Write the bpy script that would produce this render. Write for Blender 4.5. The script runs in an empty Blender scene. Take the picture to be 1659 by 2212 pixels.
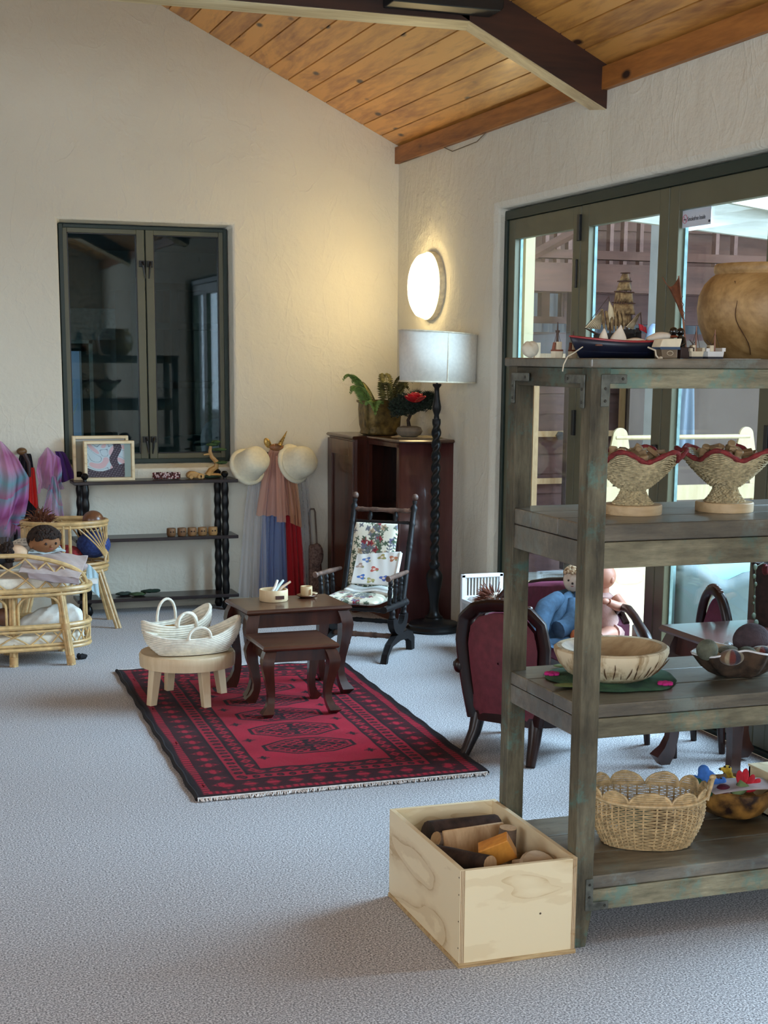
import bpy, math, random
import numpy as np
from mathutils import Vector, Matrix, Euler
random.seed(7); np.random.seed(7)
scn = bpy.context.scene
COL = scn.collection
PI = math.pi
def lin(c):
    return c/12.92 if c <= .04045 else ((c+.055)/1.055)**2.4
def S(r, g, b):
    return (lin(r/255), lin(g/255), lin(b/255))

# ------------------------------------------------------------------ camera
FPX, PPY, HC = 3198.0, 1372.3, 1.5
yaw, pitch, roll = (math.radians(a) for a in (19.04, 10.63, 0.428))
fw = Vector((math.sin(yaw)*math.cos(pitch), math.cos(yaw)*math.cos(pitch), -math.sin(pitch)))
_r = fw.cross(Vector((0, 0, 1))).normalized(); _u = _r.cross(fw)
CR = math.cos(roll)*_r + math.sin(roll)*_u
CU = -math.sin(roll)*_r + math.cos(roll)*_u
cam = bpy.data.cameras.new('camera'); co = bpy.data.objects.new('camera', cam); COL.objects.link(co)
cam.sensor_fit = 'VERTICAL'; cam.sensor_height = 36.0; cam.sensor_width = 27.0
cam.lens = FPX/2212*36.0
cam.shift_x = 0.0; cam.shift_y = (PPY-1106.0)/2212
cam.clip_start = .05; cam.clip_end = 200
mw = Matrix.Identity(4)
for i in range(3):
    mw[i][0] = CR[i]; mw[i][1] = CU[i]; mw[i][2] = -fw[i]
mw[2][3] = HC
co.matrix_world = mw
scn.camera = co
# room points measured on a known plane of the room
def _ray(x, y): return fw + CR*((x-829.5)/FPX) - CU*((y-PPY)/FPX)
def fz(x, y, z=0.0):
    d = _ray(x, y); t = (z-HC)/d.z; return Vector((t*d.x, t*d.y, z))
def fy(x, y, Y):
    d = _ray(x, y); t = Y/d.y; return Vector((t*d.x, Y, HC+t*d.z))
def fx(x, y, X):
    d = _ray(x, y); t = X/d.x; return Vector((X, t*d.y, HC+t*d.z))

# ------------------------------------------------------------------ world, lights, exposure
scn.view_settings.view_transform = 'Standard'; scn.view_settings.look = 'None'
scn.view_settings.gamma = 1.0; scn.view_settings.use_curve_mapping = False
scn.view_settings.exposure = 0.0
cy = scn.cycles
cy.max_bounces = 5; cy.diffuse_bounces = 3; cy.glossy_bounces = 3; cy.transmission_bounces = 3; cy.transparent_max_bounces = 10
cy.caustics_reflective = False; cy.caustics_refractive = False; cy.adaptive_threshold = .06; cy.adaptive_min_samples = 12
W = bpy.data.worlds.new('overcast_sky'); scn.world = W; W.use_nodes = True
bg = W.node_tree.nodes['Background']
bg.inputs['Color'].default_value = (.80, .90, 1.0, 1); bg.inputs['Strength'].default_value = 1.15
def area(name, loc, target, sx, sy, power, color):
    l = bpy.data.lights.new(name, 'AREA'); l.shape = 'RECTANGLE'; l.size = sx; l.size_y = sy
    l.energy = power; l.color = color
    o = bpy.data.objects.new(name, l); COL.objects.link(o); o.location = loc
    o.rotation_euler = (Vector(target)-Vector(loc)).to_track_quat('-Z', 'Y').to_euler()
    return o
# daylight over the open veranda (seen by the glass doors) and through the big windows behind the viewer
area('daylight_veranda', (6.1, 4.6, 3.6), (2.2, 5.2, 0.3), 4.2, 5.0, 1800, (.54, .76, 1.0))
area('daylight_rear_windows', (0, -3.05, 1.85), (0, 5, 1.35), 4.1, 2.2, 215, (.80, .90, 1.0))
area('added_side_daylight', (-3.9, 3.2, 1.7), (2, 5.0, 1.0), 3.4, 1.8, 60, (.86, .93, 1.0))  # unseen window on the left, added to bring in more daylight
area('daylight_next_room', (-1.9, 11.0, 1.6), (2, 10.6, 1.2), 1.6, 1.6, 15, (.75, .9, 1.0))
# ------------------------------------------------------------------ mesh helpers
class MB:
    def __init__(s): s.v = []; s.f = []; s.n = 0
    def add(s, verts, faces, M=None):
        if M is not None: verts = [M @ Vector(p) for p in verts]
        b = s.n
        s.v.extend([tuple(p) for p in verts]); s.n += len(verts)
        s.f.extend([tuple(i+b for i in f) for f in faces]); return s
    def box(s, c, d, R=None, top=1.0):
        hx, hy, hz = d[0]/2, d[1]/2, d[2]/2
        vs = [Vector((x*(top if z > 0 else 1), y*(top if z > 0 else 1), z)) for z in (-hz, hz) for y in (-hy, hy) for x in (-hx, hx)]
        if R is not None: vs = [R @ p for p in vs]
        vs = [p+Vector(c) for p in vs]
        return s.add(vs, [(0, 2, 3, 1), (4, 5, 7, 6), (0, 1, 5, 4), (2, 6, 7, 3), (0, 4, 6, 2), (1, 3, 7, 5)])
    def ext(s, lo, hi):
        return s.box([(a+b)/2 for a, b in zip(lo, hi)], [abs(b-a) for a, b in zip(lo, hi)])
    def tube(s, pts, r, seg=8, closed=False, cap=True, squash=None):
        pts = [Vector(p) for p in pts]; n = len(pts)
        rr = r if isinstance(r, (list, tuple)) else [r]*n
        T = []
        for i in range(n):
            a = pts[(i-1) % n] if (closed or i > 0) else pts[i]
            b = pts[(i+1) % n] if (closed or i < n-1) else pts[i]
            d = b-a
            T.append(d.normalized() if d.length > 1e-9 else Vector((0, 0, 1)))
        up = Vector((0, 0, 1)) if abs(T[0].z) < .9 else Vector((0, 1, 0))
        N = (up - T[0]*up.dot(T[0])).normalized()
        vs = []
        for i in range(n):
            N = (N - T[i]*N.dot(T[i]))
            N = N.normalized() if N.length > 1e-6 else Vector((1, 0, 0))
            B = T[i].cross(N)
            for k in range(seg):
                a = 2*PI*k/seg
                sx, sy = (1, 1) if squash is None else squash
                vs.append(pts[i]+N*(math.cos(a)*rr[i]*sx)+B*(math.sin(a)*rr[i]*sy))
        fs = []
        m = n if closed else n-1
        for i in range(m):
            for k in range(seg):
                a = i*seg+k; b = i*seg+(k+1) % seg
                j = (i+1) % n
                fs.append((a, b, j*seg+(k+1) % seg, j*seg+k))
        if not closed and cap:
            fs.append(tuple(range(seg))[::-1]); fs.append(tuple(range((n-1)*seg, n*seg)))
        return s.add(vs, fs)
    def lathe(s, prof, seg=24, c=(0, 0, 0), M=None, fn=None, caps=True):
        vs = []; n = len(prof)
        for (r, z) in prof:
            for k in range(seg):
                a = 2*PI*k/seg
                q = 1.0 if fn is None else fn(a, z)
                vs.append(Vector((r*q*math.cos(a), r*q*math.sin(a), z)))
        if M is not None: vs = [M @ p for p in vs]
        vs = [p+Vector(c) for p in vs]
        fs = [(i*seg+k, i*seg+(k+1) % seg, (i+1)*seg+(k+1) % seg, (i+1)*seg+k) for i in range(n-1) for k in range(seg)]
        if caps:
            if prof[0][0] > 1e-5: fs.append(tuple(range(seg))[::-1])
            if prof[-1][0] > 1e-5: fs.append(tuple(range((n-1)*seg, n*seg)))
        return s.add(vs, fs)
    def ell(s, c, r, R=None, su=16, sv=10, fn=None):
        vs = []; fs = []
        for j in range(sv+1):
            t = PI*j/sv
            for i in range(su):
                a = 2*PI*i/su
                p = Vector((math.sin(t)*math.cos(a), math.sin(t)*math.sin(a), math.cos(t)))
                q = 1.0 if fn is None else fn(p)
                p = Vector((p.x*r[0]*q, p.y*r[1]*q, p.z*r[2]*q))
                if R is not None: p = R @ p
                vs.append(p+Vector(c))
        for j in range(sv):
            for i in range(su):
                a = j*su+i; b = j*su+(i+1) % su
                fs.append((a, a+su, b+su, b))
        return s.add(vs, fs)
    def loft(s, rings, cap=True, closed=True):
        n = len(rings[0]); vs = [Vector(p) for r in rings for p in r]; fs = []
        for i in range(len(rings)-1):
            for k in range(n if closed else n-1):
                a = i*n+k; b = i*n+(k+1) % n
                fs.append((a, b, b+n, a+n))
        if cap: fs.append(tuple(range(n))[::-1]); fs.append(tuple(range((len(rings)-1)*n, len(rings)*n)))
        return s.add(vs, fs)
    def prism(s, poly, z0, z1, M=None):
        n = len(poly)
        vs = [Vector((p[0], p[1], z0)) for p in poly]+[Vector((p[0], p[1], z1)) for p in poly]
        fs = [tuple(range(n))[::-1], tuple(range(n, 2*n))]+[(k, (k+1) % n, n+(k+1) % n, n+k) for k in range(n)]
        return s.add(vs, fs, M)
    def surf(s, fn, nu, nv, cu=False, cv=False):
        vs = [Vector(fn(i/(nu if cu else nu-1), j/(nv if cv else nv-1))) for j in range(nv) for i in range(nu)]
        fs = []
        for j in range(nv if cv else nv-1):
            for i in range(nu if cu else nu-1):
                a = j*nu+i; b = j*nu+(i+1) % nu; j2 = (j+1) % nv
                fs.append((a, b, j2*nu+(i+1) % nu, j2*nu+i))
        return s.add(vs, fs)
def rotz(a): return Matrix.Rotation(a, 3, 'Z')
def rot(ax, a): return Matrix.Rotation(a, 3, ax)
def M4(loc, R=None, sc=1.0):
    m = Matrix.Translation(Vector(loc))
    if R is not None: m = m @ R.to_4x4()
    return m @ Matrix.Scale(sc, 4)
def link(o, parent=None):
    COL.objects.link(o)
    if parent is not None: o.parent = parent
    return o
def mesh_from(mb, name, smooth=40):
    me = bpy.data.meshes.new(name); me.from_pydata(mb.v, [], mb.f)
    if smooth:
        me.polygons.foreach_set('use_smooth', [True]*len(me.polygons)); me.set_sharp_from_angle(angle=math.radians(smooth))
    me.update(); return me
def part(name, mb, mat, parent=None, bevel=0, smooth=40, sub=0, solid=0, label=None):
    me = mesh_from(mb, name, smooth)
    if mat is not None: me.materials.append(mat)
    o = link(bpy.data.objects.new(name, me), parent)
    if parent is not None: o.matrix_parent_inverse = parent_inv(parent)
    if solid:
        m = o.modifiers.new('solid', 'SOLIDIFY'); m.thickness = solid; m.offset = 0
    if bevel:
        m = o.modifiers.new('bevel', 'BEVEL'); m.width = bevel; m.segments = 2; m.limit_method = 'ANGLE'; m.angle_limit = math.radians(35)
    if sub:
        m = o.modifiers.new('sub', 'SUBSURF'); m.levels = sub; m.render_levels = sub
    if label: o['label'] = label
    return o
def parent_inv(p):
    # every parent here is an unrotated Empty or mesh whose own transform is known; parts are given in room coordinates
    m = Matrix.Identity(4); q = p
    while q is not None:
        m = q.matrix_basis @ m if q.parent is None else q.matrix_parent_inverse @ q.matrix_basis @ m
        q = q.parent
    return m.inverted()
def thing(name, label, cat, loc=(0, 0, 0), group=None):
    o = bpy.data.objects.new(name, None); COL.objects.link(o); o.location = loc; o.empty_display_size = .05
    o['label'] = label; o['category'] = cat
    if group: o['group'] = group
    return o
def tag(o, label, cat, group=None):
    o['label'] = label; o['category'] = cat
    if group: o['group'] = group
    return o
def struct(o, label=None):
    o['kind'] = 'structure'
    if label: o['label'] = label
    return o
def copypart(o, parent, M):
    c = o.copy(); COL.objects.link(c); c.parent = parent; c.matrix_parent_inverse = parent_inv(parent); c.matrix_basis = M; return c
def cgrid(name, P, C, mat, parent=None, solid=0, label=None, cyc=False):
    """mesh of a regular grid of points P (nv,nu,3) carrying a printed / dyed colour C (nv,nu,3) per point"""
    nv, nu = P.shape[:2]
    idx = np.arange(nv*nu).reshape(nv, nu)
    if cyc:
        nx = np.roll(idx, -1, axis=1)
        F = np.stack([idx[:-1], nx[:-1], nx[1:], idx[1:]], -1).reshape(-1, 4)
    else:
        F = np.stack([idx[:-1, :-1], idx[:-1, 1:], idx[1:, 1:], idx[1:, :-1]], -1).reshape(-1, 4)
    me = bpy.data.meshes.new(name)
    me.vertices.add(nv*nu); me.vertices.foreach_set('co', P.reshape(-1).astype(np.float32))
    me.loops.add(F.size); me.polygons.add(len(F))
    me.loops.foreach_set('vertex_index', F.reshape(-1).astype(np.int32))
    me.polygons.foreach_set('loop_start', np.arange(0, F.size, 4).astype(np.int32))
    me.update(calc_edges=True)
    me.polygons.foreach_set('use_smooth', [True]*len(F))
    ca = me.color_attributes.new('dye', 'FLOAT_COLOR', 'POINT')
    A = np.ones((nv*nu, 4), np.float32); A[:, :3] = C.reshape(-1, 3)
    ca.data.foreach_set('color', A.reshape(-1))
    me.materials.append(mat)
    o = link(bpy.data.objects.new(name, me), parent)
    if parent is not None: o.matrix_parent_inverse = parent_inv(parent)
    if solid:
        m = o.modifiers.new('solid', 'SOLIDIFY'); m.thickness = solid; m.offset = 0
    if label: o['label'] = label
    return o

# ------------------------------------------------------------------ materials
_m = {}
def nodes(name):
    m = bpy.data.materials.new(name); m.use_nodes = True
    nt = m.node_tree; b = nt.nodes['Principled BSDF']
    return m, nt, b
def N(nt, t, **kw):
    n = nt.nodes.new(t)
    for k, v in kw.items():
        if hasattr(n, k): setattr(n, k, v)
        else: n.inputs[k.replace('_', ' ')].default_value = v
    return n
def ramp(nt, fac, stops):
    r = nt.nodes.new('ShaderNodeValToRGB'); e = r.color_ramp.elements
    while len(e) < len(stops): e.new(.5)
    for i, (p, c) in enumerate(stops): e[i].position = p; e[i].color = (*c, 1)
    nt.links.new(fac, r.inputs[0]); return r.outputs[0]
def coords(nt, scale=(1, 1, 1), kind='Object', rnd=False):
    t = nt.nodes.new('ShaderNodeTexCoord'); mp = nt.nodes.new('ShaderNodeMapping')
    mp.inputs['Scale'].default_value = scale
    src = t.outputs[kind]
    if rnd:   # every board has its own grain
        oi = nt.nodes.new('ShaderNodeObjectInfo'); vm = N(nt, 'ShaderNodeVectorMath', operation='MULTIPLY_ADD')
        vm.inputs[1].default_value = (17.0, 31.0, 11.0)
        nt.links.new(oi.outputs['Random'], vm.inputs[0]); nt.links.new(src, vm.inputs[2]); src = vm.outputs[0]
    nt.links.new(src, mp.inputs[0]); return mp.outputs[0]
def plain(name, c, rough=.6, var=.12, scale=30, bump=0, bscale=None, metal=0, spec=.5, sheen=0, stretch=(1, 1, 1), c2=None, coat=0, trans=0):
    if name in _m: return _m[name]
    m, nt, b = nodes(name)
    v = coords(nt, stretch)
    n = N(nt, 'ShaderNodeTexNoise'); n.inputs['Scale'].default_value = scale; n.inputs['Detail'].default_value = 4
    nt.links.new(v, n.inputs[0])
    d = c2 if c2 else tuple(x*(1-var*2) for x in c); l = c if c2 else tuple(min(1, x*(1+var)) for x in c)
    nt.links.new(ramp(nt, n.outputs[0], [(.32, d), (.68, l)]), b.inputs['Base Color'])
    b.inputs['Roughness'].default_value = rough; b.inputs['Metallic'].default_value = metal
    b.inputs['Specular IOR Level'].default_value = spec
    if sheen: b.inputs['Sheen Weight'].default_value = sheen; b.inputs['Sheen Roughness'].default_value = .4; b.inputs['Sheen Tint'].default_value = (*[min(1, x*2.2+.03) for x in c], 1)
    if coat: b.inputs['Coat Weight'].default_value = coat; b.inputs['Coat Roughness'].default_value = .15
    if bump:
        n2 = N(nt, 'ShaderNodeTexNoise'); n2.inputs['Scale'].default_value = bscale or scale*3; n2.inputs['Detail'].default_value = 3
        nt.links.new(v, n2.inputs[0])
        bp = N(nt, 'ShaderNodeBump'); bp.inputs['Strength'].default_value = bump; bp.inputs['Distance'].default_value = .004
        nt.links.new(n2.outputs[0], bp.inputs['Height']); nt.links.new(bp.outputs[0], b.inputs['Normal'])
    if trans:
        mx = nt.nodes.new('ShaderNodeMixShader'); tb = nt.nodes.new('ShaderNodeBsdfTransparent')
        out = nt.nodes['Material Output']; mx.inputs[0].default_value = trans
        nt.links.new(b.outputs[0], mx.inputs[1]); nt.links.new(tb.outputs[0], mx.inputs[2]); nt.links.new(mx.outputs[0], out.inputs[0])
    _m[name] = m; return m
def wood(name, c1, c2, axis='X', scale=6, rough=.45, knots=None, coat=0, bump=.15, contrast=(.3, .7), kind='Object', spec=.5):
    """grain stretched along axis, optional dark knots"""
    if name in _m: return _m[name]
    m, nt, b = nodes(name)
    st = {'X': (.12, 1, 1), 'Y': (1, .12, 1), 'Z': (1, 1, .12)}[axis]
    v = coords(nt, st, kind, True)
    n = N(nt, 'ShaderNodeTexNoise'); n.inputs['Scale'].default_value = scale; n.inputs['Detail'].default_value = 8; n.inputs['Roughness'].default_value = .62; n.inputs['Distortion'].default_value = 1.2
    nt.links.new(v, n.inputs[0])
    n2 = N(nt, 'ShaderNodeTexNoise'); n2.inputs['Scale'].default_value = scale*9; n2.inputs['Detail'].default_value = 5
    nt.links.new(v, n2.inputs[0])
    ad = N(nt, 'ShaderNodeMath', operation='MULTIPLY_ADD'); ad.inputs[1].default_value = .35
    nt.links.new(n2.outputs[0], ad.inputs[0]); nt.links.new(n.outputs[0], ad.inputs[2])
    sb = N(nt, 'ShaderNodeMath', operation='SUBTRACT'); sb.inputs[1].default_value = .17
    nt.links.new(ad.outputs[0], sb.inputs[0])
    col = ramp(nt, sb.outputs[0], [(contrast[0], c2), (contrast[1], c1)])
    if knots:
        ks = {'X': (.45, 1, 1), 'Y': (1, .45, 1), 'Z': (1, 1, .45)}[axis]
        kv = coords(nt, ks, kind, True)
        vo = N(nt, 'ShaderNodeTexVoronoi'); vo.inputs['Scale'].default_value = knots[0]; nt.links.new(kv, vo.inputs[0])
        f = ramp(nt, vo.outputs['Distance'], [(knots[1]*.5, (1, 1, 1)), (knots[1], (0, 0, 0))])
        mx = N(nt, 'ShaderNodeMixRGB'); nt.links.new(f, mx.inputs[0]); nt.links.new(col, mx.inputs[1]); mx.inputs[2].default_value = (*knots[2], 1)
        col = mx.outputs[0]
    nt.links.new(col, b.inputs['Base Color']); b.inputs['Roughness'].default_value = rough
    b.inputs['Specular IOR Level'].default_value = spec
    if coat: b.inputs['Coat Weight'].default_value = coat; b.inputs['Coat Roughness'].default_value = .12
    if bump:
        bp = N(nt, 'ShaderNodeBump'); bp.inputs['Strength'].default_value = bump; bp.inputs['Distance'].default_value = .003
        nt.links.new(n2.outputs[0], bp.inputs['Height']); nt.links.new(bp.outputs[0], b.inputs['Normal'])
    _m[name] = m; return m
def dyed(name, rough=.85, sheen=.2, bump=.2, bscale=400, trans=0, spec=.3):
    if name in _m: return _m[name]
    m, nt, b = nodes(name)
    a = nt.nodes.new('ShaderNodeVertexColor'); a.layer_name = 'dye'
    nt.links.new(a.outputs[0], b.inputs['Base Color']); b.inputs['Roughness'].default_value = rough
    b.inputs['Sheen Weight'].default_value = sheen; b.inputs['Specular IOR Level'].default_value = spec
    if bump:
        n2 = N(nt, 'ShaderNodeTexNoise'); n2.inputs['Scale'].default_value = bscale; nt.links.new(coords(nt), n2.inputs[0])
        bp = N(nt, 'ShaderNodeBump'); bp.inputs['Strength'].default_value = bump; bp.inputs['Distance'].default_value = .003
        nt.links.new(n2.outputs[0], bp.inputs['Height']); nt.links.new(bp.outputs[0], b.inputs['Normal'])
    if trans:
        mx = nt.nodes.new('ShaderNodeMixShader'); tb = nt.nodes.new('ShaderNodeBsdfTransparent')
        out = nt.nodes['Material Output']; mx.inputs[0].default_value = trans
        nt.links.new(b.outputs[0], mx.inputs[1]); nt.links.new(tb.outputs[0], mx.inputs[2]); nt.links.new(mx.outputs[0], out.inputs[0])
    _m[name] = m; return m
def glassy(name, tint, gloss, rough=.02):
    m, nt, b = nodes(name)
    nt.nodes.remove(b); out = nt.nodes['Material Output']
    t = nt.nodes.new('ShaderNodeBsdfTransparent'); t.inputs[0].default_value = (*tint, 1)
    g = nt.nodes.new('ShaderNodeBsdfGlossy'); g.inputs['Roughness'].default_value = rough; g.inputs[0].default_value = (.9, .95, 1, 1)
    lw = nt.nodes.new('ShaderNodeLayerWeight'); lw.inputs[0].default_value = .5
    pw_ = N(nt, 'ShaderNodeMath', operation='POWER'); pw_.inputs[1].default_value = 5.0; nt.links.new(lw.outputs['Facing'], pw_.inputs[0])
    ml = N(nt, 'ShaderNodeMath', operation='MULTIPLY_ADD'); ml.inputs[1].default_value = .85; ml.inputs[2].default_value = .035*gloss; ml.use_clamp = True
    nt.links.new(pw_.outputs[0], ml.inputs[0])
    mx = nt.nodes.new('ShaderNodeMixShader'); nt.links.new(ml.outputs[0], mx.inputs[0])
    nt.links.new(t.outputs[0], mx.inputs[1]); nt.links.new(g.outputs[0], mx.inputs[2]); nt.links.new(mx.outputs[0], out.inputs[0])
    return m
def plaster(name, c):
    m, nt, b = nodes(name); v = coords(nt)
    a = N(nt, 'ShaderNodeTexNoise'); a.inputs['Scale'].default_value = 1.1; a.inputs['Detail'].default_value = 3; nt.links.new(v, a.inputs[0])
    nt.links.new(ramp(nt, a.outputs[0], [(.3, tuple(x*.93 for x in c)), (.7, c)]), b.inputs['Base Color'])
    b.inputs['Roughness'].default_value = .92; b.inputs['Specular IOR Level'].default_value = .15
    # soft trowel smears (edges of a distorted noise), lumps and fine grit
    n1 = N(nt, 'ShaderNodeTexNoise'); n1.inputs['Scale'].default_value = 3.4; n1.inputs['Detail'].default_value = 3; n1.inputs['Distortion'].default_value = .9
    nt.links.new(coords(nt, (1.25, 1.25, .75)), n1.inputs[0])
    rd = ramp(nt, n1.outputs[0], [(.36, (0, 0, 0)), (.47, (.25, .25, .25)), (.505, (.8, .8, .8)), (.53, (.35, .35, .35)), (.66, (.5, .5, .5))])
    n2 = N(nt, 'ShaderNodeTexNoise'); n2.inputs['Scale'].default_value = 6.5; n2.inputs['Detail'].default_value = 6; n2.inputs['Roughness'].default_value = .55; nt.links.new(v, n2.inputs[0])
    n3 = N(nt, 'ShaderNodeTexNoise'); n3.inputs['Scale'].default_value = 70; n3.inputs['Detail'].default_value = 4; nt.links.new(v, n3.inputs[0])
    s1 = N(nt, 'ShaderNodeMath', operation='MULTIPLY_ADD'); s1.inputs[1].default_value = .16; nt.links.new(rd, s1.inputs[0]); nt.links.new(n2.outputs[0], s1.inputs[2])
    s2 = N(nt, 'ShaderNodeMath', operation='MULTIPLY_ADD'); s2.inputs[1].default_value = .10; nt.links.new(n3.outputs[0], s2.inputs[0]); nt.links.new(s1.outputs[0], s2.inputs[2])
    bp = N(nt, 'ShaderNodeBump'); bp.inputs['Strength'].default_value = .6; bp.inputs['Distance'].default_value = .028
    nt.links.new(s2.outputs[0], bp.inputs['Height']); nt.links.new(bp.outputs[0], b.inputs['Normal'])
    return m
def weathered(name, c1, c2, c3, axis='X'):
    """old paint-worn timber: grain, scuffed grime and remnants of blue-green paint"""
    m, nt, b = nodes(name)
    st = {'X': (.15, 1, 1), 'Y': (1, .15, 1), 'Z': (1, 1, .15)}[axis]
    v = coords(nt, st); w = coords(nt)
    n = N(nt, 'ShaderNodeTexNoise'); n.inputs['Scale'].default_value = 38; n.inputs['Detail'].default_value = 9; n.inputs['Roughness'].default_value = .7; nt.links.new(v, n.inputs[0])
    col = ramp(nt, n.outputs[0], [(.28, c2), (.5, tuple((a+d)/2 for a, d in zip(c1, c2))), (.72, c1)])
    p = N(nt, 'ShaderNodeTexNoise'); p.inputs['Scale'].default_value = 7; p.inputs['Detail'].default_value = 8; p.inputs['Roughness'].default_value = .75; nt.links.new(w, p.inputs[0])
    f = ramp(nt, p.outputs[0], [(.52, (0, 0, 0)), (.62, (.85, .85, .85))])
    mx = N(nt, 'ShaderNodeMixRGB'); nt.links.new(f, mx.inputs[0]); nt.links.new(col, mx.inputs[1]); mx.inputs[2].default_value = (*c3, 1)
    q = N(nt, 'ShaderNodeTexNoise'); q.inputs['Scale'].default_value = 3.1; q.inputs['Detail'].default_value = 6; nt.links.new(w, q.inputs[0])
    g = ramp(nt, q.outputs[0], [(.38, (.30, .27, .23)), (.5, (.8, .78, .74)), (.62, (1.2, 1.2, 1.18))])
    mu = N(nt, 'ShaderNodeMixRGB', blend_type='MULTIPLY'); mu.inputs[0].default_value = .75; nt.links.new(mx.outputs[0], mu.inputs[1]); nt.links.new(g, mu.inputs[2])
    nt.links.new(mu.outputs[0], b.inputs['Base Color']); b.inputs['Roughness'].default_value = .7 if name != 'worn_shelf_board' else .38; b.inputs['Specular IOR Level'].default_value = .4 if name != 'worn_shelf_board' else .7
    if name == 'worn_shelf_board': b.inputs['Coat Weight'].default_value = .45; b.inputs['Coat Roughness'].default_value = .28
    bp = N(nt, 'ShaderNodeBump'); bp.inputs['Strength'].default_value = .45; bp.inputs['Distance'].default_value = .004
    nt.links.new(n.outputs[0], bp.inputs['Height']); nt.links.new(bp.outputs[0], b.inputs['Normal'])
    return m
def ply(name, c1, c2, axis):
    """rotary-cut plywood face: pale with drifting darker cathedral streaks"""
    m, nt, b = nodes(name); st = {'X': (.35, 1, 1.0), 'Y': (1, .35, 1.0)}[axis]
    v = coords(nt, st, 'Object', True)
    n = N(nt, 'ShaderNodeTexNoise'); n.inputs['Scale'].default_value = 4.2; n.inputs['Detail'].default_value = 2; n.inputs['Distortion'].default_value = .8; nt.links.new(v, n.inputs[0])
    mu = N(nt, 'ShaderNodeMath', operation='MULTIPLY'); mu.inputs[1].default_value = 4.5; nt.links.new(n.outputs[0], mu.inputs[0])
    fr = N(nt, 'ShaderNodeMath', operation='FRACT'); nt.links.new(mu.outputs[0], fr.inputs[0])
    n2 = N(nt, 'ShaderNodeTexNoise'); n2.inputs['Scale'].default_value = 60; n2.inputs['Detail'].default_value = 5; nt.links.new(v, n2.inputs[0])
    ad = N(nt, 'ShaderNodeMath', operation='MULTIPLY_ADD'); ad.inputs[1].default_value = .35; nt.links.new(n2.outputs[0], ad.inputs[0]); nt.links.new(fr.outputs[0], ad.inputs[2])
    mid = tuple((a*2+d)/3 for a, d in zip(c1, c2))
    nt.links.new(ramp(nt, ad.outputs[0], [(.16, c2), (.27, mid), (.5, c1), (.95, c1), (1.2, mid)]), b.inputs['Base Color'])
    b.inputs['Roughness'].default_value = .55; return m
def carpet(name):
    m, nt, b = nodes(name); v = coords(nt)
    n = N(nt, 'ShaderNodeTexNoise'); n.inputs['Scale'].default_value = 190; n.inputs['Detail'].default_value = 3; n.inputs['Roughness'].default_value = .75; nt.links.new(v, n.inputs[0])
    nt.links.new(ramp(nt, n.outputs[0], [(.36, S(84, 82, 86)), (.5, S(170, 168, 172)), (.62, S(236, 234, 236))]), b.inputs['Base Color'])
    b.inputs['Roughness'].default_value = 1; b.inputs['Specular IOR Level'].default_value = .05
    b.inputs['Sheen Weight'].default_value = .15
    bp = N(nt, 'ShaderNodeBump'); bp.inputs['Strength'].default_value = .7; bp.inputs['Distance'].default_value = .005
    nt.links.new(n.outputs[0], bp.inputs['Height']); nt.links.new(bp.outputs[0], b.inputs['Normal'])
    return m
def emit(name, c, s):
    m, nt, b = nodes(name); b.inputs['Base Color'].default_value = (*c, 1)
    b.inputs['Emission Color'].default_value = (*c, 1); b.inputs['Emission Strength'].default_value = s; return m

mPlaster = plaster('cream_plaster', S(227, 222, 206))
mCarpet = carpet('grey_flecked_carpet')
mBoard = wood('knotty_pine_boards', S(226, 162, 82), S(138, 78, 32), 'Y', 5, .38, (6.5, .15, S(52, 28, 16)), coat=.25, bump=.05, contrast=(.26, .56))
mBeam = wood('dark_stained_beam', S(74, 40, 24), S(38, 19, 11), 'X', 5, .55, bump=.1)
mPlate = wood('pine_wall_plate', S(190, 124, 60), S(116, 66, 28), 'Y', 7, .5, (5.5, .13, S(46, 24, 14)), bump=.08)
mGreen = plain('olive_green_paint', S(96, 95, 74), .42, .04, 6)
mDkGreen = plain('dark_green_paint', S(30, 46, 38), .45, .05, 6)
mGlass = glassy('door_glass', (.93, .97, .96), 1.0)
mWinGlass = glassy('window_glass', (.58, .70, .72), 1.3)
mBlack = plain('black_metal', S(20, 20, 21), .4, .1, 20)
mDark = wood('dark_mahogany', S(70, 36, 25), S(34, 15, 10), 'Z', 7, .3, coat=.35, bump=.05)
mDarkX = wood('dark_mahogany_flat', S(88, 52, 36), S(48, 25, 16), 'X', 7, .28, coat=.4, bump=.05)
mEbony = plain('black_lacquer', S(13, 11, 12), .36, .1, 20, spec=.3)
mShelfDk = plain('very_dark_shelf', S(38, 24, 24), .35, .15, 20, coat=.2)
mWorn = weathered('worn_painted_timber', S(176, 168, 140), S(88, 84, 66), S(104, 136, 126), 'X')
mWornZ = weathered('worn_painted_post', S(128, 120, 98), S(56, 51, 39), S(86, 120, 112), 'Z')
mWornTop = weathered('worn_shelf_board', S(134, 124, 106), S(58, 51, 42), S(112, 122, 116), 'X')
mPly = ply('light_plywood', S(236, 218, 180), S(212, 186, 142), 'X')
mPlyY = ply('light_plywood_side', S(230, 210, 172), S(192, 162, 118), 'Y')
mPlyEdge = wood('plywood_edge', S(206, 178, 132), S(150, 116, 74), 'X', 40, .6, bump=.02)
mBeech = wood('pale_beech', S(224, 202, 168), S(196, 168, 128), 'Z', 6, .5, bump=.03)
mRattan = plain('rattan_cane', S(206, 170, 116), .42, .14, 30, coat=.15)
mWicker = plain('wicker_weave', S(204, 174, 128), .55, .2, 60)
mCream = plain('cream_cotton', S(232, 225, 208), .9, .06, 40, bump=.25, bscale=140, sheen=.2)
mWhite = plain('white_paint', S(232, 232, 230), .45, .03, 10)
mFelt = plain('cream_felt', S(244, 236, 208), .95, .03, 60, bump=.2, bscale=220, sheen=.1)
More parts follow.
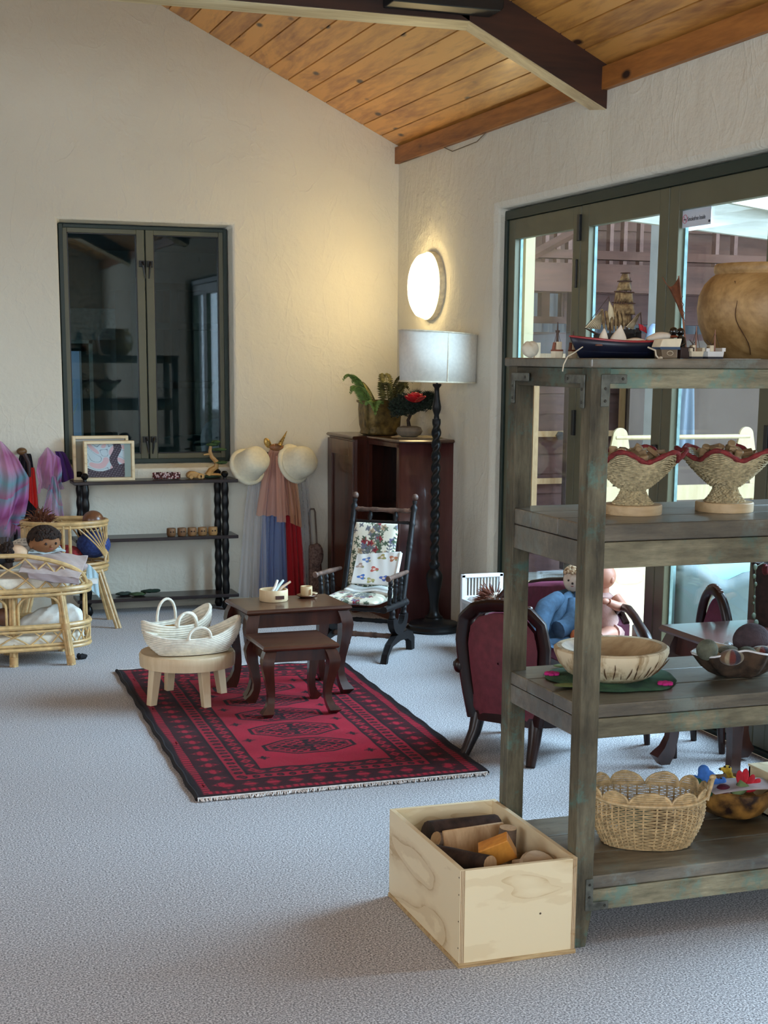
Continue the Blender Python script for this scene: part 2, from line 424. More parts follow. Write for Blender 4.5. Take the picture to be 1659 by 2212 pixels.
mDye = dyed('dyed_cloth')
mTulle = dyed('dyed_tulle', .8, .3, 0, trans=.35)
mVeil = dyed('sheer_veil', .8, .3, 0, trans=.62)
mBurg = plain('burgundy_velvet', S(104, 40, 50), .75, .14, 30, bump=.15, bscale=160, sheen=.7)
mPlum = plain('plum_velvet', S(92, 30, 58), .7, .12, 30, bump=.1, bscale=160, sheen=.6)
# ------------------------------------------------------------------ the room
YG, XR, XD = 8.84, 3.124, 3.205
XL, YB, XRIDGE = -4.32, -3.2, -.6
SL = .483
def zc(x): return 2.762+SL*(XR-x) if x > XRIDGE else 2.762+SL*(x-XL)
ZR = zc(XRIDGE+1e-6)
mb = MB(); mb.ext((XL, YB, -.1), (XR+.05, YG+.2, 0)); struct(part('floor', mb, mCarpet, smooth=0), 'grey flecked wall-to-wall carpet')
# gable wall with the window opening
wx0, wx1, wz0, wz1 = 1.066, 2.086, .835, 2.262
mb = MB()
V = [(XL, YG, 0), (wx0, YG, 0), (wx1, YG, 0), (XR, YG, 0), (XL, YG, wz0), (wx0, YG, wz0), (wx1, YG, wz0), (XR, YG, wz0),
     (XL, YG, wz1), (wx0, YG, wz1), (wx1, YG, wz1), (XR, YG, wz1), (XR, YG, zc(XR)+.02), (XRIDGE, YG, ZR+.02), (XL, YG, zc(XL)+.02)]
F = [(0, 1, 5, 4), (1, 2, 6, 5), (2, 3, 7, 6), (4, 5, 9, 8), (6, 7, 11, 10), (8, 9, 10, 11, 12, 13, 14)]
V += [(wx0+.012, YG+.13, wz0+.03), (wx1-.006, YG+.13, wz0+.03), (wx1-.006, YG+.13, wz1-.012), (wx0+.012, YG+.13, wz1-.012)]
F += [(5, 6, 16, 15), (6, 10, 17, 16), (10, 9, 18, 17), (9, 5, 15, 18)]
mb.add(V, F)
wb = struct(part('wall_back', mb, mPlaster, bevel=.014, smooth=60), 'cream trowelled plaster gable wall')
mb = MB(); mb.ext((XL, YG+.16, 0), (wx0, YG+.26, 2.9)); mb.ext((wx1, YG+.16, 0), (XR+.14, YG+.26, 2.9)); mb.ext((wx0, YG+.16, 0), (wx1, YG+.26, wz0)); mb.ext((wx0, YG+.16, wz1), (wx1, YG+.26, 2.9))
mNext = plain('next_room_wall', S(112, 122, 122), .9, .05, 3)
struct(part('wall_back_outer', mb, mNext, smooth=0), 'rear face of the gable wall')
# right wall with the wide opening for folding doors
dy0, dy1, dz1 = 2.55, 7.325, 2.262
mb = MB()
V = [(XR, YB, 0), (XR, dy0, 0), (XR, dy1, 0), (XR, YG, 0), (XR, YB, dz1), (XR, dy0, dz1), (XR, dy1, dz1), (XR, YG, dz1), (XR, YB, 2.78), (XR, YG, 2.78)]
F = [(1, 0, 4, 5), (3, 2, 6, 7), (5, 4, 8, 9, 7, 6)]
d = XD-.025
V += [(d+.06, dy0, 0), (d+.06, dy1, 0), (d+.06, dy1, dz1-.01), (d+.06, dy0, dz1-.01)]
F += [(2, 11, 12, 6), (6, 12, 13, 5), (5, 13, 10, 1)]
mb.add(V, F); struct(part('wall_right', mb, mPlaster, bevel=.028, smooth=60), 'plaster wall around the folding glass doors')
mb = MB(); mb.ext((XR+.08, YB, 0), (XR+.14, dy0, 2.9)); mb.ext((XR+.08, dy1+.01, 0), (XR+.14, YG+.26, 2.9)); mb.ext((XR+.08, dy0, dz1+.02), (XR+.14, dy1, 2.9))
mCreamExt = plain('cream_exterior', S(188, 174, 142), .85, .06, 8)
struct(part('wall_right_outer', mb, mCreamExt, smooth=0), 'cream outer face of the door wall')
# left wall with an unseen opening added for daylight and wall behind the viewer with a wide window
mb = MB()
mb.ext((XL-.1, YB, 0), (XL, 1.4, 2.8)); mb.ext((XL-.1, 5.0, 0), (XL, YG, 2.8)); mb.ext((XL-.1, 1.4, 0), (XL, 5.0, .7)); mb.ext((XL-.1, 1.4, 2.5), (XL, 5.0, 2.8))
struct(part('wall_left', mb, mPlaster, smooth=0), 'plaster wall on the far side of the room')
mb = MB()
mb.ext((XL, YB-.1, 0), (-2.1, YB, 4.7)); mb.ext((2.1, YB-.1, 0), (XR+.1, YB, 4.7)); mb.ext((-2.1, YB-.1, 0), (2.1, YB, .7)); mb.ext((-2.1, YB-.1, 3.0), (2.1, YB, 4.7))
struct(part('wall_front', mb, mPlaster, smooth=0), 'plaster wall behind the viewer')
# ceiling: slab with separate tongue-and-groove boards under it
mb = MB()
mb.add([(XR+.4, YB, zc(XR)-.4*SL+.03), (XR+.4, YG+.3, zc(XR)-.4*SL+.03), (XRIDGE, YG+.3, ZR+.03), (XRIDGE, YB, ZR+.03), (XL-.4, YG+.3, zc(XL)-.4*SL+.03), (XL-.4, YB, zc(XL)-.4*SL+.03)],
       [(0, 1, 2, 3), (3, 2, 4, 5)])
ceil = struct(part('ceiling', mb, plain('ceiling_groove', S(30, 17, 9), .9), smooth=0, solid=.02), 'sloping knotty pine board ceiling')
bw = .1165
x = XR; k = 0; proto = None
while x-bw > XRIDGE-.02:
    for side in (0, 1):
        a, b = x-.0034, x-bw+.0034
        za, zb = zc(a), zc(b)
        if side: a, b = XL+(XR-a), XL+(XR-b)
        mb = MB()
        mb.add([(a, YB, za-.004), (b, YB, zb-.004), (b, YB, zb+.016), (a, YB, za+.016), (a, YG-.001, za-.004), (b, YG-.001, zb-.004), (b, YG-.001, zb+.016), (a, YG-.001, za+.016)],
               [(0, 1, 2, 3), (4, 7, 6, 5), (0, 4, 5, 1), (2, 6, 7, 3), (0, 3, 7, 4), (1, 5, 6, 2)])
        part('ceiling_board', mb, mBoard, ceil, smooth=0)
    x -= bw; k += 1
# wall plates, dark roof trusses (rafter pair and collar tie)
mb = MB(); mb.ext((XR-.028, YB, 2.655), (XR+.01, YG, 2.752)); struct(part('trim_1', mb, mPlate, bevel=.003, smooth=0), 'knotty pine plate along the top of the door wall')
mLitSoffit = wood('lamplit_soffit', S(236, 218, 178), S(186, 158, 112), 'X', 7, .5, (5, .06, S(70, 46, 26)), bump=.05)  # pale colour paints the wall light's glow on the beam undersides
for Yt in (6.115, 2.6, -.9):
    w = .165
    t = struct(thing('ceiling_truss', 'dark stained roof truss with lamplight painted on its underside', 'beam', (XR, Yt, 2.6)))
    del t['category']
    xe, xt = XR+.01, 2.47
    dn, df = .185, .163             # the underside is planed: deeper on the near edge
    for side in (0, 1):
        q = (lambda xx: xx) if not side else (lambda xx: XL+(XR-xx))
        def prof(d): return [(q(xe), zc(xe)-d), (q(xe), zc(xe)+.01), (q(XRIDGE), ZR+.01), (q(XRIDGE), ZR-d)]
        V = [(p[0], Yt, p[1]) for p in prof(dn)]+[(p[0], Yt+w, p[1]) for p in prof(df)]
        F4 = [(3, 2, 1, 0), (4, 5, 6, 7), (0, 1, 5, 4), (1, 2, 6, 5), (2, 3, 7, 6), (3, 0, 4, 7)]
        if side: F4 = [f[::-1] for f in F4]
        part('rafter', MB().add(V, F4), mBeam, t, smooth=0)
        mb = MB(); e = .003
        V = [(q(xe), Yt+.008, zc(xe)-dn-e), (q(xt), Yt+.008, zc(xt)-dn-e), (q(xt+.05), Yt+w, zc(xt+.05)-df-e), (q(xe), Yt+w, zc(xe)-df-e)]
        V += [(a_, b_, c_+e*2) for a_, b_, c_ in V]
        mb.add(V, [(0, 1, 2, 3), (4, 7, 6, 5), (0, 4, 5, 1), (1, 5, 6, 2), (2, 6, 7, 3), (3, 7, 4, 0)])
        part('rafter_soffit', mb, mLitSoffit, t, smooth=0)
    zn, zf = zc(xt)-dn, zc(xt+.05)-df
    xa_ = XL+(XR-xt)
    mb = MB().add([(xa_, Yt, zn), (xt, Yt, zn), (xt, Yt+w, zf), (xa_, Yt+w, zf), (xa_, Yt, zn+.2), (xt, Yt, zn+.2), (xt, Yt+w, zn+.2), (xa_, Yt+w, zn+.2)], [(0, 3, 2, 1), (4, 5, 6, 7), (0, 1, 5, 4), (1, 2, 6, 5), (2, 3, 7, 6), (3, 0, 4, 7)])
    part('collar_tie', mb, mBeam, t, smooth=0)
    mb = MB().add([(xa_, Yt+.008, zn-.003), (xt, Yt+.008, zn-.003), (xt+.05, Yt+w, zf-.003), (xa_, Yt+w, zf-.003), (xa_, Yt+.008, zn+.002), (xt, Yt+.008, zn+.002), (xt+.05, Yt+w, zf+.002), (xa_, Yt+w, zf+.002)], [(0, 3, 2, 1), (4, 5, 6, 7), (0, 1, 5, 4), (1, 2, 6, 5), (2, 3, 7, 6), (3, 0, 4, 7)])
    part('tie_soffit', mb, mLitSoffit, t, smooth=0)
# black fitting hung on the tie at the top of the view
p = fy(1040, 12, 6.0)
t = thing('ceiling_speaker', 'black box-shaped fitting fixed to the dark roof truss', 'fitting', (p.x, 6.0, p.z))
mb = MB(); a = fy(850, 2, 5.98); c = fy(1088, 24, 5.98)
poly = [(a.x, c.z+.16), (a.x, a.z), (c.x-.012, c.z), (c.x, c.z+.012), (c.x+.012, c.z+.16)]
mb.add([(q[0], 5.98, q[1]) for q in poly]+[(q[0], 6.112, q[1]) for q in poly], [(0, 1, 2, 3, 4), (9, 8, 7, 6, 5)]+[(k, 5+k, 5+(k+1) % 5, (k+1) % 5) for k in range(5)])
part('housing', mb, mBlack, t, bevel=.004, smooth=0)
mb = MB(); mb.ext((a.x+.05, 5.974, c.z+.05), (c.x-.06, 5.982, c.z+.14)); part('grille', mb, plain('black_grille', S(12, 12, 13), .7), t, smooth=0)
# cobweb-like loose wire under the wall plate
pts = [fx(q[0], q[1], XR-.012) for q in ((866, 352), (900, 340), (925, 328), (945, 320), (958, 318), (977, 327), (1000, 318), (1030, 306), (1048, 288), (1052, 283))]
tag(part('loose_wire', MB().tube(pts, .0022, 5), plain('grey_wire', S(96, 84, 66), .6)), 'thin grey wire hanging loose below the wooden wall plate', 'wire')

# ------------------------------------------------------------------ gable window
def bar(mb, a, b, w, d, axis):   # rectangular bar in the plane Y (window) between two corner points
    mb.ext((min(a[0], b[0])-(w/2 if axis == 'z' else 0), a[1]-d/2, min(a[2], b[2])-(w/2 if axis == 'x' else 0)),
           (max(a[0], b[0])+(w/2 if axis == 'z' else 0), a[1]+d/2, max(a[2], b[2])+(w/2 if axis == 'x' else 0)))
YW = YG+.10
wn = struct(thing('window_1', 'two-sash green framed window in the gable wall', 'window', (1.57, YW, wz0))); del wn['category']
ax0, ax1, az0, az1 = 1.083, 2.074, .868, 2.244
mb = MB()
mb.ext((ax0, YW, az0), (ax0+.024, YW+.05, az1)); mb.ext((ax1-.024, YW, az0), (ax1, YW+.05, az1)); mb.ext((ax0+.0242, YW, az1-.02), (ax1-.0242, YW+.05, az1)); mb.ext((ax0+.0242, YW, az0-.004), (ax1-.0242, YW+.05, az0+.022))
part('window_frame', mb, mDkGreen, wn, bevel=.002, smooth=0)
xm = 1.583
for (s0, s1) in ((ax0+.022, xm-.004), (xm+.004, ax1-.022)):
    z0, z1 = az0+.02, az1-.018
    mb = MB(); left = s0 < xm-.1
    wl, wr = (.026, .046) if left else (.046, .028)
    mb.ext((s0, YW+.008, z0), (s0+wl, YW+.04, z1)); mb.ext((s1-wr, YW+.008, z0), (s1, YW+.04, z1)); mb.ext((s0+wl+.0002, YW+.0085, z1-.028), (s1-wr-.0002, YW+.0395, z1)); mb.ext((s0+wl+.0002, YW+.0085, z0), (s1-wr-.0002, YW+.0395, z0+.032))
    sash = part('sash', mb, mGreen, wn, bevel=.003, smooth=0)
    mb = MB(); mb.ext((s0+wl-.002, YW+.022, z0+.03), (s1-wr+.002, YW+.027, z1-.026)); part('pane', mb, mWinGlass, sash, smooth=0)
    mb = MB()
    for (gx0, gx1, gz0, gz1) in ((s0+wl, s0+wl+.006, z0+.032, z1-.028), (s1-wr-.006, s1-wr, z0+.032, z1-.028), (s0+wl, s1-wr, z1-.034, z1-.028), (s0+wl, s1-wr, z0+.032, z0+.038)):
        mb.ext((gx0, YW+.012, gz0), (gx1, YW+.03, gz1))
    part('glazing_seal', mb, mBlack, sash, smooth=0)
    sx = s1-.018 if left else s0+.022
    for lz in (2.03, 1.005):
        mb = MB(); dirn = 1 if lz > 1.5 else -1
        mb.ext((sx-.016, YW-.012, lz-.018), (sx+.016, YW+.01, lz+.018)); mb.tube([(sx, YW-.014, lz+.008), (sx+(.004 if left else -.004), YW-.03, lz-.01), (sx+(.014 if left else -.012), YW-.03, lz-.085)], [.009, .008, .004], 6)
        part('latch', mb, mBlack, sash, bevel=.001)

# ------------------------------------------------------------------ folding doors
mb = MB()
mb.ext((XD-.03, dy1-.028, .0222), (XD+.05, dy1+.002, dz1-.0582)); mb.ext((XD-.03, dy0, dz1-.058), (XD+.05, dy1, dz1-.012)); mb.ext((XD-.03, dy0, 0), (XD+.05, dy1, .022)); mb.ext((XD-.03, dy0, .0222), (XD+.05, dy0+.03, dz1-.0582))
struct(part('trim_2', mb, mDkGreen, bevel=.003, smooth=0), 'dark green frame of the folding doors')
j1 = fx(1264, 445, XD).y; j2 = fx(1456, 405, XD).y
pw = j1-j2
Y0 = dy1-.028
joints = [Y0, j1, j2, j2-pw, j2-2*pw, j2-3*pw, dy0+.03]
ztop = dz1-.06
for i in range(len(joints)-1):
    ya, yb = joints[i]-.003, joints[i+1]+.003
    if ya-yb < .2: continue
    dd = struct(thing('door_%d' % (i+1), 'olive green framed folding glass door panel', 'door', (XD, (ya+yb)/2, .02))); del dd['category']
    st = .078
    mb = MB(); x0, x1 = XD-.018, XD+.022
    mb.ext((x0, ya-st, .025), (x1, ya, ztop)); mb.ext((x0, yb, .025), (x1, yb+st, ztop)); mb.ext((x0+.0005, yb+st+.0002, ztop-.1), (x1-.0005, ya-st-.0002, ztop)); mb.ext((x0+.0005, yb+st+.0002, .025), (x1-.0005, ya-st-.0002, .16))
    part('door_frame', mb, mGreen, dd, bevel=.003, smooth=0)
    mb = MB(); mb.ext((XD+.004, yb+st-.004, .155), (XD+.009, ya-st+.004, ztop-.096)); part('pane', mb, mGlass, dd, smooth=0)
    # pale edge of the double glazing spacer
    mb = MB(); mb.ext((XD+.012, ya-st-.007, .16), (XD+.026, ya-st+.0, ztop-.1)); part('glazing_spacer', mb, plain('pale_glazing_edge', S(128, 158, 158), .35), dd, smooth=0)
    if i in (0, 2):
        for hz in (ztop-.10, 1.2, .3):
            mb = MB(); mb.ext((x0-.014, yb-.012, hz-.06), (x0+.004, yb+.014, hz+.06)); part('hinge', mb, mBlack, dd, bevel=.002, smooth=0)
    if i == 0:
        mb = MB(); mb.ext((x0-.008, yb+.02, 1.83), (x0+.001, yb+.034, 1.96)); part('flush_bolt', mb, mBlack, dd, bevel=.002, smooth=0)
    if i in (1, 3):
        mb = MB(); mb.ext((x0-.012, yb+.012, 1.0), (x0+.001, yb+.05, 1.14)); part('pull_handle', mb, mBlack, dd, bevel=.003, smooth=0)
# sticker on the third pane
q0 = fx(1479, 432, XD); q1 = fx(1541, 424, XD); zs0 = fx(1479, 464, XD).z; zs1 = fx(1479, 432, XD).z
zs1 = min(zs1, ztop-.102); zs0 = zs1-.068
ys0 = j2-.003-.078; ys1 = ys0-(q0.y-q1.y)
stk = part('sticker', MB().ext((XD-.0005, ys1, zs0), (XD+.0035, ys0, zs1)), plain('white_sticker', S(214, 222, 236), .6, .02, 5), smooth=0)
tag(stk, 'white smokefree sticker on the door glass', 'sticker')
fc = bpy.data.curves.new('sticker_text', 'FONT'); fc.body = 'Smokefree Inside'; fc.size = .0245; fc.align_x = 'LEFT'; fc.extrude = .0002
fc.materials.append(plain('sticker_print', S(58, 64, 78), .6, 0, 5))
ft = bpy.data.objects.new('lettering', fc); COL.objects.link(ft); bpy.context.view_layer.update()
fm = bpy.data.meshes.new_from_object(ft.evaluated_get(bpy.context.evaluated_depsgraph_get())); bpy.data.objects.remove(ft); bpy.data.curves.remove(fc)
fo = link(bpy.data.objects.new('lettering', fm), stk); fo.matrix_parent_inverse = parent_inv(stk)
fo.matrix_basis = Matrix.Translation((XD-.0015, ys0-.042, zs0+.024)) @ Matrix(((0, 0, -1, 0), (-1, 0, 0, 0), (0, 1, 0, 0), (0, 0, 0, 1))) @ Matrix.Diagonal((.82, 1, 1, 1))
ring = MB().tube([(XD-.0015, ys0-.022+.017*math.cos(a), zs0+.034+.017*math.sin(a)) for a in [2*PI*k/24 for k in range(24)]], .0014, 5, closed=True)
ring.tube([(XD-.0015, ys0-.022+.012, zs0+.034+.012), (XD-.0015, ys0-.022-.012, zs0+.034-.012)], .0012, 5)
part('no_smoking_sign', ring, plain('pink_print', S(206, 130, 150), .6, 0, 5), stk)
part('cigarette_mark', MB().ext((XD-.002, ys0-.031, zs0+.03), (XD-.0008, ys0-.012, zs0+.034)), plain('sticker_print', S(58, 64, 78)), stk, smooth=0)
part('logo_mark', MB().ext((XD-.002, ys1+.004, zs0+.008), (XD-.0008, ys1+.016, zs0+.017)), plain('sticker_print', S(58, 64, 78)), stk, smooth=0)

# ------------------------------------------------------------------ oval wall light
c = fx(933, 618, XR)
t = thing('wall_light', 'glowing oval wall light above the floor lamp', 'wall light', (XR, c.y, c.z))
ry, rz = .215, .195
def dome(f, h, off):
    mb = MB(); R = []
    for (s_, d_) in f:
        R.append([(XR-off-h*d_, c.y+ry*s_*math.cos(2*PI*k/40), c.z+rz*s_*math.sin(2*PI*k/40)) for k in range(40)])
    return mb.loft(R)
part('rim', dome([(1, 0), (1, .6), (.985, 1.0), (.95, 1.0), (.93, .8)], .035, -.002), plain('ivory_rim', S(236, 226, 196), .5), t)
part('diffuser', dome([(.95, .0), (.945, .4), (.90, .72), (.78, .92), (.5, 1.02), (.02, 1.06)], .085, .012), emit('warm_diffuser', (1.0, .76, .36), 19), t)
# ------------------------------------------------------------------ outside: veranda deck and the brown building across it
YV = 10.6
mBrown = wood('brown_weatherboard', S(116, 76, 62), S(78, 48, 40), 'X', 5, .7, bump=.05)
mMauve = wood('mauve_weatherboard', S(116, 80, 74), S(80, 52, 50), 'X', 5, .7, bump=.05)
mStrip = wood('raw_pine_strip', S(222, 184, 140), S(196, 152, 106), 'Z', 8, .6)
mWash = wood('whitewashed_beam', S(206, 204, 196), S(160, 158, 146), 'X', 6, .7, bump=.1)
mDeck = wood('pale_deck', S(226, 200, 160), S(188, 156, 112), 'Y', 6, .7, bump=.05)  # light wood of the planks themselves
mb = MB(); mb.ext((XD+.05, -1, -.25), (16, 22, -.16)); struct(part('ground', mb, plain('concrete_yard', S(172, 170, 164), .9, .1, 6), smooth=0), 'pale concrete yard outside the doors')
dk = None
deck = struct(thing('deck', 'pale timber veranda deck', 'deck', (4, 8, -.1))); del deck['category']
y = 2.4
while y < 9.3:
    part('deck_board', MB().ext((XD+.06, y, -.08), (5.0, y+.135, -.03)), mDeck, deck, smooth=0); y += .14
ext = struct(thing('wall_exterior', 'brown weatherboard building across the veranda', 'wall', (5.5, YV, 0))); del ext['category']
# the band of small windows lies between z 1.72 and 2.02 at this distance
zA, zB = fy(1150, 682, YV).z, fy(1150, 622, YV).z
x0e, x1e = 3.5, 11.0
bh = .155; z = -.16
while z < 5.0:
    if z+bh <= zA+.02 or z >= zB-.02:
        part('weatherboard', MB().add([(x0e, YV-.012, z), (x1e, YV-.012, z), (x1e, YV+.004, z+bh), (x0e, YV+.004, z+bh), (x0e, YV+.03, z), (x1e, YV+.03, z), (x1e, YV+.03, z+bh), (x0e, YV+.03, z+bh)],
             [(0, 1, 2, 3), (7, 6, 5, 4), (0, 4, 5, 1), (2, 6, 7, 3), (0, 3, 7, 4), (1, 5, 6, 2)]), mBrown if z > zB else mMauve, ext, smooth=0)
    z += bh
for (pa, pb) in ((1095, 1141), (1166, 1184), (1210, 1226), (1247, 1282), (1323, 1436), (1440, 1482), (1519, 1522), (1529, 1533), (1541, 1560), (1590, 1659), (1659, 1900)):
    a = fy(pa, 650, YV).x; b = fy(pb, 650, YV).x
    part('window_post', MB().ext((a, YV-.03, zA-.05), (b, YV+.04, zB+.05)), mMauve, ext, smooth=0)
for (zz, h) in ((zA-.03, .05), (zB+.0, .07)):
    part('window_rail', MB().ext((x0e, YV-.04, zz-h/2), (x1e, YV+.05, zz+h/2)), mMauve, ext, smooth=0)
# dark board below the second and third window bands (lower glimpses of sky)
a = fy(1215, 637, YV).x; part('infill_panel', MB().ext((a, YV-.035, zA-.05), (x1e, YV+.03, fy(1300, 636, YV).z)), mMauve, ext, smooth=0)
# corrugated pale fence behind the window band
fn = struct(thing('fence_exterior', 'pale blue corrugated fence behind the building windows', 'fence', (6, 13, 0))); del fn['category']
mb = MB()
def corr(u, v): return (3 + u*16, 13.2+.02*math.sin(u*16/.12*2*PI), -.2+v*2.9)
part('corrugated_sheet', mb.surf(corr, 1200, 2), plain('pale_blue_metal', S(196, 214, 232), .5, .04, 3), fn)
# rail beam, big sloping rafters of the veranda roof
for (p0, p1, hh, nm) in (((1105, 596), (1660, 560), .20, 'veranda_beam'), ((1105, 545), (1660, 505), .06, 'veranda_batten')):
    a = fy(*p0, 9.9); b = fy(*p1, 9.9)
    o = part(nm, MB().ext((3.45, 9.88, a.z-hh/2), (11, 9.98, a.z+hh/2)), mBrown, smooth=0); struct(o, 'brown timber beam of the veranda')
    o['kind'] = 'structure'
for k, (px_, w_) in enumerate(((1330, .02), (1360, .02), (1395, .02), (1240, .02), (1215, .02), (1190, .02), (1560, .02), (1600, .02))):
    a = fy(px_, 560, 10.2).x
    struct(part('veranda_batten', MB().ext((a, 10.3, 2.06), (a+.03, 10.36, 2.8)), plain('mauve_batten', S(146, 108, 98), .7), smooth=0), 'upright mauve batten')
struct(part('veranda_brace', MB().tube([fy(1135, 560, 9.8), fy(1300, 470, 9.8)], .035, 4), mBrown, smooth=0), 'sloping brown brace under the veranda roof')
# dark inner panel edge of the building (right of first pane)
a = fy(1226, 700, 10.3); b = fy(1252, 700, 10.3)
struct(part('veranda_post', MB().ext((a.x, 10.25, -.1), (b.x+.02, 10.32, 2.2)), plain('dark_plum_timber', S(70, 46, 48), .7), smooth=0), 'dark plum upright panel')
# whitewashed fascia boards and post outside the second and third panes
def slab(name, quad, Y, th, mat, lab):
    P = [fy(*q, Y) for q in quad]
    mb = MB(); mb.add([tuple(p) for p in P]+[(p.x, p.y+th, p.z) for p in P], [(0, 1, 2, 3), (7, 6, 5, 4), (0, 4, 5, 1), (1, 5, 6, 2), (2, 6, 7, 3), (3, 7, 4, 0)])
    return struct(part(name, mb, mat, smooth=0), lab)
slab('fascia_board', [(1278, 466), (1278, 400), (1760, 380), (1760, 530)], 8.9, .05, mWash, 'whitewashed fascia board outside the glass')
slab('fascia_board', [(1482, 420), (1482, 380), (1800, 380), (1800, 480)], 8.4, .05, mWash, 'upper whitewashed fascia board')
slab('fascia_board', [(1482, 500), (1482, 476), (1800, 420), (1800, 450)], 8.6, .05, mWash, 'sloping whitewashed board across the pane')
a = fy(1412, 600, 9.3); b = fy(1441, 600, 9.3)
struct(part('veranda_post', MB().ext((a.x, 9.25, -.1), (b.x, 9.36, 2.75)), plain('white_post', S(212, 216, 226), .6, .04, 8), smooth=0), 'white painted veranda post')
a = fy(1127, 600, 8.2); b = fy(1147, 600, 8.2)
struct(part('corner_post', MB().ext((a.x, 8.15, -.1), (b.x, 8.3, 2.9)), plain('cream_post', S(160, 146, 114), .8, .05, 8), smooth=0), 'cream post outside the first pane')
# trellis of pale strips and board panel in the lower panes
tr = thing('trellis', 'raw pine trellis strips fixed over mauve boards outside', 'trellis', (4.6, YV-.1, 0))
for xx in (1159, 1345):
    a = fy(xx, 960, YV-.12); part('upright_strip', MB().ext((a.x-.022, YV-.1, .1), (a.x+.022, YV-.075, 1.62)), mStrip, tr, smooth=0)
for yy in (770, 938, 1040):
    a = fy(1200, yy, YV-.12); part('cross_strip', MB().ext((4.0, YV-.075, a.z-.022), (5.62, YV-.05, a.z+.022)), mStrip, tr, smooth=0)
q = fy(1210, 941, YV-.08)
tag(part('slate_tag', MB().lathe([(0, 0), (.036, 0), (.036, .008), (0, .008)], 6, M=rot('X', PI/2), c=(q.x, YV-.0755, q.z)), plain('dark_slate', S(58, 58, 66), .7), smooth=0), 'small dark hexagonal tag on the trellis cross strip', 'tag')
a = fy(1505, 980, 10.3); b = fy(1640, 980, 10.3)
tag(part('brown_screen', MB().ext((a.x-.62, 10.28, -.1), (b.x+1.5, 10.32, fy(1500, 835, 10.3).z+.35)), plain('grey_brown_board', S(104, 86, 76), .7, .05, 4), smooth=0), 'flat grey-brown screen board outside the doors', 'screen')
# grey cloths hanging outside
def hang(name, x0, x1, zt, zb, Y, amp, waves, c, label, cat):
    nu, nv = 60, 30; u, v = np.meshgrid(np.linspace(0, 1, nu), np.linspace(0, 1, nv))
    wtop = .55+.45*v
    X = (x0+x1)/2+(u-.5)*(x1-x0)*wtop
    P = np.stack([X, Y+amp*np.sin(u*waves*2*PI+v)*(.4+.6*v), zt+(zb-zt)*v*(1-.06*np.sin(u*7))], -1)
    C = np.ones((nv, nu, 3))*np.array(c)*(1+.08*np.sin(u*19+v*5))[..., None]
    return tag(cgrid(name, P, C, mDye, solid=.004), label, cat)
a = fy(1392, 830, 9.6); b = fy(1443, 1000, 9.6)
hang('grey_towel', a.x, b.x, a.z, fy(1410, 1005, 9.6).z, 9.6, .03, 3, S(116, 122, 126), 'pale grey cloth hanging outside the second pane', 'cloth')
a = fy(1462, 830, 9.6); b = fy(1502, 1000, 9.6)
hang('grey_towel', a.x, b.x, a.z, fy(1480, 985, 9.6).z, 9.6, .03, 2, S(124, 134, 146), 'grey-blue cloth hanging outside the third pane', 'cloth')
a = fy(1405, 760, 9.0)
tag(part('hanging_pouch', MB().ell(fy(1410, 730, 9.24), (.055, .04, .13), su=14, sv=10, fn=lambda p: 1-.25*max(0, p.z)), plain('grey_plastic', S(128, 144, 172), .35)), 'grey drop-shaped pouch hanging outside beside the white post', 'pouch')
clo = [fy(1380, 826, 9.6), fy(1520, 824, 9.6)]
struct(part('clothes_line', MB().tube([(clo[0].x-.3, 9.6, clo[0].z), (clo[1].x+.6, 9.6, clo[0].z)], .008, 6), mStrip), 'thin rail outside carrying the grey cloths')
# wooden climbing arch
mArch = wood('pale_birch', S(186, 166, 132), S(166, 142, 104), 'Z', 6, .5, bump=.03)  # one even birch tone, darker than the beech
cf = thing('climbing_frame', 'pale plywood climbing frame with bar standing outside', 'climbing frame', (5.2, 8.9, 0))
YC = 8.8
zt = fy(1340, 926, YC).z
for pc in (1340, 1612):
    cx = fy(pc, 960, YC).x
    out = []; inn = []
    hw = .20; H = zt+.1
    for k in range(13):
        t_ = PI*k/12; out.append((cx+.055*math.cos(t_), zt-.05+.055*math.sin(t_)))
    poly = [(cx+hw+.06, -.03)]+out+[(cx-hw-.06, -.03), (cx-hw+.02, -.03), (cx-.005, zt-.17), (cx+.005, zt-.17), (cx+hw-.02, -.03)]
    n = len(poly); mb = MB()
    mb.add([(p[0], YC, p[1]) for p in poly]+[(p[0], YC+.022, p[1]) for p in poly], [tuple(range(n)), tuple(range(2*n-1, n-1, -1))]+[(k, n+k, n+(k+1) % n, (k+1) % n) for k in range(n)])
    part('side_panel', mb, mArch, cf, bevel=.003, smooth=0)
xa, xb = fy(1340, 940, YC).x, fy(1612, 940, YC).x
part('climbing_bar', MB().tube([(xa-.03, YC+.01, zt-.06), (xb+.03, YC+.01, zt-.06)], .016, 10), mArch, cf)
for zz in (.62, .40, .2):
    part('climbing_bar', MB().ext((xa-.1, YC-.02, zz-.05), (xb+.1, YC+.005, zz+.05)), mArch, cf, smooth=0)
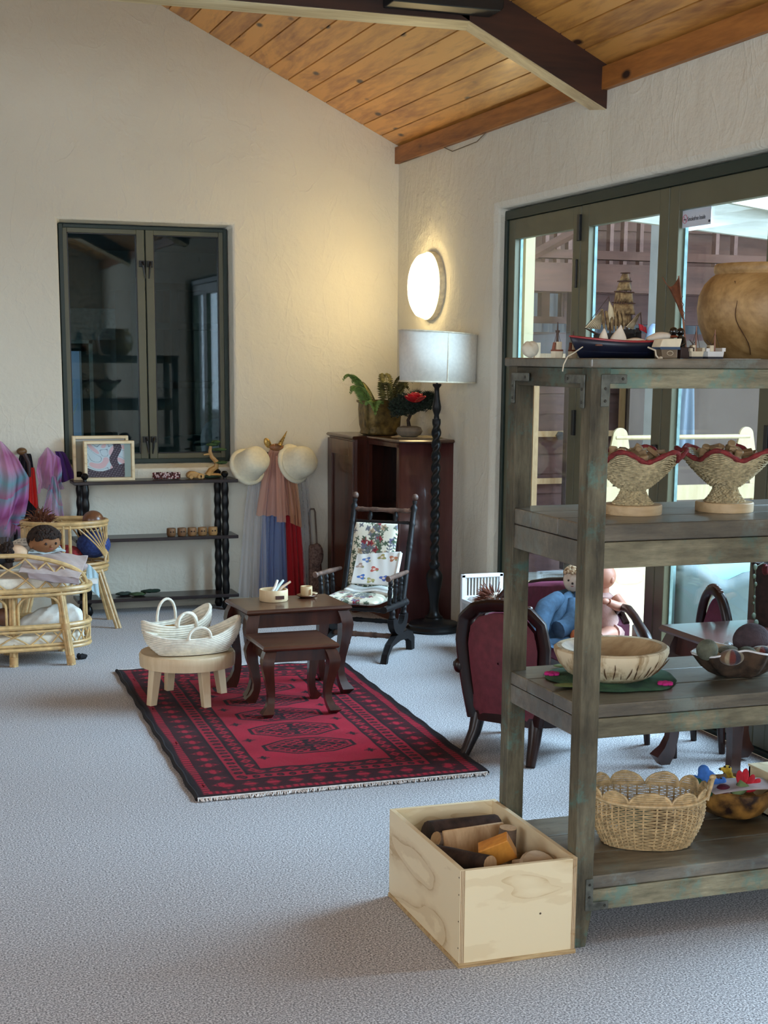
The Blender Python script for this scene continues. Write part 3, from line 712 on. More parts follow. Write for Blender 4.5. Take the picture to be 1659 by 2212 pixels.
# plywood panel and covered sandpit on the deck
a = fy(1329, 1225, 6.9); b = fy(1403, 1320, 6.9)
pp = thing('plywood_crate', 'large pale plywood crate standing on the deck outside', 'crate', (a.x+.2, 6.9, -.03))
part('front_panel', MB().ext((3.62, 6.9, -.03), (4.15, 6.92, .70)), mPly, pp, smooth=0)
part('top_panel', MB().ext((3.62, 6.9, .70), (4.15, 7.4, .715)), mPly, pp, smooth=0)
part('side_panel', MB().ext((3.62, 6.92, -.03), (3.64, 7.4, .70)), mPly, pp, smooth=0)
part('side_panel', MB().ext((4.13, 6.92, -.03), (4.15, 7.4, .70)), mPly, pp, smooth=0)
sp = thing('covered_sandpit', 'dark green-grey tarpaulin cover with wavy edge outside the doors', 'sandpit cover', (4.2, 5.9, -.03))
a = fy(1400, 1330, 5.75)
def tarp(u, v):
    X = 3.36+u*1.5
    zt_ = .60+.03*math.cos(u*9)-.06*u-(.07*math.exp(-((u-.16)/.06)**2))
    return (X, 5.75-.04*math.sin(u*11)*v, -.03+(1-v)*(zt_+.03))
part('tarpaulin', MB().surf(tarp, 40, 10), plain('green_grey_tarp', S(74, 88, 88), .55, .12, 5), sp, solid=.012)
part('sandpit_rim', MB().ext((3.36, 5.8, -.03), (4.9, 5.84, .80)), plain('pale_blue_board', S(176, 214, 216), .5, .03, 4), sp, smooth=0)
part('sandpit_side', MB().ext((4.86, 5.84, -.03), (4.9, 6.6, .55)), mStrip, sp, smooth=0)

# ------------------------------------------------------------------ next room seen through the gable window
YN = 12.2
fwx0, fwx1 = fy(100, 800, YN).x, fy(192, 800, YN).x
fz0, fz1 = fy(170, 965, YN).z, fy(170, 742, YN).z
mb = MB(); mb.ext((-2, YG+.26, -.1), (3.24, YN, 0)); struct(part('floor_next', mb, plain('next_carpet', S(110, 112, 112), .95, .1, 90), smooth=0), 'carpet of the next room')
mb = MB(); mb.ext((-2, YN, 0), (fwx0, YN+.15, 2.6)); mb.ext((fwx1, YN, 0), (3.24, YN+.15, 2.6)); mb.ext((fwx0, YN, 0), (fwx1, YN+.15, fz0)); mb.ext((fwx0, YN, fz1), (fwx1, YN+.15, 2.6))
struct(part('wall_next', mb, mNext, smooth=0), 'grey wall of the next room')
mb = MB(); mb.ext((3.16, YG+.26, 0), (3.24, YN, 2.6)); struct(part('wall_next_side', mb, mNext, smooth=0), 'side wall of the next room')
mb = MB(); mb.ext((-2.1, YG+.26, 0), (-2, YN, .9)); mb.ext((-2.1, YG+.26, 2.3), (-2, YN, 2.6)); struct(part('wall_next_left', mb, mNext, smooth=0), 'far side wall of the next room')
mb = MB(); mb.ext((-2, YG+.2, 2.32), (3.24, YN+.1, 2.4)); struct(part('ceiling_next', mb, mNext, smooth=0), 'ceiling of the next room')
w2 = struct(thing('window_2', 'narrow dark framed window in the next room', 'window', (fwx1, YN, fz0))); del w2['category']
mb = MB(); mb.ext((fwx1-.06, YN-.02, fz0), (fwx1, YN+.1, fz1)); mb.ext((fwx0, YN-.02, fz1-.06), (fwx1, YN+.1, fz1)); mb.ext((fwx0, YN-.02, fz0), (fwx1, YN+.1, fz0+.03)); part('window_frame', mb, mDkGreen, w2, smooth=0)
mb = MB(); mb.ext((fwx1, YN-.03, fz0-.05), (fwx1+.03, YN+.0, fz1+.03)); mb.ext((fwx0, YN-.03, fz1), (fwx1+.03, YN, fz1+.03)); part('reveal_edge', mb, plain('pale_reveal', S(206, 216, 210), .8), w2, smooth=0)
tf = struct(thing('fence_next', 'blue-grey timber fence outside the next room', 'fence', (1.4, 13.3, 0))); del tf['category']
for k in range(9):
    xx = fwx0-.3+k*.13
    part('fence_board', MB().ext((xx, 13.4, -.1), (xx+.122, 13.42, 1.62)), plain('blue_grey_fence', S(176, 196, 226), .8, .12, 12, stretch=(1, 1, .15)), tf, smooth=0)
pl = thing('garden_shrub', 'bare pale branches with bright green leaves outside the far window', 'shrub', (fwx1-.15, 12.9, 0))
mBranch = plain('pale_branch', S(206, 216, 206), .7); mLeaf = plain('bright_leaf', S(120, 190, 110), .6)
bx = fwx1-.2
for k, (dx, h) in enumerate(((.16, 1.28), (.10, 1.12), (.19, 1.1), (-.05, 1.2), (.03, 1.0))):
    part('branch', MB().tube([(bx-.02, 12.9, 0), (bx, 12.9, .55), (bx+dx*.4, 12.88, .55+(h-.55)*.5), (bx+dx, 12.86, h)], [.014, .012, .008, .004], 6), mBranch, pl)
mb = MB()
for k in range(38):
    q = Vector((bx-.02+random.uniform(-.1, .1), 12.84+random.uniform(-.05, .03), random.uniform(.66, .98)))
    mb.ell(q, (.035, .008, .014), rot('Y', random.uniform(-1.2, 1.2)) @ rot('Z', random.uniform(-1, 1)), 6, 4)
part('leaves', mb, mLeaf, pl)['kind'] = 'stuff'
so = thing('teal_sofa', 'dark teal velvet sofa in the next room', 'sofa', (2.1, 9.6, 0))
mTeal = plain('teal_velvet', S(24, 66, 70), .6, .15, 20, sheen=.6)
part('backrest', MB().ell((2.1, 9.95, .78), (.62, .10, .20), su=20, sv=10), mTeal, so)
part('seat', MB().ext((1.5, 9.6, .2), (2.7, 10.0, .62)), mTeal, so, bevel=.05)
part('base', MB().ext((1.54, 9.63, .0), (2.66, 9.98, .2)), mTeal, so, smooth=0)
struct(part('window_bench', MB().ext((1.2, 9.11, 0), (3.1, 9.5, .80)), mNext, smooth=0), 'low bench under the window in the next room')
mGreyC = plain('grey_linen_cushion', S(122, 132, 142), .9, .12, 30, bump=.3, bscale=90)
c = fy(462, 925, 9.38)
o = part('cushion', MB().ell((c.x+.05, 9.40, .80+.155), (.14, .06, .16), rot('Y', .35), 20, 12, fn=lambda p: 1+.08*math.sin(3*math.atan2(p.z, p.x))), mGreyC); tag(o, 'grey linen cushion propped on the teal sofa', 'cushion')
c = fy(452, 872, 9.52)
o = part('knit_throw', MB().ell((c.x+.08, 9.56, c.z-.02), (.10, .05, .20), rot('Y', .2), 16, 10, fn=lambda p: 1+.05*math.sin(9*math.atan2(p.z, p.x))), plain('fluffy_brown_throw', S(86, 82, 72), .95, .25, 40, bump=.5, bscale=60)); tag(o, 'dark fluffy throw standing up behind the grey cushion', 'throw')
c = fy(410, 978, 9.3)
o = part('sheepskin', MB().ell((c.x, 9.32, .845), (.15, .07, .05), rot('Y', -.2), 18, 10), plain('brown_fur', S(108, 94, 84), .95, .25, 50, bump=.6, bscale=70)); tag(o, 'brown furry rug piece lying against the window', 'sheepskin')
for k, (px_, py_) in enumerate(((407, 984), (436, 980))):
    c = fy(px_, py_, 9.22)
    o = part('tassel', MB().lathe([(.004, .03), (.012, .02), (.010, .005), (.022, -.035), (.018, -.04)], 10, (c.x, 9.22, .842)), plain('pale_tassel', S(164, 168, 186), .8, .25, 60)); tag(o, ('pale tassel at the tip of the furry rug', 'pale tassel nearest the toy bonsai')[k], 'tassel', 'cushion tassels')
# tall shelves added for the shelf unit's reflection in the window glass
bk = thing('reflection_shelves', 'tall grey shelves added for the shelf unit reflected in the window', 'bookcase', (2.3, 11.6, 0))
mGreyW = plain('dim_grey_timber', S(84, 92, 92), .7, .08, 10)
for xx in (1.98, 2.24, 2.62): part('upright', MB().ext((xx, 11.6, 0), (xx+.06, 11.9, 2.05)), mGreyW, bk, smooth=0)
for zz in (.2, .75, 1.25, 1.7, 2.0): part('shelf', MB().ext((1.98, 11.6, zz), (2.68, 11.9, zz+.05)), mGreyW, bk, smooth=0)
ob = thing('grey_cabinet', 'dim grey wall cabinet in the next room', 'cabinet', (1.75, 11.9, 1.3))
part('body', MB().ext((1.5, 11.9, 1.62), (1.86, 12.19, 1.86)), plain('pale_grey_unit', S(170, 178, 176), .7), ob, bevel=.004)
part('lower_unit', MB().ext((1.86, 11.9, .5), (2.0, 12.19, 2.0)), mGreyW, ob, smooth=0)
# ------------------------------------------------------------------ rug with printed-in-the-wool pattern
def rug():
    A, B, C_, D = (fz(427, 1732), fz(1053, 1674), fz(740, 1434), fz(253, 1452))
    nu, nv = 280, 540; W_, L_ = 1.09, 2.13
    u, v = np.meshgrid(np.linspace(0, 1, nu), np.linspace(0, 1, nv))
    a, b, c, d = (np.array(p) for p in (A, B, C_, D))
    P = ((1-u)*(1-v))[..., None]*a+(u*(1-v))[..., None]*b+(u*v)[..., None]*c+((1-u)*v)[..., None]*d
    wob = .004*np.sin(v*23)*(np.abs(u-.5) > .46)
    P[..., 0] += wob; P[..., 2] = .010+.0015*np.sin(u*40)*np.sin(v*61)
    x = u*W_; y = v*L_                       # metres on the rug
    ex = np.minimum(x, W_-x); ey = np.minimum(y, L_-y); e = np.minimum(ex, ey)
    along = np.where(ex < ey, y, x)
    red, dk, mid = np.array(S(150, 22, 44)), np.array(S(34, 10, 18)), np.array(S(92, 14, 28))
    C = np.ones((nv, nu, 3))*red
    def put(mask, col): C[mask] = col
    tri = lambda s_, p: np.abs(((s_/p) % 1)-.5)*2
    # borders, from the edge inwards
    put(e < .022, np.array(S(26, 14, 20)))
    b1 = (e >= .022) & (e < .062); put(b1, mid); put(b1 & (tri(along, .026) > .45) & (np.abs(e-.042) < .014), red); put((np.abs(e-.022) < .004) | (np.abs(e-.062) < .005), dk)
    b2 = (e >= .062) & (e < .165); put(b2, dk*.8+mid*.2)
    s_ = (along % .085)/.085-.5; h_ = (e-.113)/.103
    dia = np.abs(s_)*1.15+np.abs(h_)*1.1
    zig = np.floor((np.abs(h_)*9)) % 2 == 0
    put(b2 & (dia < .44), mid); put(b2 & (dia < .34) & zig, red); put(b2 & (dia < .15), red*1.05)
    put(np.abs(e-.165) < .005, dk)
    b3 = (e >= .17) & (e < .225); put(b3, red*.92); s3 = (along % .046)/.046-.5; h3 = (e-.1975)/.05
    put(b3 & (s3**2/.1+h3**2/.13 < 1), dk); put(b3 & (s3**2+h3**2 < .02), mid); put(np.abs(e-.228) < .006, dk)
    b4 = (e >= .232) & (e < .285); put(b4, dk*.7+mid*.3); s4 = (along % .062)/.062-.5; h4 = (e-.2585)/.05
    put(b4 & (np.abs(s4)+np.abs(h4) < .44), red); put(b4 & (np.abs(s4)+np.abs(h4) < .2), mid); put(np.abs(e-.288) < .005, dk)
    # field with a column of octagonal guls
    f = e > .292
    gp = .262; y0 = .43
    gy = ((y-y0) % gp)-gp/2; gx = x-W_/2
    k = (y > y0-.0) & (y < y0+gp*5)
    ox, oy = np.abs(gx)/.185, np.abs(gy)/.112
    octg = np.maximum(np.maximum(ox, oy), (ox+oy)/1.38)
    put(f & k & (octg < 1), dk); put(f & k & (octg < .90), red*.95); put(f & k & (octg < .84), mid*.9)
    inn = f & k & (octg < .78)
    put(inn, red*.9); 
    pat = (np.sin(np.abs(gx)*150)*np.sin(np.abs(gy)*170) > .1)
    put(inn & pat, dk); put(inn & ((np.abs(gx) < .010) | (np.abs(gy) < .006)), dk)
    quad = inn & (gx*gy > 0) & (octg < .5); put(quad & ~pat, mid)
    # little stars between the guls at the field edge
    for sgn in (-1, 1):
        sx = gx-sgn*.213; sy = ((y-y0) % gp); sy = np.minimum(sy, gp-sy)
        put(f & (np.abs(np.abs(sx)-.0)+np.abs(sy) < .028) & ((np.abs(sx) < .004) | (np.abs(sy) < .004) | (np.abs(np.abs(sx)-np.abs(sy)) < .004)), dk)
    nz = np.random.rand(nv, nu)*.22+.89
    C *= nz[..., None]
    # abrash: faint lighter bands across the field
    C *= (1+.08*np.sin(v*37)+.05*np.sin(v*91))[..., None]
    o = thing('rug', 'red and black patterned wool rug under the tables', 'rug', (1.55, 5.9, 0))
    cgrid('pile', P, np.clip(C, 0, 1), dyed('rug_wool', .95, .05, .5, 500, spec=.05), o, solid=.006)
    # dark bound sides and pale fringes
    def edge(p, q, name, mat, r):
        p, q = Vector(p), Vector(q)
        pts = [p.lerp(q, i/60)+Vector((.003*math.sin(i*.9), .003*math.cos(i*1.3), .008)) for i in range(61)]
        part(name, MB().tube(pts, r, 6), mat, o)
    mBind = plain('black_wool_binding', S(24, 14, 20), .95, .2, 60)
    edge(A, D, 'side_binding', mBind, .009); edge(B, C_, 'side_binding', mBind, .009)
    mFr = plain('white_fringe', S(216, 206, 200), .9, .15, 60)
    for (p, q, sg) in ((A, B, -1), (D, C_, 1)):
        mb = MB(); n = 190
        for i in range(n):
            t_ = (i+.5)/n; m_ = Vector(p).lerp(Vector(q), t_)
            L = random.uniform(.010, .020)
            mb.tube([m_+Vector((0, 0, .010)), m_+Vector((random.uniform(-.003, .003), sg*L*.6, .010)), m_+Vector((random.uniform(-.005, .005), sg*L, .004))], .0026, 4)
        mb.tube([Vector(p).lerp(Vector(q), i/40)+Vector((0, 0, .011)) for i in range(41)], .0035, 5)
        part('fringe', mb, mFr, o)['kind'] = 'stuff'
rug()
# ------------------------------------------------------------------ nest of tables with cabriole legs
CABZ = .0135
def cabriole(mb, top, foot, out, zt, r0=.030):
    """square-ish S-curved leg; out = horizontal unit vector pointing outwards"""
    out = Vector((out[0], out[1], 0)); rings = []
    side = Vector((-out.y, out.x, 0))
    prof = [(1.0, 0, 1.0), (.93, .012, 1.08), (.84, .020, 1.05), (.72, .016, .95), (.58, .004, .82), (.44, -.008, .70), (.32, -.014, .62), (.22, -.012, .62), (.14, -.002, .74), (.09, .010, .98), (.065, .016, 1.06), (.03, .012, .78), (0, .008, .58)]
    P0 = Vector((foot[0], foot[1], 0)); P1 = Vector((top[0], top[1], 0))
    for (t_, off, w) in prof:
        c = P0.lerp(P1, t_)+out*off*1.0+Vector((0, 0, CABZ+(zt-CABZ)*t_)); h = r0*w*.62
        # corner-on square section
        rings.append([c+out*h*1.15, c+side*h*1.05+out*h*.1, c-out*h*1.05, c-side*h*1.05+out*h*.1])
    mb.loft([[p for p in r] for r in rings][::-1])
    return mb
def nest_table(label, x0, x1, y0, y1, zt, ang, r0, ap):
    t = thing('nest_table', label, 'table', ((x0+x1)/2, (y0+y1)/2, 0), 'nest of small wooden tables')
    c = Vector(((x0+x1)/2, (y0+y1)/2, 0)); R = rotz(ang)
    w, d = x1-x0, y1-y0
    def L(x, y, z): return c+R @ Vector((x, y, z))
    # moulded top: loft of rectangles
    rings = []
    for (g, z) in ((-.012, zt-.024), (-.002, zt-.020), (.004, zt-.012), (.002, zt-.006), (-.003, zt)):
        rings.append([L(sx*(w/2+g), sy*(d/2+g), z) for sx, sy in ((-1, -1), (1, -1), (1, 1), (-1, 1))])
    part('table_top', MB().loft(rings), mDarkX, t, smooth=0)
    iw, id_ = w/2-.03, d/2-.03
    for (a, b) in (((-iw, -id_), (iw, -id_)), ((iw, -id_), (iw, id_)), ((iw, id_), (-iw, id_)), ((-iw, id_), (-iw, -id_))):
        m_ = L((a[0]+b[0])/2, (a[1]+b[1])/2, zt-.022-ap/2); ln = math.hypot(a[0]-b[0], a[1]-b[1])
        an = math.atan2(b[1]-a[1], b[0]-a[0])+ang
        part('apron', MB().box(m_, (ln, .016, ap), rotz(an)), mDark, t, smooth=0)
    for sx, sy in ((-1, -1), (1, -1), (1, 1), (-1, 1)):
        o = R @ Vector((sx, sy, 0)).normalized()
        q = L(sx*(iw-.006), sy*(id_-.006), 0)
        part('leg', cabriole(MB(), (q.x, q.y), (q.x+o.x*.012, q.y+o.y*.012), o, zt-.024, r0), mDark, t, smooth=50)
    return t
nest_table('larger dark wooden nest table holding the bowl and cup', 1.49, 1.97, 6.17, 6.51, .418, .05, .056, .062)
nest_table('smaller dark wooden nest table standing in front on the rug', 1.49, 1.815, 5.84, 6.165, .318, -.0, .052, .05)
# ------------------------------------------------------------------ round stool
t = thing('round_stool', 'low round pale wooden stool carrying the rope baskets', 'stool', (1.262, 6.30, 0))
part('seat', MB().lathe([(.185, .168), (.207, .172), (.209, .200), (.209, .222), (.203, .231), (0, .231)], 48, (1.262, 6.30, 0)), mBeech, t)
for (x, y) in ((1.087, 6.224), (1.305, 6.121), (1.431, 6.37), (1.214, 6.495)):
    dx, dy = 1.262-x, 6.30-y; q = Vector((x+dx*.12, y+dy*.12, .17)); f = Vector((x, y, .0135)); an = math.atan2(dy, dx)
    rg = []
    for (p, h) in ((f, .0165), (q, .021)):
        rg.append([p+rotz(an) @ Vector((sx*h, sy*h, 0)) for sx, sy in ((-1, -1), (1, -1), (1, 1), (-1, 1))])
    part('leg', MB().loft(rg), mBeech, t, bevel=.002, smooth=0)
# rope moses baskets
mRope = plain('ribbed_cotton_rope', S(232, 224, 206), .9, .08, 40, bump=.2, bscale=200)
def moses(label, c, ang, L, Wd, h, lift, tilt, hand):
    t = thing('rope_basket', label, 'basket', (c[0], c[1], .232), 'rope baskets on the round stool')
    R = rotz(ang) @ rot('Y', tilt)
    rings = []; n = 22
    def ring(k, inner=0.0):
        f = k/(n-1); rr = []
        grow = .72+.28*math.sin(min(1, f*1.25)*PI/2)
        for i in range(44):
            a = 2*PI*i/44
            # one end (positive x) rises to a hood
            ex, ey = math.cos(a), math.sin(a)
            zz = f*(h+lift*max(0, ex)**2.2+.03*max(0, -ex)**3)
            bulge = 1+.014*math.cos(k*PI)         # rope coil ribs
            rr.append(Vector(c)+R @ Vector(((L/2-inner)*grow*bulge*ex, (Wd/2-inner)*grow*bulge*ey, zz+.004)))
        return rr
    outer = [ring(k) for k in range(n)]
    inner = [ring(k, .008) for k in range(n-1, 0, -1)]
    part('rope_wall', MB().loft(outer+inner), mRope, t, smooth=25)
    for s_ in (-1, 1):
        p0 = Vector(c)+R @ Vector((-.05, s_*Wd/2*.98, h)); p1 = Vector(c)+R @ Vector((.05, s_*Wd/2*.98, h+.005))
        pts = []
        for i in range(15):
            f = i/14; a = PI*f
            pts.append(p0.lerp(p1, .5-.5*math.cos(a))+Vector((0, -.01*s_*math.sin(a), (hand if s_ > 0 else hand*.55)*math.sin(a)**.8)))
        part('handle', MB().tube(pts, .0065, 8), mRope, t)
    return t
moses('cream rope doll basket at the front of the round stool', (1.275, 6.232, .232), .12, .435, .19, .075, .075, 0, .085)
moses('cream rope doll basket with raised handles at the back of the stool', (1.235, 6.385, .232), .42, .36, .165, .105, .07, 0, .10)
mb = MB(); 
o = part('doll_blanket', MB().ell((1.20, 6.37, .30), (.075, .05, .035), rotz(.4), 16, 10, fn=lambda p: 1+.12*math.sin(p.x*9)*math.cos(p.y*7)), plain('mustard_cloth', S(164, 122, 58), .9, .2, 40)); tag(o, 'mustard blanket crumpled in the back rope basket', 'blanket')
o = part('soft_doll', MB().ell((1.335, 6.235, .275), (.03, .026, .026), None, 16, 10), plain('cream_doll_skin', S(226, 208, 178), .9, .05, 30)); tag(o, 'cream doll head lying in the front rope basket', 'doll')
o = part('knitted_toy', MB().ell((1.21, 6.24, .268), (.032, .022, .024), rotz(.6), 12, 8, fn=lambda p: 1+.1*math.sin(9*p.x)), plain('ochre_knit', S(186, 146, 84), .9, .2, 90)); tag(o, 'small ochre toy lying in the front rope basket', 'toy')
# ------------------------------------------------------------------ things on the larger nest table
mLW = wood('pale_turned_wood', S(226, 202, 164), S(200, 170, 126), 'Z', 8, .5, bump=.02)
c = fz(591, 1297, .419)
t = thing('wooden_bowl', 'straight-sided pale wooden bowl holding three spoons', 'bowl', (c.x, c.y, .419))
part('bowl', MB().lathe([(0, .001), (.062, .001), (.065, .006), (.065, .05), (.063, .053), (.058, .053), (.057, .012), (0, .010)], 40, (c.x, c.y, .418)), mLW, t)
part('name_plate', MB().box((c.x+.012, c.y-.0655, .441), (.04, .004, .016)), plain('brown_plate', S(70, 40, 28), .5), t, bevel=.001)
for k, (dx, dz, cc) in enumerate(((.028, .075, S(232, 226, 214)), (.055, .074, S(196, 208, 206)), (.088, .066, S(196, 160, 128)))):
    o = part('toy_spoon', MB().tube([(c.x-.02+k*.012, c.y+.0, .434), (c.x+dx*.5, c.y+.02, .434+dz*.6), (c.x+dx, c.y+.035, .43+dz)], [.006, .007, .0055], 8), plain('spoon_%d' % k, cc, .5, .05, 30))
    tag(o, ('white toy spoon leaning in the pale bowl', 'pale blue-grey toy spoon leaning in the pale bowl', 'light wooden toy spoon leaning lowest in the pale bowl')[k], 'spoon', 'toy spoons in the bowl')
c2 = fz(662, 1290, .419)
mBr = wood('walnut_saucer', S(110, 66, 40), S(70, 38, 22), 'X', 10, .45)
o = part('saucer', MB().lathe([(0, .001), (.028, .001), (.046, .010), (.045, .013), (.026, .006), (0, .006)], 32, (c2.x, c2.y, .418)), mBr); tag(o, 'dark wooden saucer under the toy cup', 'saucer')
t = thing('wooden_cup', 'small pale wooden cup standing on the dark saucer', 'cup', (c2.x, c2.y, .425))
part('cup', MB().lathe([(0, .0), (.024, .0), (.027, .008), (.027, .042), (.0265, .046), (.022, .046), (.022, .01), (0, .008)], 28, (c2.x, c2.y, .4245)), mLW, t)
part('handle', MB().box((c2.x+.012, c2.y-.027, .447), (.007, .016, .026), rotz(.2), .8), mLW, t, bevel=.002)
o = part('saucer', MB().lathe([(0, .001), (.02, .001), (.033, .009), (.032, .012), (.018, .005), (0, .005)], 28, (c2.x+.035, c2.y+.055, .418)), mLW); tag(o, 'pale wooden saucer behind the toy cup', 'saucer')
# ------------------------------------------------------------------ plywood box of wood offcuts
bx0, bx1, by0, by1, bh_ = 1.320, 1.640, 3.232, 3.765, .256
t = thing('plywood_box', 'open plywood box of wood offcuts beside the old shelf', 'box', ((bx0+bx1)/2, (by0+by1)/2, 0))
th = .013
part('front_panel', MB().ext((bx0+th, by0, .011), (bx1-th, by0+th, bh_-.002)), mPly, t, bevel=.0008, smooth=0)
part('back_panel', MB().ext((bx0+th, by1-th, .011), (bx1-th, by1, bh_)), mPly, t, bevel=.0008, smooth=0)
part('side_panel', MB().ext((bx0, by0, .011), (bx0+th, by1, bh_)), mPlyY, t, bevel=.0008, smooth=0)
part('side_panel', MB().ext((bx1-th, by0, .011), (bx1, by1, bh_)), mPlyY, t, bevel=.0008, smooth=0)
part('base_panel', MB().ext((bx0-.003, by0-.004, 0), (bx1+.001, by1, .011)), mPlyEdge, t, bevel=.0008, smooth=0)
# visible end-grain laminations at the front corner
for xx in (bx0, bx1-th):
    for k in range(3):
        part('ply_layer', MB().ext((xx+.002+k*.004, by0-.0006, .012), (xx+.0036+k*.004, by0+.001, bh_-.001)), plain('ply_dark_layer', S(140, 104, 66), .7), t, smooth=0)
mNail = plain('nail_head', S(88, 70, 52), .6)
for zz in (.05, .12, .19, .235): part('nail', MB().lathe([(0, 0), (.0022, 0), (.0018, .0008), (0, .0008)], 10, M=rot('Y', -PI/2), c=(bx0, by0+.008, zz)), mNail, t)
part('nail', MB().lathe([(0, 0), (.003, 0), (.0024, .0008), (0, .0008)], 10, M=rot('X', PI/2), c=(bx0+.22, by0, .118)), mNail, t)
# offcuts
mBark = plain('dark_bark', S(62, 44, 36), .9, .3, 40, bump=.6, bscale=60, stretch=(1, 1, .3))
mGreyBark = plain('grey_bark', S(112, 92, 76), .9, .25, 40, bump=.5, bscale=60)
mCut = wood('cut_end', S(214, 180, 138), S(174, 132, 90), 'Z', 14, .7)
mOrange = wood('varnished_offcut', S(222, 152, 66), S(168, 98, 34), 'Z', 9, .4, coat=.2)
mGreyW2 = wood('grey_offcut', S(196, 176, 150), S(150, 126, 100), 'X', 9, .7)
def log(name, a, b, r, mat, label, r2=None):
    a, b = Vector(a), Vector(b); d = (b-a).normalized()
    t = thing(name, label, 'wood block', a, 'wood offcuts in the plywood box')
    part('bark', MB().tube([a, a.lerp(b, .33), a.lerp(b, .66), b], [r, r*1.03, r*.98, r2 or r], 14, cap=False), mat, t)
    for e, q, rr in ((a, -d, r), (b, d, r2 or r)):
        part('cut_face', MB().tube([e-q*.002, e+q*.001], rr*.985, 14), mCut, t)
    return t
X0, Y0b, UP = bx0+th, by0+th, .045
log('branch_piece', (X0+.03, Y0b+.30, .150+UP), (X0+.115, Y0b+.10, .175+UP), .024, mBark, 'dark-barked branch lying along the left of the offcuts')
log('branch_piece', (X0+.245, Y0b+.30, .11+UP), (X0+.25, Y0b+.295, .20+UP), .026, mGreyBark, 'upright branch stub with pale top in the offcuts', .024)
log('branch_piece', (X0+.105, Y0b+.37, .15+UP), (X0+.065, Y0b+.36, .165+UP), .022, mGreyBark, 'pale round branch end at the back of the offcuts')
log('branch_piece', (X0+.21, Y0b+.24, .14+UP), (X0+.19, Y0b+.19, .16+UP), .026, mCut, 'pale round slice behind the orange block')
log('branch_piece', (X0+.13, Y0b+.055, .10+UP), (X0+.17, Y0b+.10, .16+UP), .02, mBark, 'dark split stick under the orange block')
t = thing('log_half', 'large split log with bark lying at the back of the box', 'wood block', (X0+.16, Y0b+.40, .12+UP), 'wood offcuts in the plywood box')
R = rotz(.25)
part('bark', MB().loft([[Vector((X0+.16+s_*.10, Y0b+.40, .13+UP))+R @ Vector((0, .045*math.cos(a), .075*math.sin(a))) for a in [PI*k/9 for k in range(10)]] for s_ in (-1, -.4, .3, 1)]), mBark, t)
part('split_face', MB().box((X0+.175, Y0b+.352, .155+UP), (.19, .012, .075), rotz(.12) @ rot('X', -.25)), mCut, t, bevel=.004)
o = part('varnished_block', MB().box((X0+.165, Y0b+.17, .185+UP), (.085, .045, .062), rotz(-.5) @ rot('Y', -.45) @ rot('X', .3)), mOrange, bevel=.003, smooth=0); tag(o, 'orange varnished wood block on top of the offcuts', 'wood block', 'wood offcuts in the plywood box')
o = part('wood_wedge', MB().box((X0+.115, Y0b+.03, .165+UP), (.022, .085, .028), rotz(.5) @ rot('X', -.5)), mCut, bevel=.006); tag(o, 'bent pale branch end at the front of the offcuts', 'wood block', 'wood offcuts in the plywood box')
o = part('wood_wedge', MB().prism([(0, 0), (.07, .0), (.055, .05), (.015, .055)], -.02, .02, M4((X0+.185, Y0b+.09, .125+UP), rotz(.3) @ rot('X', 1.2))), mGreyW2, bevel=.003, smooth=0); tag(o, 'grey-brown wedge of wood between bark pieces', 'wood block', 'wood offcuts in the plywood box')
o = part('wood_disc', MB().lathe([(0, -.01), (.055, -.01), (.06, 0), (.055, .01), (0, .01)], 28, M=rotz(.3) @ rot('X', .75), c=(X0+.235, Y0b+.055, .16+UP)), mGreyW2); tag(o, 'pale round wood slice leaning at the front of the box', 'wood block', 'wood offcuts in the plywood box')
o = part('wood_lump', MB().ell((X0+.262, Y0b+.12, .15+UP), (.03, .045, .035), None, 12, 8, fn=lambda p: 1+.1*math.sin(5*p.x+3*p.y)), mGreyBark); tag(o, 'rough grey wood lump by the right side of the box', 'wood block', 'wood offcuts in the plywood box')
random.seed(11)
n_ = 0
for gy in range(4):     # offcuts filling the box below
    for gx in range(3):
        p = (X0+.055+.09*gx+random.uniform(-.012, .012), Y0b+.07+.12*gy+random.uniform(-.02, .02), random.uniform(.10, .155))
        o = part('offcut', MB().box(p, (random.uniform(.055, .08), random.uniform(.035, .05), random.uniform(.03, .045)), Euler((random.uniform(-.5, .5), random.uniform(-.5, .5), random.uniform(0, 3))).to_matrix()), (mBark, mGreyW2, mCut, mGreyBark)[(gx+gy) % 4], bevel=.004, smooth=0)
        tag(o, '%s offcut low in the box, %s, %s' % (('dark bark', 'grey wood', 'tan cut-wood', 'grey bark')[(gx+gy) % 4], ('left column', 'middle column', 'right column')[gx], ('front row', 'second row', 'third row', 'back row')[gy]), 'wood block', 'wood offcuts in the plywood box')
mb = MB()
for k in range(24):
    mb.box((X0+.05+.065*(k % 4), Y0b+.06+.08*(k//4), .052), (.06, .07, .075), rotz(k*.7))
o = part('wood_offcuts', mb, mGreyBark, smooth=0); o['kind'] = 'stuff'; tag(o, 'jumbled wood offcuts filling the bottom of the plywood box', 'wood offcuts')
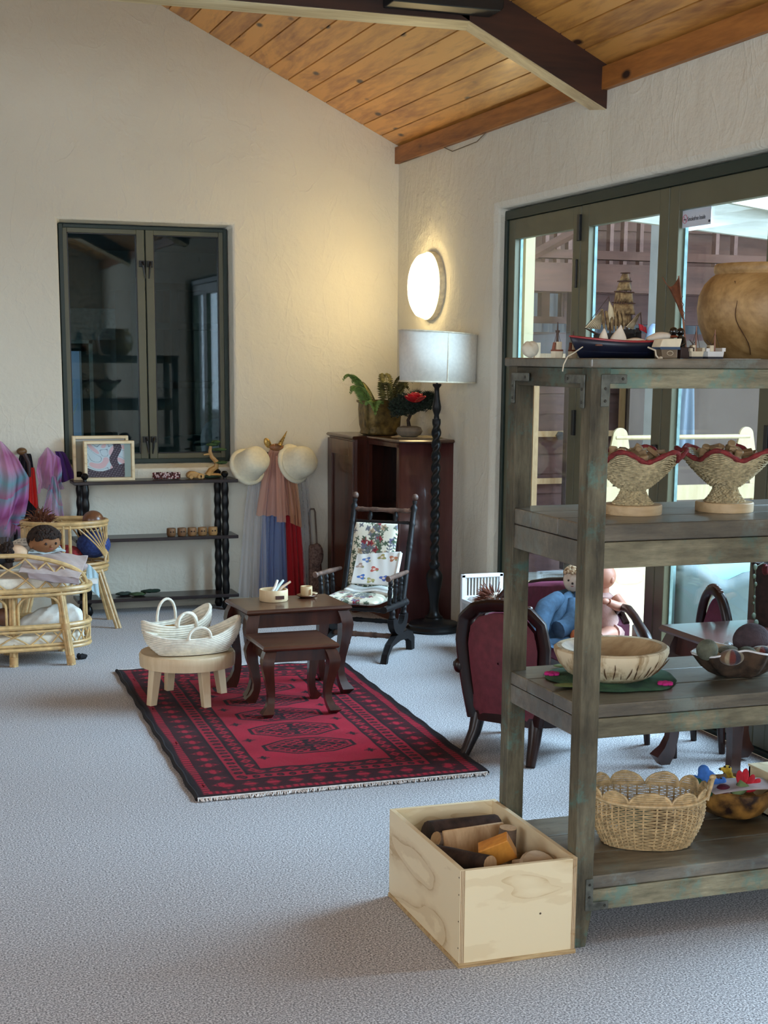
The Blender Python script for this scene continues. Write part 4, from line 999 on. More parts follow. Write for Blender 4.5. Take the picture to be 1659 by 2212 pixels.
# ------------------------------------------------------------------ old shelf unit
SX0, SX1, SY0, SY1 = 1.644, 2.80, 3.250, 3.745
su = thing('shelf_unit', 'tall weathered grey-green timber shelf unit with iron brackets', 'shelf', (SX0, SY0, 0))
PW = .052
for (px_, py_) in ((SX0, SY0), (SX0, SY1-PW), (SX1-PW, SY0), (SX1-PW, SY1-PW)):
    rg = []
    for (z, k) in ((0, .72), (.05, .86), (.10, 1), (1.482, 1)):
        g = PW*(1-k)/2
        rg.append([(px_+g*.3, py_+g, z), (px_+PW-g*1.7, py_+g, z), (px_+PW-g*1.7, py_+PW-g, z), (px_+g*.3, py_+PW-g, z)])
    part('post', MB().loft(rg), mWornZ, su, bevel=.003, smooth=0)
SZ = [(1.502, 1.479, 1.430), (1.100, 1.056, .990), (.645, .609, .557), (.192, .156, .098)]
for i, (zt, zb, zr) in enumerate(SZ):
    g = -.008 if i == 0 else .004
    if i == 0: segs = [(SY0-.012, SY1+.012)]
    else: segs = [(SY0+.006, SY0+.17), (SY0+.172, SY0+.335), (SY0+.337, SY1-.004)]
    for (a, b) in segs:
        part('shelf_board', MB().ext((SX0+(g if i == 0 else .004), a, zb), (SX1+(.01 if i == 0 else -.004), b, zt)), mWornTop, su, bevel=.004, smooth=0)
    part('front_rail', MB().ext((SX0+PW-.002, SY0+.004, zr), (SX1-PW+.002, SY0+.03, zb-.001)), mWorn, su, bevel=.002, smooth=0)
    part('back_rail', MB().ext((SX0+PW-.002, SY1-.03, zr), (SX1-PW+.002, SY1-.004, zb-.001)), mWorn, su, bevel=.002, smooth=0)
    for xx in (SX0+.004, SX1-.03):
        part('end_rail', MB().ext((xx, SY0+PW-.002, zr), (xx+.026, SY1-PW+.002, zb-.001)), weathered('worn_end_rail', S(128, 120, 100), S(64, 60, 48), S(92, 112, 104), 'Y') if 'er' not in _m else _m['er'], su, bevel=.002, smooth=0)
        if 'er' not in _m: _m['er'] = su.children[-1].data.materials[0] if su.children else bpy.data.materials['worn_end_rail']
mIron = plain('grey_iron', S(92, 94, 86), .6, .3, 40, metal=.15)
def bracket(corner, du, dv, n, lu, lv):
    """flat L bracket: corner point, two directions, face normal, leg lengths"""
    c = Vector(corner); du, dv, n = Vector(du), Vector(dv), Vector(n); w = .011
    pts = [c-du*w-dv*w, c+du*lu-dv*w, c+du*lu+dv*w, c+du*w+dv*w, c+du*w+dv*lv, c-du*w+dv*lv]
    k = len(pts); mb = MB()
    mb.add(pts+[p+n*.004 for p in pts], [tuple(range(k))[::-1], tuple(range(k, 2*k))]+[(i, (i+1) % k, k+(i+1) % k, k+i) for i in range(k)])
    b = part('bracket', mb, mIron, su, bevel=.002, smooth=0)
    for q in (c+du*lu*.8, c+dv*lv*.8, c+dv*lv*.35):
        part('screw', MB().lathe([(0, 0), (.004, 0), (.003, .002), (0, .002)], 8, c=q+n*.004, M=Vector((0, 0, 1)).rotation_difference(n).to_matrix()), plain('screw_dark', S(70, 68, 62), .5, metal=.6), b)
fyy = SY0-.001
bracket((SX0+.036, fyy, 1.453), (1, 0, 0), (0, 0, -1), (0, -1, 0), .058, .066)
bracket((SX0+.040, fyy, .113), (1, 0, 0), (0, 0, 1), (0, -1, 0), .056, .075)
bracket((SX0-.001, SY0+.04, 1.452), (0, 1, 0), (0, 0, -1), (-1, 0, 0), .10, .07)
bracket((SX0-.001, SY1-.04, 1.452), (0, -1, 0), (0, 0, -1), (-1, 0, 0), .10, .07)
# ------------------------------------------------------------------ corner cabinet
CZ = 1.045
cb = thing('corner_cabinet', 'tall dark mahogany corner cabinet with open centre behind the lamp', 'cabinet', (2.9, 8.4, 0))
A = (2.655, 8.80); B = (2.675, 8.30); C2 = (2.755, 8.31); D_ = (2.742, 7.92); E_ = (3.085, 7.87); F_ = (3.10, 8.80)
A = (fy(712, 935, 8.80).x, 8.80); B = (fy(766, 940, 8.30).x, 8.30); C2 = (fy(794, 940, 8.33).x, 8.33); D_ = (fy(862, 955, 7.90).x, 7.90); E_ = (fy(990, 955, 7.87).x, 7.87)
def wallpanel(p, q, z0, z1, th, inward=1):
    p, q = Vector((p[0], p[1], 0)), Vector((q[0], q[1], 0)); d = (q-p).normalized(); n = Vector((-d.y, d.x, 0))*th*inward
    V = [p+Vector((0, 0, z0)), q+Vector((0, 0, z0)), q+n+Vector((0, 0, z0)), p+n+Vector((0, 0, z0))]
    V += [v+Vector((0, 0, z1-z0)) for v in V]
    return MB().add(V, [(0, 3, 2, 1), (4, 5, 6, 7), (0, 1, 5, 4), (1, 2, 6, 5), (2, 3, 7, 6), (3, 0, 4, 7)])
def inset(p, q, f0, f1): return ((p[0]+(q[0]-p[0])*f0, p[1]+(q[1]-p[1])*f0), (p[0]+(q[0]-p[0])*f1, p[1]+(q[1]-p[1])*f1))
mCab = wood('cabinet_mahogany', S(92, 46, 32), S(48, 20, 14), 'Z', 6, .32, coat=.3, bump=.04)
mVen = wood('purple_brown_veneer', S(104, 62, 60), S(66, 34, 34), 'Z', 5, .30, coat=.35, bump=.02)
part('side_panel', wallpanel(A, B, .0, CZ-.02, .018), mCab, cb, smooth=0)
for (f0, f1, z0, z1) in ((0, .16, .02, CZ-.03), (.84, 1, .02, CZ-.03), (.16, .84, .02, .11), (.16, .84, CZ-.12, CZ-.03)):
    p, q = inset(A, B, f0, f1); part('panel_frame', wallpanel(p, q, z0, z1, -.012), mCab, cb, bevel=.002, smooth=0)
part('front_return', wallpanel(B, C2, .0, CZ-.02, .018), mCab, cb, smooth=0)
for p, q in (inset(C2, D_, 0, .06), inset(C2, D_, .93, 1)): part('stile', wallpanel(p, q, .0, CZ-.02, .02), mCab, cb, smooth=0)
part('head_rail', wallpanel(C2, D_, CZ-.045, CZ-.02, .02), mCab, cb, smooth=0)
part('plinth', wallpanel(C2, D_, 0, .10, .02), mCab, cb, smooth=0)
# bowed veneer front
def bow(u, v):
    p = Vector((D_[0], D_[1], 0)).lerp(Vector((E_[0], E_[1], 0)), u); return (p.x, p.y-.03*math.sin(PI*min(1, u*1.25))*(u < .8), v*(CZ-.02))
part('bow_front', MB().surf(bow, 30, 2), mVen, cb, solid=.012)
p, q = inset(D_, E_, .8, 1); part('end_stile', wallpanel(p, q, 0, CZ-.02, .03), mCab, cb, smooth=0)
part('end_panel', wallpanel(E_, F_, 0, CZ-.02, .02), mCab, cb, smooth=0)
part('back_panel', wallpanel(F_, A, 0, CZ-.02, .015), mCab, cb, smooth=0)
part('shelf', MB().add([(C2[0]+.03, 8.3, .62), (D_[0]+.03, 7.95, .62), (3.05, 7.93, .62), (3.05, 8.7, .62), (2.74, 8.7, .62)], [(0, 1, 2, 3, 4)]), mCab, cb, smooth=0, solid=.016)
part('floor_board', MB().add([(A[0]+.02, 8.78, .08), (B[0]+.02, 8.32, .08), (C2[0]+.03, 8.32, .08), (D_[0]+.03, 7.93, .08), (3.06, 7.9, .08), (3.07, 8.78, .08)], [(0, 1, 2, 3, 4, 5)]), mCab, cb, smooth=0, solid=.016)
top = [A, B, C2, D_, ((D_[0]+E_[0])/2, E_[1]-.02), E_, F_]
cen = Vector((2.95, 8.4))
rg = []
for (g, z) in ((1.0, CZ-.022), (1.045, CZ-.016), (1.055, CZ-.008), (1.03, CZ)):
    rg.append([(min(XR-.004, cen.x+(p[0]-cen.x)*g), min(YG-.005, cen.y+(p[1]-cen.y)*g), z) for p in top])
part('cabinet_top', MB().loft(rg), mDarkX, cb, smooth=0)
o = part('stored_cloth', MB().ell((D_[0]+.11, 8.1, .165), (.06, .12, .07), su=14, sv=8, fn=lambda p: 1+.2*math.sin(4*p.x+3*p.y)), plain('olive_print_cloth', S(120, 104, 58), .9, .35, 60)); tag(o, 'olive patterned cloth lying inside the open cabinet', 'cloth')
o = part('stored_cloth', MB().ell((D_[0]+.10, 8.08, .30), (.05, .05, .075), su=14, sv=8, fn=lambda p: 1+.2*math.sin(4*p.z+3*p.y)), plain('olive_print_cloth', S(120, 104, 58))); tag(o, 'olive patterned soft toy peeping out of the cabinet', 'soft toy')
# things on the cabinet
c = fy(820, 928, 8.42); zp = CZ
t = thing('brass_planter', 'embossed antique brass planter on the corner cabinet', 'planter', (c.x, 8.42, zp))
mBrass = plain('antique_brass', S(112, 92, 48), .42, .3, 26, bump=.8, bscale=34, metal=.55)
sq = lambda a, z: (abs(math.cos(a))**5+abs(math.sin(a))**5)**(-1/5)*.98
hp = .205
part('pot', MB().lathe([(0, .004), (.100, .004), (.106, .012), (.102, .03), (.110, .06), (.116, .15), (.114, hp-.018), (.124, hp-.012), (.126, hp), (.112, hp), (.108, .15), (0, .15)], 48, (c.x, 8.42, zp), fn=sq), mBrass, t)
t2 = thing('fern', 'green potted fern in the brass planter', 'fern', (c.x, 8.42, zp+.17))
mFern = plain('fern_green', S(120, 150, 72), .6, .3, 30); mFernB = plain('fern_brown', S(112, 108, 62), .7, .3, 30)
part('soil', MB().lathe([(0, .165), (.098, .16), (0, .16)], 24, (c.x, 8.42, zp), fn=sq, caps=False), plain('dark_soil', S(40, 30, 22), .95), t2)
def frond(p0, dirx, diry, up, L, mat, curl=.6, n=15):
    mb = MB(); d = Vector((dirx, diry, 0)).normalized(); pts = []
    for i in range(n):
        f = i/(n-1); pts.append(Vector(p0)+d*L*f*.85+Vector((0, 0, up*math.sin(f*PI*.62)-curl*L*f**3*.35)))
    mb.tube(pts, [.0025*(1-i/n)+.0008 for i in range(n)], 5)
    s_ = Vector((-d.y, d.x, 0))
    for i in range(2, n):
        f = i/(n-1); ll = .058*math.sin(min(1, (1-f)*1.25+.10)*PI/2)
        for sg in (-1, 1):
            for h in (0, .5):
                q = pts[i-1].lerp(pts[i], h) if i < n else pts[i]
                a = q; b = q+s_*sg*ll+d*ll*.45+Vector((0, 0, .004)); m_ = (a+b)/2
                w = (d*.5+Vector((0, 0, .85)))*.0075
                mb.add([a, m_+w+Vector((0, 0, .003)), b, m_-w], [(0, 1, 2, 3)])
    return part('frond', mb, mat, t2, solid=.0006)
pc = (c.x-.05, 8.40, zp+.165)
frond(pc, -.9, -.25, .20, .25, mFern, .4); frond((c.x-.07, 8.38, zp+.165), -.8, -.5, .14, .22, mFern, .7); frond((c.x-.06, 8.36, zp+.17), -.25, -1, .05, .17, mFern, 1.6); frond((c.x-.06, 8.40, zp+.17), -.6, -.1, .17, .15, mFern, .5); frond((c.x-.02, 8.40, zp+.17), -.3, .2, .15, .16, mFernB, .6)
for (dx, dy, up, L) in ((.2, -.4, .19, .15), (.5, -.2, .18, .16), (.0, .3, .20, .14), (.6, .2, .16, .16), (.35, -.6, .15, .15), (-.3, -.3, .15, .12), (.8, -.1, .13, .14)):
    frond((c.x+.055, 8.40, zp+.165), dx, dy, up, L, mFernB, .5, 12)
# bonsai with red flower in a round stone pot on a doily
c = fy(884, 934, 8.12)
o = part('lace_doily', MB().lathe([(0, 0), (.15, 0), (.155, .001), (.15, .002), (0, .002)], 60, (c.x+.05, 8.12, zp+.001), fn=lambda a, z: 1+.03*math.cos(14*a)), plain('ecru_lace', S(214, 200, 172), .9, .15, 60)); tag(o, 'ecru lace doily under the stone bonsai pot', 'doily')
t = thing('bonsai', 'small bonsai with red rose bloom in grey stone pot', 'bonsai', (c.x, 8.12, zp+.004))
part('stone_pot', MB().lathe([(0, .003), (.04, .003), (.068, .018), (.077, .038), (.068, .058), (.045, .066), (.03, .062), (0, .060)], 36, (c.x, 8.12, zp)), plain('grey_stone', S(132, 122, 108), .8, .08, 40, bump=.15), t)
part('trunk', MB().tube([(c.x, 8.12, zp+.055), (c.x-.008, 8.12, zp+.10), (c.x+.01, 8.115, zp+.14), (c.x+.0, 8.115, zp+.19)], [.013, .010, .009, .006], 8), plain('bonsai_bark', S(62, 48, 40), .9, .3, 60), t)
mNeedle = plain('dark_pine_needles', S(32, 48, 34), .7, .4, 60)
def tuft(cx, cy, cz, r, n):
    mb = MB()
    for k in range(n):
        a = random.uniform(0, 2*PI); e = random.uniform(-.5, 1.4); rr = r*random.uniform(.4, 1)
        p = Vector((cx+rr*math.cos(a)*math.cos(e), cy+rr*math.sin(a)*math.cos(e)*.8, cz+rr*.95*math.sin(e)))
        for j in range(3):
            dv = Vector((random.uniform(-1, 1), random.uniform(-1, 1), random.uniform(.1, 1.2))).normalized()*.03
            s_ = Vector((-dv.y, dv.x, .2)).normalized()*.003
            mb.add([p-s_, p+s_, p+dv], [(0, 1, 2)])
    return mb
for (dx, dy, dz, r) in ((-.055, 0, .14, .062), (.045, -.01, .165, .062), (.10, 0, .18, .055), (-.01, .02, .18, .075), (-.075, .01, .17, .05), (.05, .01, .20, .065), (.12, 0, .21, .05), (-.03, -.01, .155, .06)):
    o = part('needle_pad', tuft(c.x+dx, 8.12+dy, zp+dz, r, 260), mNeedle, t); o['kind'] = 'stuff'
part('branch', MB().tube([(c.x+.005, 8.116, zp+.135), (c.x+.04, 8.11, zp+.15), (c.x+.08, 8.115, zp+.165)], [.006, .005, .003], 6), plain('bonsai_bark', S(62, 48, 40)), t)
mRose = plain('red_petals', S(186, 22, 34), .4, .15, 40, coat=.3)
fc_ = Vector((c.x+.012, 8.06, zp+.222))
for k in range(18):
    ring = k//6; a = 2*PI*(k % 6)/6+ring*.5; rr = (.052, .036, .018)[ring]; tl = (1.0, .65, .3)[ring]
    R = rotz(a) @ rot('Y', tl)
    part('petal', MB().ell(fc_+rotz(a) @ Vector((rr*.7, 0, .008*ring)), (.007, .034-.005*ring, .034-.005*ring), R, 10, 8, fn=lambda p: 1+.06*math.sin(7*p.y)), mRose, t)
o = part('shell_trinket', MB().ell(fz(765, 926, CZ+.006), (.03, .012, .006), rotz(.3), 12, 6), plain('dark_trinket', S(58, 46, 34), .6)); tag(o, 'small dark trinket lying at the left of the cabinet top', 'trinket')
# ------------------------------------------------------------------ floor lamp
LY = 7.62
lc = fy(938, 1345, LY); lx = fy(943, 900, LY).x
t = thing('floor_lamp', 'black barley-twist floor lamp with oval cream shade', 'floor lamp', (lx, LY, 0))
part('base', MB().lathe([(0, 0), (.150, 0), (.156, .006), (.156, .016), (.148, .024), (.140, .030), (.140, .040), (.132, .046), (.10, .050), (.065, .058), (.05, .07), (.047, .075), (0, .075)], 56, (lx, LY, 0)), mEbony, t)
zs = lambda y: fy(940, y, LY).z
part('vase_turning', MB().lathe([(0, .07), (.046, .07), (.05, .078), (.036, .088), (.027, .11), (.024, .14), (.030, zs(1285)), (.042, zs(1262)), (.047, zs(1248)), (.045, zs(1240)), (.032, zs(1232)), (.022, zs(1228)), (.030, zs(1222)), (.030, zs(1217)), (.020, zs(1212)), (.020, zs(1206)), (0, zs(1206))], 32, (lx, LY, 0)), mEbony, t)
z0, z1 = zs(1208), zs(905); nr = 200; rings = []
for i in range(nr):
    f = i/(nr-1); z = z0+(z1-z0)*f; ph = 2*PI*(z-z0)/.064
    am = .21*min(1, f*14, (1-f)*14); ph *= .5; rr = []
    for k in range(20):
        a = 2*PI*k/20; q = .0225*(1+am*math.cos(2*(a-ph))); rr.append((lx+q*math.cos(a), LY+q*math.sin(a), z))
    rings.append(rr)
part('twisted_pole', MB().loft(rings), mEbony, t, smooth=60)
part('upper_turning', MB().lathe([(.016, z1-.01), (.016, z1), (.013, z1+.02), (.024, zs(885)), (.025, zs(878)), (.017, zs(862)), (.013, zs(846)), (.014, zs(838)), (.024, zs(833)), (.024, zs(829)), (0, zs(829))], 28, (lx, LY, 0)), mEbony, t)
zt, zb = zs(717), zs(826)
sx = fy(947, 770, LY).x
def shade(z0, z1, a0, b0, a1, b1, n=64):
    R = []
    for (a, b, z) in ((a0, b0, z0), (a1, b1, z1)):
        R.append([(sx+a*math.cos(2*PI*k/n), LY+b*math.sin(2*PI*k/n), z-.012*math.cos(2*PI*k/n)*(1 if z > 1.5 else .3)) for k in range(n)])
    return MB().loft(R, cap=False)
mShade = plain('cream_linen_shade', S(238, 234, 224), .9, .03, 60)
sh = part('lamp_shade', shade(zb, zt, .214, .15, .222, .155), mShade, t, solid=.003)
for (z, a, b) in ((zb+.003, .215, .151), (zt-.003, .224, .157)):
    R = [(sx+a*math.cos(2*PI*k/64), LY+b*math.sin(2*PI*k/64), z-.012*math.cos(2*PI*k/64)*(1 if z > 1.5 else .3)) for k in range(64)]
    part('shade_trim', MB().tube(R, .004, 6, closed=True), plain('shade_binding', S(232, 222, 198), .9), sh)
part('shade_seam', MB().ext((sx-.006, LY-.1565, zb+.006), (sx-.002, LY-.152, zt-.004)), plain('shade_binding', S(232, 222, 198)), sh, smooth=0)
part('lamp_stem', MB().tube([(lx, LY, zs(830)), (lx, LY, zt-.05)], .006, 8), mBlack, t)
part('shade_spider', MB().tube([(sx-.21, LY, zb+.02), (sx+.21, LY, zb+.02)], .003, 6), mBlack, t)

# ------------------------------------------------------------------ platform rocking chair
RO = Vector((2.345, 7.10, 0)); fdir = Vector((-.62, -.785, 0)).normalized(); sdir = Vector((-fdir.y, fdir.x, 0))
if sdir.x < 0: sdir = -sdir
def RL(u, v, z): return RO+sdir*u+fdir*v+Vector((0, 0, z))
rk = thing('rocking_chair', 'child-size dark turned-wood platform rocking chair', 'chair', RO)
mTurn = plain('worn_black_wood', S(28, 25, 27), .5, .35, 18, c2=S(15, 13, 15), spec=.3); mTurnB = plain('worn_brown_wood', S(104, 78, 66), .55, .3, 25)
def turned(a, b, r, beads, mat, name, n=40, seg=10):
    a, b = Vector(a), Vector(b); pts = [a.lerp(b, i/(n-1)) for i in range(n)]
    rr = []
    for i in range(n):
        f = i/(n-1); q = r*(.82+.10*math.sin(f*PI))
        for (p, w, k) in beads: q += r*k*math.exp(-((f-p)/w)**2)
        rr.append(q)
    return part(name, MB().tube(pts, rr, seg), mat, rk)
bd = [(.08, .02, .35), (.14, .02, .3), (.32, .02, .3), (.38, .02, .25), (.62, .02, .25), (.68, .02, .3), (.86, .02, .3), (.92, .02, .35)]
# base: two shaped feet rails with arched underside
for s_ in (-1, 1):
    u = s_*.18; prof = []
    P = [(.225, 0), (.20, .0), (.185, .035), (.12, .075), (0, .085), (-.12, .075), (-.175, .05), (-.185, .0), (-.225, 0), (-.225, .06), (-.19, .095), (-.1, .115), (.06, .115), (.15, .085), (.2, .045)]
    n = len(P); mb = MB(); w = .016
    mb.add([RL(u-w, p[0], p[1]) for p in P]+[RL(u+w, p[0], p[1]) for p in P], [tuple(range(n)), tuple(range(2*n-1, n-1, -1))]+[(k, (k+1) % n, n+(k+1) % n, n+k) for k in range(n)])
    part('base_rail', mb, mTurn, rk, bevel=.003, smooth=0)
    # rocker cheek: crescent
    O, I = [], []
    for k in range(13):
        a = PI+PI*k/12
        O.append((.115*math.cos(a), .205+.088*math.sin(a))); I.append((.062*math.cos(a), .205+.042*math.sin(a)))
    P = O+I[::-1]; n = len(P); mb = MB()
    mb.add([RL(u-w, p[0]+.0, p[1]) for p in P]+[RL(u+w, p[0]+.0, p[1]) for p in P], [tuple(range(n)), tuple(range(2*n-1, n-1, -1))]+[(k, (k+1) % n, n+(k+1) % n, n+k) for k in range(n)])
    part('rocker_cheek', mb, mTurn, rk, bevel=.003, smooth=0)
    for v in (.09, -.09): turned(RL(u, v, .19), RL(u, v, .262), .015, [(.3, .12, .3), (.7, .1, .2)], mTurn, 'short_post', 16)
    # side rail of the seat, arm and arm spindles
    turned(RL(u, .22, .272), RL(u, -.13, .262), .019, [(.0, .03, .1), (.97, .03, .25), (.85, .03, .2)], mTurn, 'seat_side_rail')
    turned(RL(u*1.08, .20, .425), RL(u*1.02, -.13, .418), .0125, [(.03, .03, .5), (.5, .3, .15)], mTurnB, 'arm')
    for v in (.14, .06, -.02): turned(RL(u*1.05, v, .418), RL(u, v, .272), .0105, [(.15, .05, .4), (.3, .03, .3), (.5, .12, .35), (.72, .03, .3), (.85, .05, .3)], mTurn, 'arm_spindle', 24, 8)
    # back post leaning backwards with ball finial
    turned(RL(u*.92, -.11, .24), RL(u*.92, -.30, .765), .0165, [(.55, .012, .25), (.60, .012, .2), (.78, .012, .25), (.93, .02, .3), (.97, .012, -.35)], mTurn, 'back_post', 60)
    part('finial', MB().ell(RL(u*.92, -.306, .785), (.0165, .0165, .0175)), mTurnB, rk)
turned(RL(-.18, .02, .105), RL(.18, .02, .105), .014, bd, mTurnB, 'stretcher'); turned(RL(-.18, -.06, .165), RL(.18, -.06, .165), .012, bd, mTurn, 'stretcher')
turned(RL(-.165, -.282, .715), RL(.165, -.282, .715), .012, bd, mTurnB, 'crest_rail'); turned(RL(-.165, -.262, .655), RL(.165, -.262, .655), .008, bd, mTurn, 'back_rail')
turned(RL(-.18, -.13, .28), RL(.18, -.13, .28), .012, bd, mTurn, 'back_rail'); turned(RL(-.18, .17, .262), RL(.18, .17, .262), .012, bd, mTurn, 'front_rail')
for u in (-.07, .07): turned(RL(u, -.282, .712), RL(u, -.262, .655), .010, [(.5, .2, .4)], mTurn, 'back_spindle', 12)
# floral print shared by seat pad and back cushion
def floral(U, V, ground, seed, sc=1.0):
    """U, V in metres; botanical print with stems, paired leaves and flower heads"""
    rs = np.random.RandomState(seed); C = np.ones(U.shape+(3,))*np.array(ground)
    grn = [np.array(S(70, 88, 66)), np.array(S(92, 104, 84)), np.array(S(104, 104, 112))]
    stems = [(rs.uniform(.01, .21), rs.uniform(-.02, .05), rs.uniform(-.2, .2), rs.uniform(.2, .34)) for _ in range(15)]
    for k, (x0, y0, lean, L) in enumerate(stems):
        g = grn[k % 3]; t = (V-y0)/L; xc = x0+lean*(V-y0)+.008*np.sin(V*40+k)
        C[(np.abs(U-xc) < .0016) & (t > 0) & (t < 1)] = g
        for j in range(int(L/.018)):
            yy = y0+.018*j+.01
            for sg in (-1, 1):
                xx = x0+lean*(yy-y0)+.008*np.sin(yy*40+k)
                du, dv = (U-xx)*sg, V-yy
                a = .7; e1 = du*math.cos(a)+dv*math.sin(a); e2 = -du*math.sin(a)+dv*math.cos(a)
                C[((e1-.011)/.010)**2+(e2/.0042)**2 < 1] = g
        xx = x0+lean*L+.008*np.sin((y0+L)*40+k); yy = y0+L
        col = (np.array(S(142, 44, 52)), np.array(S(108, 102, 134)), np.array(S(176, 150, 120)))[rs.randint(3)]
        r = np.hypot(U-xx, V-yy); an = np.arctan2(V-yy, U-xx)
        C[r < .016*(1+.25*np.cos(5*an))] = col; C[r < .006] = col*.5
    for _ in range(64):
        xx, yy = rs.uniform(0, .25), rs.uniform(0, .37); r = np.hypot(U-xx, V-yy); an = np.arctan2(V-yy, U-xx)
        C[r < .010*(1+.5*np.cos(4*an+xx*50))] = grn[rs.randint(3)]
    C[np.random.rand(*U.shape) < .12] *= .93
    return C
def cushion(name, org, e1, e2, nrm, w, h, thick, seed, ground, label, sag=0, parent=None):
    """closed pillow: front and back sheet in one tube of rings"""
    nu, nv = 150, 90; P = []; C = []
    e1, e2, nrm = Vector(e1), Vector(e2), Vector(nrm)
    for j in range(nv):
        v = j/(nv-1)
        prof = (math.sin(PI*min(max(v, .0), 1)))**.45 if 0 < v < 1 else 0.0
        row = []
        for i in range(nu):
            a = 2*PI*i/nu; ca, sa = math.cos(a), math.sin(a)
            q_ = i/nu*2; ux = (1-2*q_) if q_ < 1 else (-1+2*(q_-1)); uz = (1 if q_ < 1 else -1)*max(0, 1-ux**6)**.5
            ww = w*(1-.03*math.sin(v*PI))*(.93+.07*min(1, 8*min(v, 1-v)))
            row.append(org+e1*(ux*ww/2)+e2*(v*h)+nrm*(uz*thick/2*prof-sag*math.sin(v*PI)))
        P.append([tuple(p) for p in row])
    P = np.array(P)
    o3 = np.array(org)
    U = ((P-o3) @ np.array(e1))+w/2; V = (P-o3) @ np.array(e2)
    C = floral(U, V, ground, seed)
    return cgrid(name, P, C, mDye, parent, label=None, cyc=True)
bdir = (RL(0, -.30, .765)-RL(0, -.11, .24)).normalized()
bn = sdir.cross(bdir); bn = -bn if bn.dot(fdir) < 0 else bn
cu = cushion('back_cushion', RL(-.005, -.10, .300)+bn*.035, sdir, bdir, bn, .245, .365, .055, 4, S(228, 222, 202), None)
tag(cu, 'floral tapestry back cushion tied to the rocking chair', 'cushion')
cu = cushion('seat_cushion', RL(-.01, -.12, .300), sdir, fdir, Vector((0, 0, 1)), .30, .335, .055, 9, S(226, 218, 194), None)
tag(cu, 'floral tapestry seat pad on the rocking chair', 'cushion')
# folded muslin wrap
def muslin():
    nu, nv = 110, 120; w, h = .235, .25
    u, v = np.meshgrid(np.linspace(0, 1, nu), np.linspace(0, 1, nv))
    P = np.zeros((nv, nu, 3)); b, s_, n_ = np.array(bdir), np.array(sdir), np.array(bn)
    o0 = np.array(RL(.05, -.065, .335)+bn*.055)
    lift = .028*u
    P[:] = o0+(u-.5)[..., None]*w*s_+((v*.78)*h*.8+lift*v)[..., None]*b+((1-v)*.035+.0012*np.sin(u*26+v*5)*v)[..., None]*n_
    C = np.ones((nv, nu, 3))*np.array(S(228, 226, 220)); U, V = u*w, v*h
    rs = np.random.RandomState(3)
    for (fx_, fy_, col) in ((.11, .12, S(196, 96, 84)), (.05, .055, S(70, 112, 186)), (.20, .20, S(188, 118, 84)), (.17, .05, S(84, 104, 172)), (.06, .20, S(92, 122, 176)), (.14, .215, S(160, 146, 90)), (.10, .03, S(178, 170, 110)), (.03, .15, S(176, 152, 140))):
        r = np.hypot(U-fx_, V-fy_); an = np.arctan2(V-fy_, U-fx_)
        C[r < .019*(1+.35*np.cos(3*an+fx_*60))] = np.array(col); C[r < .008] = np.array(S(226, 206, 190))
        C[((U-fx_-.018)**2+(V-fy_+.012)**2) < .006**2] = np.array(S(148, 146, 92))
    C *= (.96+.04*np.sin(u*26+v*5))[..., None]
    t = thing('muslin_wrap', 'white printed muslin wrap folded on the rocking chair', 'blanket', RL(.05, 0, .33))
    cgrid('wrap', P, C, mDye, t, solid=.010)
    mW = plain('muslin_white', S(232, 230, 224), .9, .05, 60, bump=.2)
    for k in range(3):
        part('folded_layer', MB().surf(lambda a, b_: RL(.03+(a-.5)*.25, -.05+b_*.10, .325+.008*k+.006*math.sin(a*9+k)-.01*b_), 24, 8), mW, t, solid=.007)
    part('folded_edge', MB().tube([Vector(P[i, -1])+Vector(bn)*.002 for i in range(0, nv, 6)], .010, 8), mW, t)
muslin()
# ------------------------------------------------------------------ three-tier shelf with bobbin posts below the window
wx_a, wx_b, wy_a, wy_b = 1.085, 2.045, 8.60, 8.80
ws = thing('bobbin_shelf', 'dark three-tier shelf with bobbin-turned posts under the window', 'shelf', ((wx_a+wx_b)/2, 8.7, 0))
WZ = [.785, .452, .098]
for z in WZ: part('shelf_board', MB().ext((wx_a, wy_a, z-.020), (wx_b, wy_b, z)), mShelfDk, ws, bevel=.003, smooth=0)
def bobbin(x, y, z0, z1, n):
    prof = []
    for i in range(n*8+1):
        f = i/(n*8); q = abs(math.sin(f*n*PI)); prof.append((.0145+.0085*q**.7+.004*math.exp(-(((f*n+.5) % 1-.5)/.1)**2), z0+(z1-z0)*f))
    return MB().lathe([(0, z0)]+prof+[(0, z1)], 16, (x, y, 0))
for x in (wx_a+.065, wx_b-.075):
    for y in (wy_a+.025, wy_b-.03):
        xo = x+(0 if y < 8.7 else -.012)
        part('bobbin_post', bobbin(xo, y, .098, .432, 4), mEbony, ws); part('bobbin_post', bobbin(xo, y, .452, .765, 4), mEbony, ws)
        part('foot', MB().lathe([(0, 0), (.016, 0), (.026, .02), (.02, .05), (.012, .06), (.022, .078), (0, .078)], 16, (xo, y, 0)), mEbony, ws)
        part('finial', MB().lathe([(0, .785), (.012, .785), (.010, .795), (.021, .808), (.022, .82), (.012, .832), (0, .834)], 16, (xo, y, 0)), mEbony, ws)
